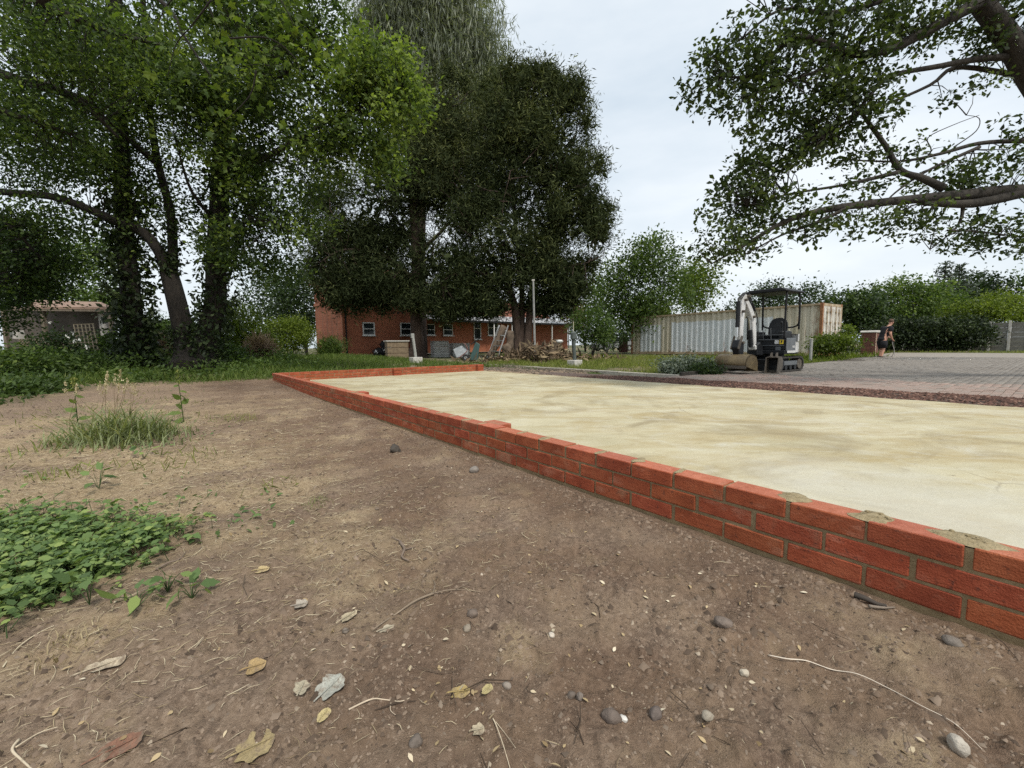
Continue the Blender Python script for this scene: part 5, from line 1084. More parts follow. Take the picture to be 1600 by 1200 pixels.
    for k in range(3): MB().tube(spline([(bx-.05+.05*k, .62, .85), (bx-.06+.06*k, .68, 1.4), (bx-.05+.05*k, .95, 1.82+.03*k), (bx-.04+.04*k, 1.2, 2.08), (bx-.05+.05*k, 1.5, 1.9)], 4), .014, 6).build('hose', HO, th, smooth=True)
    # quick hitch and wide ditching bucket
    lk = MB().prism([(bx, 1.36, .78), (bx, 1.6, .86), (bx, 1.68, .66), (bx, 1.56, .44), (bx, 1.38, .44)], -.09, .09, (1, 0, 0)).build('quick_hitch', DK, th, bev=.02)
    MB().bar((bx-.1, 1.5, .95), (bx-.1, 1.66, .62), .03, .06).build('link', ST_, lk); MB().bar((bx+.1, 1.5, .95), (bx+.1, 1.66, .62), .03, .06).build('link', ST_, lk)
    bp = [(1.30, .05), (1.31, .28), (1.38, .41), (1.47, .46), (1.58, .485), (1.69, .475), (1.79, .43), (1.86, .36), (1.89, .27), (1.88, .19)]
    inn = [(1.6+(y-1.6)*.94, .2+(z-.2)*.93) for y, z in bp]; hw = .42; v = []; n = len(bp)
    for o in (-hw, hw): v += [(bx+o, y, z) for y, z in bp]+[(bx+o, y, z) for y, z in inn]
    f = []
    for i in range(n-1): f += [(i, i+1, i+1+2*n, i+2*n), (i+n, i+3*n, i+1+3*n, i+1+n), (i, i+n, i+1+n, i+1), (i+2*n, i+1+2*n, i+1+3*n, i+3*n)]
    f += [(0, 2*n, 3*n, n), (n-1, 2*n-1, 4*n-1, 3*n-1)]
    bu = MB().add(v, f).build('ditching_bucket', TN, th, smooth=True)
    for o in (-hw, hw-.015): MB().prism([(bx+o, y, z) for y, z in bp], 0, .015, (1, 0, 0)).build('bucket_side', TN, bu)
    MB().box((bx, 1.88, .17), (2*hw, .02, .08)).build('cutting_edge', ST_, bu)
    # dozer blade
    MB().prism([(0, .80, .04), (0, .84, .05), (0, .83, .2), (0, .87, .33), (0, .84, .34), (0, .79, .2)], -.5, .5, (1, 0, 0)).build('dozer_blade', DK, th)
    for sx in (-.25, .25): MB().bar((sx, .3, .25), (sx, .8, .2), .06, .08).build('blade_arm', DK, th)
    # loose digging bucket standing in front of the tracks
    p = onG(1208, 587); p[2] = .0
    o = thing('digging_bucket', 'narrow steel digging bucket standing on the drive before the digger tracks', 'bucket', p, hd-PI/2+.15)
    pr = [(.12, .40), (-.12, .42), (-.22, .3), (-.18, .12), (-.02, .02), (.22, .0)]
    for sx in (-.15, .13): MB().prism([(sx, y, z) for y, z in pr], 0, .02, (1, 0, 0)).build('bucket_side', ST_, o)
    n = len(pr); v = [(s_, y, z) for s_ in (-.15, .15) for y, z in pr]; MB().add(v, [(i, i+1, i+1+n, i+n) for i in range(n-1)]).build('bucket_shell', ST_, o)
    for k in range(3): MB().bar((-.11+.11*k, .2, .01), (-.11+.11*k, .3, .0), .035, .02).build('tooth', ST_, o)
    for sx in (-.06, .06): MB().prism([(sx, -.1, .41), (sx, .08, .42), (sx, .03, .52), (sx, -.08, .52)], -.008, .008, (1, 0, 0)).build('bucket_ear', ST_, o)
excavator()
# ---- boundary fence, gate pillar, bollards
CONC = pm('pale_concrete', (.36, .34, .3), (.52, .5, .46), 9, .9, 50, .4)
def boundary():
    a = At(1385, 548, 33.5); b = At(1640, 551, 27.5); a[2] = b[2] = .0
    th = thing('boundary_fence', 'grey concrete post and panel fence along the far side of the drive', 'fence', a)
    gp = pm('weathered_panel', (.10, .095, .08), (.2, .19, .165), 5, .9, 30, .5, rnd=.1); n = 9; H = 1.95
    for i in range(n+1):
        p = (b-a)*i/n; MB().box((p[0], p[1], (H+.1)/2), (.14, .14, H+.1), math.atan2(*(b-a)[1::-1])).build('fence_post', CONC, th, bev=.012)
    for i in range(n):
        p = (b-a)*(i+.5)/n; l = np.linalg.norm(b-a)/n-.15
        for k in range(6):
            o = MB().box((0, 0, 0), (l, .05, .312)).build('fence_board', gp, th, bev=.006); o.location = V(p+np.array([0, 0, .165+.318*k])); o.rotation_euler = (0, 0, math.atan2(*(b-a)[1::-1]))
    # gate pillar
    g = At(1358, 552, 25.5); g[2] = 0
    pil = thing('gate_pillar', 'square dark brick gate pillar with pale stone cap', 'pillar', g, .65)
    bk = pm('dark_brick', (.10, .04, .03), (.17, .07, .05), 8, .9, 30, .5, rnd=.25); H = 1.28
    MB().box((0, 0, H/2), (.62, .62, H)).build('mortar_core', pm('grey_mortar', (.12, .1, .09), (.18, .16, .14), 9, .95), pil)
    bm_ = MB().box((0, 0, 0), (.205, .1, .065)).build('brick', bk, pil); me = bm_.data; bpy.data.objects.remove(bm_)
    for r in range(17):
        z = .04+r*.075
        for side in range(4):
            for k in range(3):
                u = -.215+.215*k+(.05 if r % 2 else -.0)
                q = Matrix.Rotation(side*PI/2, 4, 'Z') @ Vector((u-.02, -.285, z)); o = bpy.data.objects.new('brick', me); o.location = q; o.rotation_euler = (0, 0, side*PI/2); link(o, pil)
    MB().prism([(-.40, 0, H), (.40, 0, H), (.40, 0, H+.07), (.3, 0, H+.13), (-.3, 0, H+.13), (-.40, 0, H+.07)], -.40, .40, (0, 1, 0)).build('cap_stone', CONC, pil, bev=.02)
    # railing left of the pillar
    r0 = At(1305, 550, 27); r1 = At(1352, 551, 26); r0[2] = r1[2] = 0
    rl = thing('iron_railing', 'low black iron railing running left from the gate pillar', 'railing', r0)
    MB().bar(np.array([0, 0, 1.1]), r1-r0+[0, 0, 1.1], .04).build('top_rail', BLACK, rl); MB().bar(np.array([0, 0, .2]), r1-r0+[0, 0, .2], .04).build('bottom_rail', BLACK, rl)
    for i in range(16): p = (r1-r0)*i/15; MB().tube([p+[0, 0, .2], p+[0, 0, 1.1]], .012, 6).build('baluster', BLACK, rl)
    # wooden post beside the man
    p = onG(1366, 556); o = thing('wooden_post', 'pale upright timber post between the pillar and the man', 'post', p); wd = pm('pale_timber', (.34, .28, .19), (.5, .42, .3), 9, .85, 30, .4)
    MB().box((0, 0, .68), (.09, .09, 1.4)).build('post', wd, o, bev=.01); MB().box((0, 0, 1.4), (.11, .11, .04)).build('post_cap', wd, o)
    for (x, y0, y1, lab) in ((1266, 567, 529, 'grey steel bollard standing in weeds right of the digger'), (1326, 556, 522, 'thin grey bollard among the bright weeds near the gate pillar')):
        p = onG(x, y0); Yp = p[1]; h = At(x, y1, Yp)[2]-p[2]; o = thing('bollard', lab, 'bollard', p, group='bollards along the drive edge')
        bl = MB(); lathe(bl, [(.055, -.1), (.055, h-.05), (.05, h-.03)], n=14); bl.build('shaft', pm('bollard_grey', (.22, .22, .2), (.34, .34, .32), 6, .6), o, smooth=False); cp_ = MB(); lathe(cp_, [(.07, h-.035), (.07, h-.01), (.04, h)], n=14); cp_.build('cap', CONC, o)
boundary()
# ---- the man with the pressure washer
def person():
    p = onG(1377, 560); o = thing('person', 'man in black T-shirt and shorts stooping to hose the paving', 'person', p, math.radians(0)); o.scale = (1.06, 1.12, 1.06)
    SK = pm('skin', (.42, .21, .14), (.52, .28, .19), 12, .55); CL = pm('black_cloth', (.004, .004, .006), (.010, .010, .013), 14, .95); SHO = pm('dark_shoe', (.02, .02, .02), (.05, .045, .04), 10, .8); HR = pm('brown_hair', (.05, .028, .016), (.1, .055, .03), 20, .8)
    # facing +x (viewer's right); joints
    J = {'pel': ((0, 0, .9), .15), 'wai': ((.06, 0, 1.08), .15), 'che': ((.16, 0, 1.3), .17), 'nek': ((.25, 0, 1.47), .07), 'nk2': ((.30, 0, 1.54), .06), 'hd1': ((.34, 0, 1.60), .085), 'hd2': ((.37, 0, 1.70), .09),
         'sL': ((.17, .19, 1.40), .075), 'eL': ((.24, .24, 1.12), .05), 'wL': ((.42, .14, .98), .034), 'hL': ((.48, .10, .95), .036),
         'sR': ((.17, -.19, 1.40), .075), 'eR': ((.10, -.27, 1.12), .05), 'wR': ((.22, -.24, .90), .034), 'hR': ((.27, -.22, .85), .036),
         'tL': ((-.02, .10, .82), .11), 'kL': ((.10, .13, .48), .066), 'aL': ((.03, .14, .09), .042), 'fL': ((.17, .15, .035), .04),
         'tR': ((-.02, -.10, .82), .11), 'kR': ((-.02, -.13, .48), .066), 'aR': ((-.14, -.14, .09), .042), 'fR': ((0., -.15, .035), .04)}
    E_ = [('pel', 'wai'), ('wai', 'che'), ('che', 'nek'), ('nek', 'nk2'), ('nk2', 'hd1'), ('hd1', 'hd2'), ('che', 'sL'), ('sL', 'eL'), ('eL', 'wL'), ('wL', 'hL'), ('che', 'sR'), ('sR', 'eR'), ('eR', 'wR'), ('wR', 'hR'), ('pel', 'tL'), ('tL', 'kL'), ('kL', 'aL'), ('aL', 'fL'), ('pel', 'tR'), ('tR', 'kR'), ('kR', 'aR'), ('aR', 'fR')]
    def skin(name, joints, edges, root, mtl, grow=0., par=o):
        ks = list(joints); me = bpy.data.meshes.new(name); me.from_pydata([joints[k][0] for k in ks], [(ks.index(a), ks.index(b)) for a, b in edges], []); ob = link(bpy.data.objects.new(name, me), par)
        md = ob.modifiers.new('skin', 'SKIN'); md.use_smooth_shade = True
        for i, k in enumerate(ks): r = joints[k][1]+grow; me.skin_vertices[0].data[i].radius = (r, r*.92); me.skin_vertices[0].data[i].use_root = (k == root)
        s_ = ob.modifiers.new('sub', 'SUBSURF'); s_.levels = 2; s_.render_levels = 2; me.materials.append(mtl); return ob
    # hands: fingers and thumb rooted in the palm, curled round the lance
    for sd, h in (('L', J['hL'][0]), ('R', J['hR'][0])):
        h = np.array(h)
        for k in range(4):
            b0 = h+np.array([.015, (k-1.5)*.018, -.01]); J[f'f{sd}{k}a'] = (tuple(b0+[.035, 0, -.02]), .010); J[f'f{sd}{k}b'] = (tuple(b0+[.04-.004*k, 0, -.06+.004*k]), .009); E_ += [('h'+sd, f'f{sd}{k}a'), (f'f{sd}{k}a', f'f{sd}{k}b')]
        sg = 1 if sd == 'R' else -1; J[f't{sd}1'] = (tuple(h+[.01, sg*.045, -.02]), .011); J[f't{sd}2'] = (tuple(h+[.03, sg*.04, -.05]), .009); E_ += [('h'+sd, f't{sd}1'), (f't{sd}1', f't{sd}2')]
    body = skin('body', J, E_, 'pel', SK)
    mb = MB(); mb.tube(spline([(-.01, 0, .84), (.03, 0, .98), (.08, 0, 1.12), (.15, 0, 1.27), (.2, 0, 1.38), (.24, 0, 1.46)], 4), [.17]*4+[.172]*4+[.185]*4+[.19]*4+[.17, .14, .11, .09]+[.075], 16)
    for k in ('L', 'R'): a_, b_ = np.array(J['s'+k][0]), np.array(J['e'+k][0]); mb.tube(spline([np.array([.19, 0, 1.36])*.5+a_*.5, a_, a_+(b_-a_)*.55], 4), [.1]*4+[.105, .1, .095, .09]+[.085], 12)
    mb.build('t_shirt', CL, o, smooth=True)
    mb = MB(); mb.tube([(0, 0, .96), (-.01, 0, .88), (-.01, 0, .76)], [.165, .178, .15], 16)
    for k, kn in (('L', (.07, .125, .48)), ('R', (-.02, -.125, .48))): mb.tube([J['t'+k][0], kn], [.135, .11], 14)
    mb.build('shorts', CL, o, smooth=True)
    for (x, y) in ((.03, .14), (-.14, -.14)):
        MB().prism([(x-.08, y, 0), (x+.19, y, 0), (x+.21, y, .03), (x+.12, y, .08), (x+.03, y, .12), (x-.07, y, .11)], -.048, .048, (0, 1, 0)).build('shoe', SHO, o, bev=.02, seg=2)
    hb = MB(); lathe(hb, [(.004, .115), (.06, .098), (.09, .055), (.098, .0), (.09, -.03)][::-1], n=14); ob = hb.build('hair', HR, o, smooth=True); ob.location = (.345, 0, 1.715); ob.rotation_euler = (0, .35, 0)
    MB().prism([(.455, 0, 1.69), (.485, 0, 1.655), (.452, 0, 1.65)], -.014, .014, (0, 1, 0)).build('nose', SK, o, bev=.005)
    for sy in (-.088, .088): lathe(MB(), [(.004, -.03), (.016, -.015), (.02, .01), (.008, .032)], (.35, sy, 1.655), 8).build('ear', SK, o, smooth=True)
    for sy in (-.033, .033): lathe(MB(), [(.003, -.008), (.009, 0), (.003, .008)], (.452, sy, 1.69), 8).build('eye', BLACK, o)
    MB().box((.446, 0, 1.617), (.01, .045, .008)).build('mouth', pm('lip', (.3, .1, .08), (.34, .12, .1), 9, .5), o)
    # lance, held in both hands; hose trails behind
    la = thing('pressure_washer_lance', 'slim pressure washer lance held down in the man hands', 'tool', p)
    MB().tube([(.16, -.21, .88), (.52, .08, .92)], .018, 8).build('handle', BLACK, la); MB().tube([(.3, -.2, .82), (.52, -.1, .42), (.62, -.05, .1)], .011, 8).build('wand', pm('lance_grey', (.45, .42, .4), (.6, .56, .52), 9, .4), la); MB().tube([(.3, -.2, .82), (.22, -.22, .9)], .02, 8).build('grip', BLACK, la)
    MB().tube(spline([(.5, .08, .92), (.66, .1, .72), (.74, .15, .4), (.7, .2, .1), (.55, .3, .02), (.1, .5, .02), (-.6, .9, .02)], 5), .012, 6).build('hose', pm('grey_hose', (.05, .05, .045), (.09, .09, .08), 9, .5), la)
person()
# ---- odds and ends under the yews
def clutter():
    wood = pm('silvered_slats', (.36, .35, .33), (.52, .51, .48), 9, .9, 30, .4, stretch=(.3, 3, 3), rnd=.12); alu = pm('aluminium', (.45, .45, .44), (.62, .62, .6), 8, .35, metal=.7)
    # posts set in concrete blocks
    for (x, y0, y1, bw, lab, dz) in ((650, 567, 522, 16, 'grey timber post in a concrete block before the yew trunk', 0), (898, 573, 518, 18, 'dark post wrapped at the top in a concrete block on the lawn', 1)):
        p = onG(x, y0); k = p[1]/FPX; o = thing('block_post', lab, 'post', p, .7, group='posts set in concrete blocks'); H = At(x, y1, p[1])[2]-p[2]; w_ = bw*k
        MB().box((0, 0, .11), (w_, w_*.9, .26)).build('concrete_block', CONC, o, bev=.015)
        pm_ = pm('grey_post', (.24, .24, .22), (.38, .38, .35), 6, .8) if not dz else pm('green_post', (.05, .06, .055), (.10, .12, .11), 6, .7)
        MB().tube([(0, 0, .2), (-.12 if not dz else -.08, 0, H)], .06, 10).build('post', pm_, o)
        if dz: lathe(MB(), [(.07, H-.28), (.11, H-.25), (.11, H-.05), (.06, H)], (-.07, 0, 0), 12).build('post_wrap', pm_, o); MB().tube([(-.07, 0, H), (-.07, 0, H+.35)], .012, 6).build('flower_spike', pm('pale_spike', (.45, .42, .3), (.55, .52, .4), 9, .9), o)
        else: MB().box((-.12, 0, H-.08), (.14, .1, .2)).build('post_head', pm_, o, bev=.02)
    # tall pole
    p = onG(836, 563); H = At(836, 439, p[1])[2]-p[2]; o = thing('lamp_pole', 'tall thin grey pole in front of the second yew', 'pole', p); MB().tube([(0, 0, 0), (-.06, 0, H)], [.06, .045], 10).build('shaft', pm('pole_grey', (.2, .2, .19), (.3, .3, .28), 6, .6), o); MB().box((-.06, 0, H+.03), (.14, .1, .08)).build('pole_head', CONC, o, bev=.01); MB().tube([(0, 0, -.02), (0, 0, .25)], .1, 10).build('pole_foot', BLACK, o)
    # ladder leaning on the heap
    a0, a1 = onG(761, 562), onG(776, 565); Yl = a0[1]; o = thing('step_ladder', 'aluminium ladder leaning against the rubbish heap', 'ladder', a0)
    t0, t1 = At(780, 508, Yl+.5)-a0, At(794, 509, Yl+.5)-a0; b1 = a1-a0; b1[2] = 0
    MB().bar(np.zeros(3), t0, .05, .07).build('stile', alu, o); MB().bar(b1, t1, .05, .07).build('stile', alu, o)
    for i in range(6): f_ = .1+.15*i; MB().bar(t0*f_, b1+(t1-b1)*f_, .05, .04).build('rung', alu, o)
    MB().bar(np.array([-.15, 0, .02]), np.array([.05, 0, .02]), .06, .04).build('foot', BLACK, o); MB().bar(b1+[-.05, 0, .02], b1+[.2, 0, .02], .06, .04).build('foot', BLACK, o)
    # heap of planks and cut trunks
    hp = pm('cut_wood', (.2, .14, .09), (.36, .27, .18), 6, .9, 25, .5); bk = pm('heap_bark', (.07, .05, .035), (.15, .11, .075), 8, .95, 20, .7)
    logs = [((765, 558, 23), (787, 510, 23.3), .18, 'long dark plank leaning behind the ladder'), ((794, 556, 22.9), (797, 518, 23.1), .2, 'thick upright log right of the ladder'), ((800, 560, 22.5), (788, 540, 22.6), .26, 'short broad log at the heap foot')]
    for i, (q0, q1, r, lab) in enumerate(logs):
        a = At(*q0); b = At(*q1); a[2] = max(a[2], ghp(a[0], a[1])); o = thing('log', lab, 'log', a, group='cut wood under the second yew'); n = 14; mb = MB(); q = spline([np.zeros(3), (b-a)*.5+[.05, 0, 0], b-a], 4); mb.tube(q, [r*(1+.12*math.sin(j*2.3)) for j in range(len(q))], n); mb.build('bark', bk, o, smooth=True); mb = MB(); d = (b-a)/np.linalg.norm(b-a); mb.tube([b-a-d*.01, b-a+d*.012], r*.93, n); mb.build('cut_face', hp, o)
    a = onG(868, 560); Yr = a[1]-.3
    for i, (x, y, r, l, lab) in enumerate(((860, 550, .34, .5, 'sawn stump left of the tan boards'), (870, 535, .26, .45, 'pale sawn stump at the right of the brush heap'))):
        c = At(x, y, Yr); g = ghp(c[0], c[1]); o = thing('log', lab, 'log', (c[0], c[1], g), group='cut wood under the second yew'); mb = MB(); mb.tube([(0, 0, 0), (.02, 0, c[2]-g+.15)], [r*1.1, r*.9], 14); mb.build('bark', bk, o); mb = MB(); mb.tube([(.02, 0, c[2]-g+.14), (.02, 0, c[2]-g+.165)], r*.86, 14); mb.build('cut_face', hp, o)
    # brush heap: twigs
    c = onG(845, 566); n = 1500; P = np.array([c[0], c[1]+.6, 0])+rng.normal(size=(n, 3))*[1.7, .6, 0]; hgt = .75*np.exp(-((P[:, 0]-c[0])/1.5)**2); P[:, 2] = gh(P[:, 0], P[:, 1])+rng.random(n)*hgt
    br = leaves('brush_heap', P, rng.uniform(.2, .6, n), vmat('dry_twig', [(0, (.06, .045, .03)), (.6, (.17, .12, .075)), (1, (.33, .26, .16))], .95), None, 'needle', None, .2, rng.normal(size=(n, 3))*[1, 1, .35]*1.5, .5); tag(br, 'heap of brown brushwood and clippings below the second yew', 'brush', kind='stuff')
    # tan boards and crumpled white sheet right of the heap
    p = onG(872, 561); o = thing('broken_chair', 'broken tan wooden seat tipped over with a white cushion', 'chair', p); k = p[1]/FPX
    for (x0, y0, x1, y1) in ((862, 530, 866, 559), (873, 534, 875, 560), (862, 532, 874, 536), (864, 548, 875, 550)): MB().bar(At(x0, y0, p[1])-p, At(x1, y1, p[1])-p, .09, .07).build('frame_bar', hp, o)
    MB().box(At(874, 533, p[1])-p, (.36, .3, .14), .3).build('cushion', WHITE, o, bev=.05, seg=2)
    # wheelbarrow and green trolley
    p = onG(724, 563); Yw = p[1]; o = thing('wheelbarrow', 'grey tipping wheelbarrow propped on end left of the ladder', 'wheelbarrow', p)
    gm = pm('barrow_grey', (.22, .24, .25), (.34, .36, .37), 6, .5); q = lambda x, y, d=0: At(x, y, Yw+d)-p
    pts = [q(708, 547), q(718, 539, .5), q(732, 546), q(733, 556), q(714, 559), q(712, 546, .7), q(730, 541, .7)]
    MB().add([q(708, 546), q(721, 540, .2), q(732, 548), q(730, 558), q(713, 559), q(708, 546, .75), q(721, 540, .95), q(732, 548, .75), q(730, 558, .7), q(713, 559, .7)], [(0, 1, 2, 3, 4), (9, 8, 7, 6, 5), (0, 5, 6, 1), (1, 6, 7, 2), (2, 7, 8, 3), (3, 8, 9, 4), (4, 9, 5, 0)]).build('tray', gm, o, bev=.02)
    wc = q(728, 559, -.3); tb = MB(); tb.tube([wc+[0, -.06, 0], wc+[0, .06, 0]], .19, 18); ty = tb.build('tyre', RUBBER, o, bev=.03); MB().tube([wc+[0, -.07, 0], wc+[0, .07, 0]], .08, 12).build('rim', gm, ty)
    for d in (0, .6): MB().tube(spline([q(716, 560, d), q(730, 548, d), q(727, 538, d), q(724, 536, d)], 4), .02, 8).build('handle', pm('red_brown_tube', (.16, .06, .05), (.24, .1, .08), 8, .5), o)
    p = onG(741, 564); o = thing('garden_trolley', 'green bodied trolley with two raised black handles beside the barrow', 'trolley', p); gg = pm('trolley_green', (.03, .07, .065), (.05, .10, .095), 6, .5); q = lambda x, y, d=0: At(x, y, p[1]+d)-p
    MB().add([q(733, 563), q(746, 563), q(750, 538), q(743, 534), q(733, 563, .5), q(746, 563, .5), q(750, 538, .5), q(743, 534, .5)], [(0, 1, 2, 3), (7, 6, 5, 4), (0, 4, 5, 1), (1, 5, 6, 2), (2, 6, 7, 3), (3, 7, 4, 0)]).build('body', gg, o, bev=.02)
    for d in (0, .45): MB().bar(q(736, 538, d), q(752, 527, d), .05).build('handle', BLACK, o)
    # plank on the soil
    p = onG(711, 565); o = thing('loose_plank', 'short pale plank lying behind the far brick wall', 'plank', p); MB().bar(np.array([-.35, .1, .03]), np.array([.35, -.12, .03]), .09, .03).build('board', pm('pale_timber', (.34, .28, .19), (.5, .42, .3)), o)
    # slatted grey boxes by the house wall
    for (x0, x1, y0, y1, Yb, lab) in ((676, 698, 525, 549, 30, 'silvered slatted compost box right of the yew trunk'), (703, 730, 530, 550, 31, 'low pale slatted box with a shelf beside the compost box')):
        k = Yb/FPX; c = At((x0+x1)/2, y1, Yb); c[2] = ghp(c[0], c[1]); w_ = (x1-x0)*k; h = (y1-y0)*k; o = thing('slatted_box', lab, 'box', c, .45, group='slatted boxes by the house'); n = 6
        for i in range(n):
            z = h*(i+.5)/n
            for (cx, cy, dx, dy) in ((0, -w_/2, w_, .03), (0, w_/2, w_, .03), (-w_/2, 0, .03, w_), (w_/2, 0, .03, w_)): MB().box((0, 0, 0), (dx, dy, h/n*.94)).build('slat', wood, o, loc=(cx, cy, z))
        for sx in (-1, 1):
            for sy in (-1, 1): MB().box((sx*(w_/2-.04), sy*(w_/2-.04), h/2), (.06, .06, h)).build('corner_post', wood, o)
        MB().box((0, 0, h+.03), (w_*1.06, w_*1.06, .04)).build('lid', wood, o)
    # timber trough left of trunk and the black and white sack
    c = At(620, 549, 27); c[2] = ghp(c[0], c[1]); o = thing('timber_planter', 'pale topped timber planter left of the yew trunk', 'planter', c, .5); h = At(620, 533, 27)[2]-c[2]
    for i in range(3): MB().box((0, 0, 0), (1.3, .7, h/3.3)).build('plank', pm('brown_planks', (.13, .095, .06), (.22, .165, .105), 7, .9, 25, .4, rnd=.1), o, loc=(0, 0, h*(i+.5)/3.1), bev=.008)
    MB().box((0, 0, h), (1.44, .82, .07)).build('rim', CONC, o, bev=.01)
    c = onG(600, 557); o = thing('rubbish_sack', 'crumpled black and white plastic sack on the grass left of the yew', 'sack', c); k = c[1]/FPX
    for (x, y, rx, ry, m_, nm) in ((595, 550, 12, 7, BLACK, 'black_plastic'), (603, 541, 8, 8, BLACK, 'black_plastic'), (604, 546, 6, 5, WHITE, 'white_plastic'), (590, 551, 5, 5, WHITE, 'white_plastic'), (607, 543, 5, 6, WHITE, 'white_plastic')):
        bm = bmesh.new(); bmesh.ops.create_icosphere(bm, subdivisions=3, radius=1)
        for v in bm.verts: v.co *= 1+.35*mnoise.noise(v.co*2.2+Vector((x, y, 0)))+.12*mnoise.noise(v.co*6+Vector((y, x, 0)))
        for v in bm.verts: v.co = Vector((v.co.x*rx*k, v.co.y*.3, v.co.z*ry*k))
        me = bpy.data.meshes.new(nm); bm.to_mesh(me); bm.free(); me.materials.append(m_); b = bpy.data.objects.new(nm, me); link(b, o); b.location = V(At(x, y, c[1])-c)
    # parked car glimpsed under the rounded tree and a brick gate pier
    c = At(958, 546, 44); c[2] = .1; o = thing('parked_car', 'silver car glimpsed behind the rounded tree left of the container', 'car', c, math.radians(200)); cm = pm('silver_paint', (.3, .31, .32), (.4, .41, .42), 4, .3, metal=.3)
    prof = [(-2.1, .3), (2.1, .3), (2.15, .6), (1.9, .85), (1.2, .95), (.6, 1.4), (-.9, 1.45), (-1.7, 1.0), (-2.15, .9)]
    MB().prism([(x, 0, z) for x, z in prof], -.85, .85, (0, 1, 0)).build('body', cm, o, bev=.08, seg=2)
    for s_ in (-1, 1): MB().prism([(x, s_*.86, z) for x, z in ((1.1, .97), (.56, 1.34), (-.85, 1.38), (-1.5, 1.02))], -.01, .01, (0, 1, 0)).build('side_window', GLASS, o)
    MB().prism([(1.18, 0, .98), (.63, 0, 1.37), (.66, 0, 1.39), (1.22, 0, .99)], -.72, .72, (0, 1, 0)).build('windscreen', GLASS, o)
    for x in (-1.35, 1.35):
        for s_ in (-.8, .8): w_ = MB().tube([(x, s_-.1, .32), (x, s_+.1, .32)], .32, 18).build('wheel', RUBBER, o); MB().tube([(x, s_-.11, .32), (x, s_+.11, .32)], .18, 12).build('rim', alu, w_)
    for s_ in (-.6, .6): MB().box((2.1, s_, .68), (.08, .3, .14)).build('headlight', WHITE, o, bev=.03)
    c = At(974, 546, 36); c[2] = .1; o = thing('brick_pier', 'narrow brick pier just left of the container end', 'pier', c, .6); MB().box((0, 0, .7), (.5, .5, 1.4)).build('brickwork', pm('dark_brick', (.10, .04, .03), (.17, .07, .05)), o); MB().box((0, 0, 1.44), (.6, .6, .08)).build('cap_stone', CONC, o, bev=.015)
    # washing line between the shrubs and the house
    a = At(320, 518, 24); b = At(497, 515, 33.4); o = thing('washing_line', 'thin pale line strung across to the house wall', 'line', a); m_ = (a+b)/2-[0, 0, .12]; MB().tube(spline([np.zeros(3), m_-a, b-a], 6), .012, 5).build('cord', WHITE, o)
RUBBER = pm('tyre_rubber', (.015, .015, .015), (.03, .03, .03), 9, .85)
clutter()
# ================================================================== FOREGROUND LITTER AND PLANTS
def polar(n, r0, r1, a0=-57, a1=57, p=1.):
    r = np.exp(rng.uniform(math.log(r0), math.log(r1), n)); a = np.radians(rng.uniform(a0, a1, n)); return np.stack([r*np.sin(a), r*np.cos(a)], 1)
def soilpts(n, r0, r1, tmax=-.03, a0=-57, a1=57, clump=None, thr=0.):
    P = polar(n, r0, r1, a0, a1); s, t = ST(P); k = (t < tmax) & (s > -1.2)
    if clump: k &= fbm(P[:, 0], P[:, 1], clump, 2, 91) > thr
    P = P[k]; return np.concatenate([P, gh(P[:, 0], P[:, 1])[:, None]], 1)
CLOD = vmat('clod_soil', [(0, (.07, .05, .036)), (.5, (.155, .112, .08)), (1, (.25, .19, .14))], .95, 80)
PEB = vmat('pebble_stone', [(0, (.10, .075, .056)), (.65, (.2, .155, .115)), (.9, (.36, .295, .22)), (1, (.62, .56, .46))], .8, 60)
P = soilpts(29000, .5, 9); tag(scatter_tri('soil_crumbs', P, rng.uniform(.0015, .0042, len(P))*(.6+.5*np.hypot(P[:, 0], P[:, 1])), CLOD, flat=.75), 'crumbs of loose brown soil', 'soil')
P = soilpts(15000, .55, 7, clump=2.2, thr=.05); tag(scatter_tri('soil_clods', P, rng.uniform(.004, .009, len(P))*rng.choice([.8, 1., 1.9], len(P), p=[.6, .33, .07]), CLOD, flat=.75), 'small clods of brown soil', 'soil')
P = soilpts(1700, .6, 8); P[:, 2] += .0; tag(scatter_tri('pebbles', P, rng.uniform(.003, .008, len(P))*rng.choice([.6, 1., 1.4], len(P)), PEB, flat=.7, v=np.clip(rng.beta(1.3, 1.6, len(P)), 0, 1)), 'scattered small pebbles on the soil', 'pebbles')
P = soilpts(900, .6, 6, clump=1.7, thr=.06); P[:, 2] -= .003; tag(scatter_tri('large_clods', P, rng.uniform(.009, .019, len(P)), CLOD, flat=.65), 'larger clods of dug soil on the dark band', 'soil')
# crumbs piled along the wall foot
n = 5000; s = rng.uniform(1, 12.4, n); t = -.03-np.abs(rng.normal(size=n))*.05; Pw = A0+s[:, None]*e1+t[:, None]*e2; Pw = np.concatenate([Pw, gh(Pw[:, 0], Pw[:, 1])[:, None]], 1)
tag(scatter_tri('wall_foot_crumbs', Pw, rng.uniform(.003, .011, n), CLOD, flat=.7), 'soil crumbs gathered along the foot of the brick wall', 'soil')
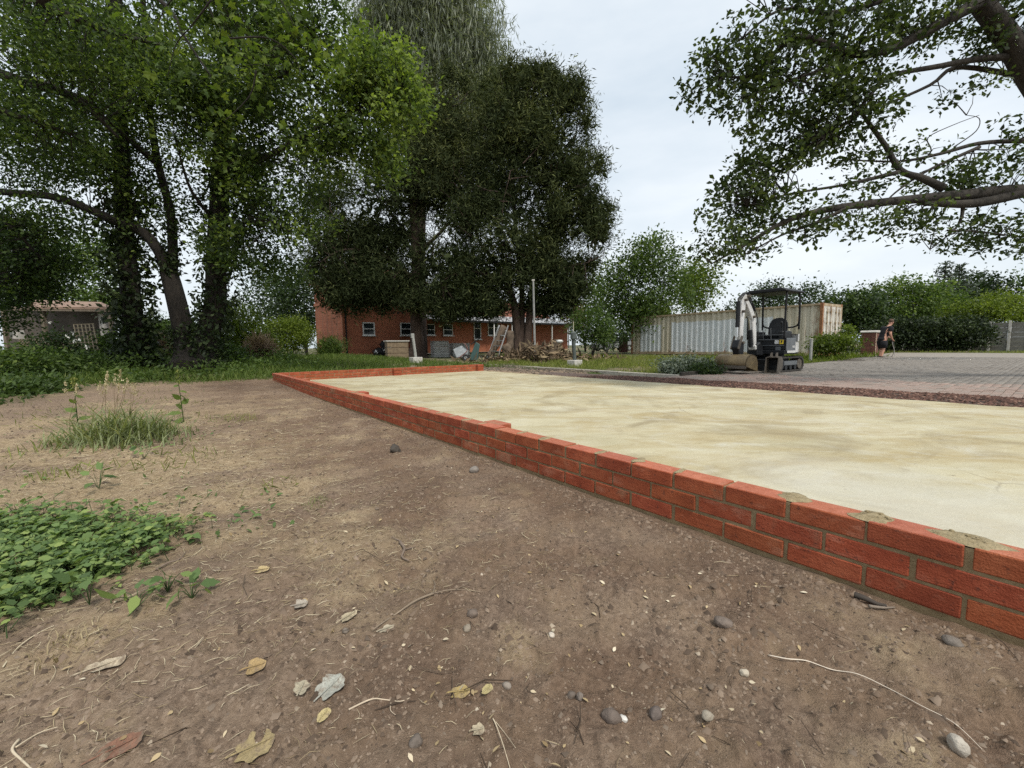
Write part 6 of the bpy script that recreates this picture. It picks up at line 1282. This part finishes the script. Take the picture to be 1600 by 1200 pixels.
# straw and dry litter
STRAW = vmat('straw', [(0, (.24, .18, .10)), (.5, (.42, .34, .21)), (1, (.62, .54, .38))], .85)
ctr = [G(x, y, 0) for x, y in ((90, 770), (230, 750), (330, 700), (430, 690), (350, 660), (220, 700), (60, 720), (150, 800), (250, 830), (520, 860), (610, 860), (440, 780), (330, 800), (120, 1010), (60, 1060))]
P = np.concatenate([np.array([c[0], c[1]])+rng.normal(size=(420, 2))*(.2+.1*math.hypot(c[0], c[1])) for c in ctr]+[polar(350, .6, 7)]); s, t = ST(P); P = P[(t < -.08)]
P = np.concatenate([P, gh(P[:, 0], P[:, 1])[:, None]+.004], 1); n = len(P); dd = rng.normal(size=(n, 3))*[1, 1, .12]
def rod_mesh(name, P, d, L_, r, mtl, v=None):
    """thin three sided sticks, slightly bent"""
    n = len(P); d = unit(d); side = unit(np.cross(d, [0, 0, 1.])); upv = np.cross(side, d); bend = rng.normal(size=(n, 1))*.12*L_[:, None]
    ring = []
    for u, f_ in ((-.5, .7), (0, 1), (.5, .5)):
        c = P+d*(u*L_)[:, None]+side*(bend if u == 0 else 0)+np.array([0, 0, 1.])*(.0015 if u else .003)
        for a in (0, 2.094, 4.189): ring.append(c+(side*math.cos(a)+upv*math.sin(a))*(r*f_)[:, None])
    Vt = np.stack(ring, 1); F = np.array([(j*3+k, j*3+(k+1) % 3, j*3+3+(k+1) % 3, j*3+3+k) for j in range(2) for k in range(3)])
    return npmesh(name, Vt, (F[None]+9*np.arange(n)[:, None, None]).reshape(-1, 4), 4, mtl, None, np.repeat(rng.random(n) if v is None else v, 9), True)
dist = np.hypot(P[:, 0], P[:, 1])
tag(rod_mesh('straw_litter', P, dd, rng.uniform(.012, .06, n)*(.5+.25*dist), rng.uniform(.0004, .0009, n)*(.55+.4*dist), STRAW), 'scattered straw and dry grass bits', 'straw', kind='stuff')
P = soilpts(130, .6, 7); n = len(P); tag(rod_mesh('twig_litter', P+[0, 0, .004], rng.normal(size=(n, 3))*[1, 1, .15], rng.uniform(.03, .14, n), rng.uniform(.0008, .0022, n), vmat('dark_twig', [(0, (.05, .035, .025)), (1, (.16, .12, .085))], .95)), 'thin dark twigs and root bits on the soil', 'twigs', kind='stuff')
DL = vmat('dead_leaf', [(0, (.2, .14, .07)), (.5, (.42, .32, .18)), (1, (.6, .53, .4))], .8, 60)
P = soilpts(520, .6, 7); n = len(P); tag(leaves('leaf_litter', P+[0, 0, .005], rng.uniform(.008, .024, n), DL, None, 'leaflet', None, 2.2), 'small scraps of dead leaf on the soil', 'leaf litter', kind='stuff')
# ---- single fallen leaves
def dead_leaf(x, y, size, rz, col, label, lobes=5, curl=.12, asp=.62, ragged=.18):
    p = onG(x, y); p[2] += .006; n = 40; size *= .86; asp = min(1., asp*1.45); o = thing('fallen_leaf', label, 'leaf', p, rz, group='fallen leaves on the soil'); o.rotation_euler = (.16, -.1, rz)
    mb = MB(); vv = []; R_ = random.Random(int(x*7+y))
    for ring in (1., .55, .0):
        for i in range(n):
            a = 2*PI*i/n; r = 1+ragged*math.cos(lobes*a+R_.random()*.6)*(abs(math.sin(a/2)))+R_.uniform(-.05, .05)
            X = math.cos(a)*r*size*ring*.5; Y_ = math.sin(a)*r*size*ring*asp*.5; z = curl*size*(2.2*(Y_/size)**2+1.2*(X/size)**2*math.cos(3*a))+R_.uniform(-.012, .012)*size*ring
            vv.append((X, Y_, z))
        if ring == 0: break
    fs = [(j*n+i, j*n+(i+1) % n, (j+1)*n+(i+1) % n, (j+1)*n+i) for j in range(2) for i in range(n)]
    mt_ = pm('leaf_'+label.split()[0]+str(x), tuple(c*.6 for c in col), tuple(min(.8, c*1.05) for c in col), 70, .85, 90, .8, dirt=(.16, .115, .08))
    mb.add(vv, fs).build('blade', mt_, o, smooth=True); mb = MB().tube(spline([(-size*.75, .02*size, .004), (-size*.5, 0, .006), (0, 0, .004), (size*.45, 0, .004)], 4), [.0016]*12+[.0006], 5); mb.build('midrib', mt_, o)
for a in ((400, 1045, .052, .4, (.42, .29, .13), 'round ochre leaf with a torn edge near the lower left', 3, .15, .8),
          (400, 1170, .08, .5, (.36, .28, .14), 'large lacy ochre leaf at the bottom edge', 7, .1, .6), (518, 1076, .075, 1.1, (.42, .42, .36), 'crinkled silvery white leaf right of the ochre leaves', 5, .3, .6),
          (507, 1120, .034, 1.3, (.55, .45, .22), 'small oval yellow leaf below the silvery leaf', 2, .1, .6), (720, 1085, .05, .1, (.43, .32, .13), 'torn yellow brown leaf near the round grey stone', 5, .12, .5),
          (762, 1080, .03, .9, (.5, .42, .2), 'small oval tan leaf beside the round grey stone', 2, .1, .6), (187, 1172, .085, .7, (.24, .12, .075), 'pointed red brown leaf in the bottom left corner', 2, .22, .45),
          (410, 893, .055, .2, (.52, .4, .2), 'yellow leaf lying left of the trampled straw', 3, .2, .55), (748, 1145, .03, .2, (.46, .39, .27), 'pale shrivelled leaf under the round grey stone', 5, .3, .7),
          (545, 966, .06, .9, (.46, .39, .26), 'narrow pale leaf beside the long twig', 3, .3, .35), (470, 948, .05, .3, (.42, .37, .3), 'frayed whitish leaf left of the long twig', 6, .35, .6), (472, 1078, .04, 1.6, (.44, .39, .28), 'small frilly pale leaf left of the silvery leaf', 5, .3, .7),
          (165, 1043, .10, .55, (.5, .42, .3), 'long curled husk of a dead leaf at the left', 2, .5, .3), (605, 985, .045, .5, (.47, .41, .3), 'thin bleached leaf lying below the twig', 4, .3, .4), (960, 1130, .0, 0, (.5, .5, .5), '', 1, 1, 1)):
    if a[2]: dead_leaf(a[0], a[1], a[2], a[3], a[4], a[5], a[6], a[7], a[8])
# ---- single stones
def stone(x, y, r, col, label, flat=.7, name='stone', seed=1, rough=.25, grp='stones on the soil'):
    p = onG(x, y); bm = bmesh.new(); bmesh.ops.create_icosphere(bm, subdivisions=3, radius=1); sv = Vector((seed*3.1, seed*1.7, seed*.9))
    for v in bm.verts: v.co *= 1+rough*mnoise.noise(v.co*1.1+sv)+rough*.5*mnoise.noise(v.co*2.7+sv)+rough*.25*mnoise.noise(v.co*7+sv)
    for v in bm.verts: v.co = Vector((v.co.x*r, v.co.y*r*.8, v.co.z*r*flat))
    me = bpy.data.meshes.new(name); bm.to_mesh(me); bm.free(); me.polygons.foreach_set('use_smooth', [True]*len(me.polygons))
    me.materials.append(pm('stone_%d' % seed, tuple(c*.8 for c in col), tuple(c*1.2 for c in col), 30, .8, 90, .5)); o = bpy.data.objects.new(name, me); link(o); p[2] += r*flat*.45; o.location = V(p); o.rotation_euler = (0, 0, seed*1.3)
    tag(o, label, 'stone', grp)
stone(792, 1074, .0115, (.27, .23, .19), 'smooth round grey pebble between two yellow leaves', .8, seed=2, rough=.08)
stone(741, 737, .032, (.2, .175, .15), 'grey angular stone close to the middle of the brick wall', .8, seed=3)
stone(862, 994, .010, (.5, .44, .36), 'pale oval pebble on the tan patch of soil', .7, seed=4, rough=.1)
stone(738, 962, .017, (.15, .115, .09), 'brown half buried stone left of the tan patch', .8, seed=5)
stone(730, 985, .014, (.24, .2, .15), 'pitted tan stone just below the brown half buried one', .8, seed=6)
stone(955, 1126, .02, (.13, .10, .08), 'squarish dark stone beside a white chip', .9, seed=7)
stone(1024, 1119, .016, (.12, .095, .08), 'dark rounded stone right of the squarish one', .85, seed=8)
stone(974, 1124, .009, (.62, .6, .55), 'small white chip beside the squarish dark stone', .6, seed=9)
stone(893, 1089, .0105, (.12, .095, .075), 'dark round stone left of its paler twin', .9, seed=10)
stone(906, 1091, .009, (.17, .14, .115), 'paler round stone touching its dark twin', .9, seed=11)
stone(1163, 1054, .011, (.45, .39, .3), 'cracked cream stone alone on the open soil', .8, seed=12)
stone(1497, 1171, .019, (.4, .36, .3), 'pale rough stone in the bottom right corner', 1., seed=13)
stone(1130, 976, .024, (.16, .125, .1), 'broad tan stone set flush with the soil', .6, seed=14)
stone(1440, 945, .026, (.2, .175, .15), 'flat grey stone near the wall beside the dark bark', .5, seed=15)
stone(1487, 1006, .022, (.17, .145, .12), 'grey stone against the footing at the right', .6, seed=16)
stone(1105, 1121, .013, (.3, .26, .2), 'small pale stone right of the dark rounded stone', .7, seed=17)
stone(650, 1163, .016, (.13, .105, .085), 'round dark stone near the bottom edge', .8, seed=18)
stone(540, 988, .010, (.17, .14, .11), 'little brown stone left of the bleached leaf', .8, seed=19)
stone(618, 706, .045, (.055, .045, .035), 'crumbly dark clod of earth on the bare soil', .75, 'earth_clod', 20, .6, None)
bpy.data.objects['earth_clod']['category'] = 'clod'
# ---- twigs and roots
def twig(pts, r, col, label, cat='twig', forks=()):
    P0 = onG(*pts[0]); o = thing('twig' if cat == 'twig' else 'root', label, cat, P0, group='twigs and roots on the soil'); mb = MB(); mt_ = pm('tw_%d' % pts[0][0], tuple(c*.8 for c in col), tuple(c*1.2 for c in col), 30, .9)
    q = spline([onG(*p)-P0+np.array([0, 0, r+.003+.004*math.sin(i*2.1)]) for i, p in enumerate(pts)], 5); mb.tube(q, [r*(1-.6*i/len(q)) for i in range(len(q))], 6); mb.build('stem', mt_, o, smooth=True)
    for fk in forks: mb = MB(); q = spline([onG(*p)-P0+np.array([0, 0, r+.003]) for p in fk], 5); mb.tube(q, [r*.6*(1-.6*i/len(q)) for i in range(len(q))], 5); mb.build('fork', mt_, o, smooth=True)
twig([(678, 930), (650, 943), (620, 960), (600, 975), (583, 989)], .0035, (.22, .17, .12), 'long slender twig sloping left across the middle soil', forks=([(678, 930), (710, 924), (755, 928)], [(676, 932), (680, 915), (676, 908)]))
twig([(1200, 1026), (1230, 1034), (1260, 1033), (1300, 1049), (1340, 1058), (1390, 1077), (1440, 1106), (1490, 1135), (1535, 1172)], .0016, (.6, .52, .42), 'long pale root trailing across the lower right soil', 'root')
twig([(770, 1125), (776, 1140), (788, 1170), (800, 1215)], .0014, (.5, .42, .3), 'forked straw stalk at the bottom edge', forks=([(774, 1130), (790, 1150), (806, 1172)],))
twig([(545, 1112), (580, 1098), (600, 1094), (625, 1099), (640, 1096)], .002, (.5, .41, .3), 'crooked pale rootlet left of the torn yellow leaf', 'root', forks=([(612, 1096), (610, 1112), (618, 1120)],))
twig([(30, 1160), (20, 1178), (35, 1190), (60, 1215)], .003, (.5, .42, .3), 'bent dry stalk in the lower left corner', forks=([(25, 1172), (60, 1150), (90, 1140)],))
twig([(5, 1045), (30, 1015), (60, 990), (85, 980)], .002, (.5, .43, .3), 'straight dry straw below the ground elder')
twig([(1335, 935), (1352, 943), (1370, 948), (1385, 953)], .010, (.05, .04, .032), 'curl of dark bark lying against the brick wall')
twig([(1358, 951), (1380, 955), (1398, 951)], .005, (.2, .165, .13), 'short peeled stick beside the curl of dark bark')
twig([(625, 850), (632, 862), (628, 872), (640, 880)], .006, (.16, .12, .09), 'gnarled root end amid the trampled straw', 'root', forks=([(632, 862), (648, 858)], [(628, 850), (612, 842)]))
twig([(245, 893), (262, 884), (280, 876), (290, 866)], .004, (.16, .12, .09), 'dark stick at the edge of the ground elder')
# ---- ground elder patch
LE = leafmat('ground_elder_leaf', (.07, .115, .04), (.135, .21, .07), (.26, .33, .1), .32)
def elder():
    reg = [(20, 865, .4), (90, 865, .32), (140, 872, .26), (40, 915, .25), (0, 945, .18), (110, 905, .13), (190, 845, .24), (-60, 880, .5), (-150, 960, .45), (225, 842, .2), (60, 845, .3), (165, 880, .12), (0, 835, .36), (-120, 850, .5)]
    Ps = []
    for x, y, r in reg:
        c = G(x, y, 0); n = int(1400*r*r)+10; q = c[:2]+rng.normal(size=(n, 2))*r*.4; Ps.append(q)
    P = np.concatenate(Ps); h = rng.uniform(.01, .075, len(P)); z = gh(P[:, 0], P[:, 1])
    # each stalk carries leaflets in threes
    L_, D_, S_, stems = [], [], [], MB()
    for i in range(len(P)):
        b = np.array([P[i, 0], P[i, 1], z[i]]); tp = b+np.array([rng.normal()*.03, rng.normal()*.03, h[i]]); stems.tube([b, (b+tp)/2+rng.normal(size=3)*.006, tp], [.0016, .0013, .001], 4, cap=False); a0 = rng.uniform(0, 2*PI); sz = rng.uniform(.016, .046)
        for k, da in enumerate((0, 1.1, -1.1, 2.1, -2.1)[:rng.integers(3, 6)]):
            d = np.array([math.cos(a0+da), math.sin(a0+da), rng.normal()*.15]); L_.append(tp+d*.004); D_.append(d*5); S_.append(sz*(1 if k == 0 else .85))
    n = len(L_); o = leaves('ground_elder', np.array(L_), np.array(S_), LE, None, 'elder', .5+.28*rng.normal(size=n), 2.6, np.array(D_), .3); tag(o, 'patch of green three leaved ground elder at the left edge', 'ground cover', kind='stuff')
    stems.build('stems', LE, o)
SH['elder'] = poly((0, 0, 0), (.16, .2, .03), (.34, .33, .03), (.42, .24, .03), (.62, .27, .02), (.7, .15, .01), (1, 0, -.08), (.7, -.15, .01), (.62, -.27, .02), (.42, -.24, .03), (.34, -.33, .03), (.16, -.2, .03))
elder()
def seedling(x, y, n, sz, label, h=.06, shape='elder'):
    p = onG(x, y); o = thing('seedling', label, 'plant', p, group='seedlings on the soil'); mb = MB(); L_, D_ = [], []
    for i in range(n):
        a = 2*PI*i/n+rng.uniform(-.4, .4); r = sz*rng.uniform(.2, .9); tp = np.array([math.cos(a)*r, math.sin(a)*r, h*rng.uniform(.5, 1.1)]); mb.tube([np.zeros(3), tp*.6+[0, 0, .01], tp], [.0016, .0013, .001], 4, cap=False); L_.append(tp); D_.append(np.array([math.cos(a), math.sin(a), .0])*4)
    mb.build('stem', LE, o)
    for i in range(n): leaves('leaf', np.array(L_[i:i+1]), sz*rng.uniform(.7, 1.2), LE, o, shape, None, 1.6, np.array(D_[i:i+1]), .3)
seedling(262, 925, 9, .055, 'low leafy seedling right of the ground elder'); seedling(215, 945, 7, .06, 'broad leaved seedling between the elder and the dry leaves', .05, 'leaflet'); seedling(140, 945, 5, .05, 'thin drooping seedling on a bare stalk', .12); seedling(155, 765, 8, .07, 'small dark thistle on the dry soil', .1); seedling(225, 715, 7, .06, 'tiny weed below the grass clump', .09); seedling(300, 935, 7, .05, 'sprawling seedling furthest right of the elder', .05)
# ---- the tall grass clump and docks
def tussock(x, y, n, spread, h, lm, label, heads=0, vb=0., lean=.5):
    p = onG(x, y); o = thing('grass_tussock', label, 'grass', p); q = rng.normal(size=(n, 2))*spread*.5; P = np.concatenate([q, (gh(q[:, 0]+p[0], q[:, 1]+p[1])-p[2])[:, None]-.01], 1)
    L_, D_, S_ = [], [], []
    # each blade: two jointed pieces, the upper one arching over
    a = rng.uniform(0, 2*PI, n); ln = rng.uniform(.35, 1., n)*h*np.exp(-(np.linalg.norm(q, axis=1)/(spread*.9))**2); out_ = np.stack([np.cos(a), np.sin(a), np.zeros(n)], 1); d1 = unit(out_*rng.uniform(.1, lean, (n, 1))+[0, 0, 1]); P2 = P+d1*(ln*.5)[:, None]; d2 = unit(out_*rng.uniform(.5, 1.4, (n, 1))+[0, 0, .45]); P3 = P2+d2*(ln*.5)[:, None]
    sd_ = np.stack([-np.sin(a), np.cos(a), np.zeros(n)], 1)*((.0008+.006*h)*(.6+.7*rng.random((n, 1)))); Vt = np.stack([P-sd_, P+sd_, P2+sd_, P2-sd_, P3], 1); n0 = 5*np.arange(n)[:, None]
    F4 = np.array([[0, 1, 2, 3]])+n0; F3 = np.array([[3, 2, 4]])+n0; lp = np.concatenate([F4.ravel(), F3.ravel()]); st_ = np.concatenate([np.arange(n)*4, n*4+np.arange(n)*3])
    v = np.repeat(np.clip(.5+vb+.2*rng.normal(size=n), 0, 1), 5); tag(npmesh('blades', Vt, lp, 4, lm, o, v, False, st_), kind='stuff')
    for k in range(heads):
        b = rng.normal(size=2)*spread*.4; hh = h*rng.uniform(.62, .85); t_ = np.array([b[0]+rng.normal()*.08, b[1], hh]); MB().tube([(b[0], b[1], 0), (b[0], b[1], hh*.5), t_], [.002, .0018, .0012], 5).build('stalk', LDRY, o)
        m_ = 46; u = rng.random((m_, 1)); leaves('seed_head', t_+np.array([.01, 0, .0])+u*np.array([.012, 0, .10])+rng.normal(size=(m_, 3))*[.008, .008, .004]*(1.2-u), .016, LDRY, o, 'leaflet', .8+.15*rng.normal(size=m_), .2, np.tile([0, 0, 2.], (m_, 1)), .5)
    return o
tussock(190, 688, 1000, .5, .62, leafmat('tussock_blade', (.12, .15, .065), (.21, .245, .115), (.4, .4, .23), .35), 'tall tufted grass clump with pale seed heads on the soil bank', 13, 0., 1.15); 
tussock(495, 785, 120, .1, .07, LGR, 'tiny bright grass tuft beside the dry straw', 0, .2); tussock(375, 655, 260, .3, .12, LGY, 'low yellowing grass tuft right of the seed heads', 0, .2); tussock(100, 1010, 120, .1, .08, LDRY, 'withered grey grass tuft near the lower left', 0, -.1); tussock(95, 868, 130, .3, .16, LGY, 'thin grass growing up through the ground elder', 0, .1); tussock(20, 900, 60, .16, .15, LDRY, 'dead stalks poking out of the ground elder'); tussock(75, 745, 90, .16, .12, LGY, 'sparse yellow grass tuft left of the thistle'); tussock(270, 820, 150, .16, .07, LGY, 'low grass tuft at the tip of the ground elder', 0, .1)
def dock(x, y, H, label, lean=0.):
    p = onG(x, y); o = thing('dock_plant', label, 'plant', p, group='dock plants behind the grass clump'); MB().tube([(0, 0, 0), (lean*.4, 0, H*.5), (lean, 0, H)], [.005, .004, .002], 6).build('stalk', LGR, o); n = 9; L_ = np.array([[lean*i/n, 0, H*(.1+.8*i/n)] for i in range(n)]); a = rng.uniform(0, 2*PI, n); D_ = np.stack([np.cos(a), np.sin(a), .25+0*a], 1)*5
    for i in range(n): leaves('leaf', L_[i:i+1], H*.28*(1.1-.7*i/n), LB, o, 'leaflet', np.array([.7]), .8, D_[i:i+1], .3)
    m_ = 60; u = rng.random(m_); leaves('seed_spike', np.stack([lean*(.75+.25*u)+rng.normal(size=m_)*.012, rng.normal(size=m_)*.012, H*(.75+.28*u)], 1), .02, LGY, o, 'leaflet', None, .2)
dock(122, 665, .5, 'tall dock plant left of the grass clump'); dock(287, 660, .55, 'tall dock plant right of the grass clump', -.03)

# ---- sparse weeds and stray blades over the dry ground on the left
P = polar(4200, 2.7, 11, -56, -8); s, t = ST(P); k = (t < -1.2) & (fbm(P[:, 0], P[:, 1], 1.6, 2, 71) > .1) & (s > -1.5); P = P[k]; P = np.concatenate([P, gh(P[:, 0], P[:, 1])[:, None]], 1); n = len(P)
grass('stray_grass', P, rng.uniform(.03, .11, n), LGY, 'sparse grass blades over the dry ground on the left', lean=.9, vb=-.1)
P = polar(2400, 2.1, 11, -56, -10); s, t = ST(P); k = (t < -1.3) & (fbm(P[:, 0], P[:, 1], 2.3, 2, 73) > .16) & (s > -1.5); P = P[k]; P = np.concatenate([P, gh(P[:, 0], P[:, 1])[:, None]+.012], 1); n = len(P)
tag(leaves('creeping_weeds', P, rng.uniform(.015, .045, n), LE, None, 'leaflet', .3+.25*rng.normal(size=n), 1.6), 'small creeping weeds scattered on the dry ground', 'weeds', kind='stuff')
P = zone(2600, -1.2, .2, -9, 5, lambda s, t, P: (P[:, 1] > 6) & (s < .0)); grass('edge_grass', P, rng.uniform(.04, .16, len(P)), LGR, 'stray grass where the soil meets the undergrowth', lean=.8)
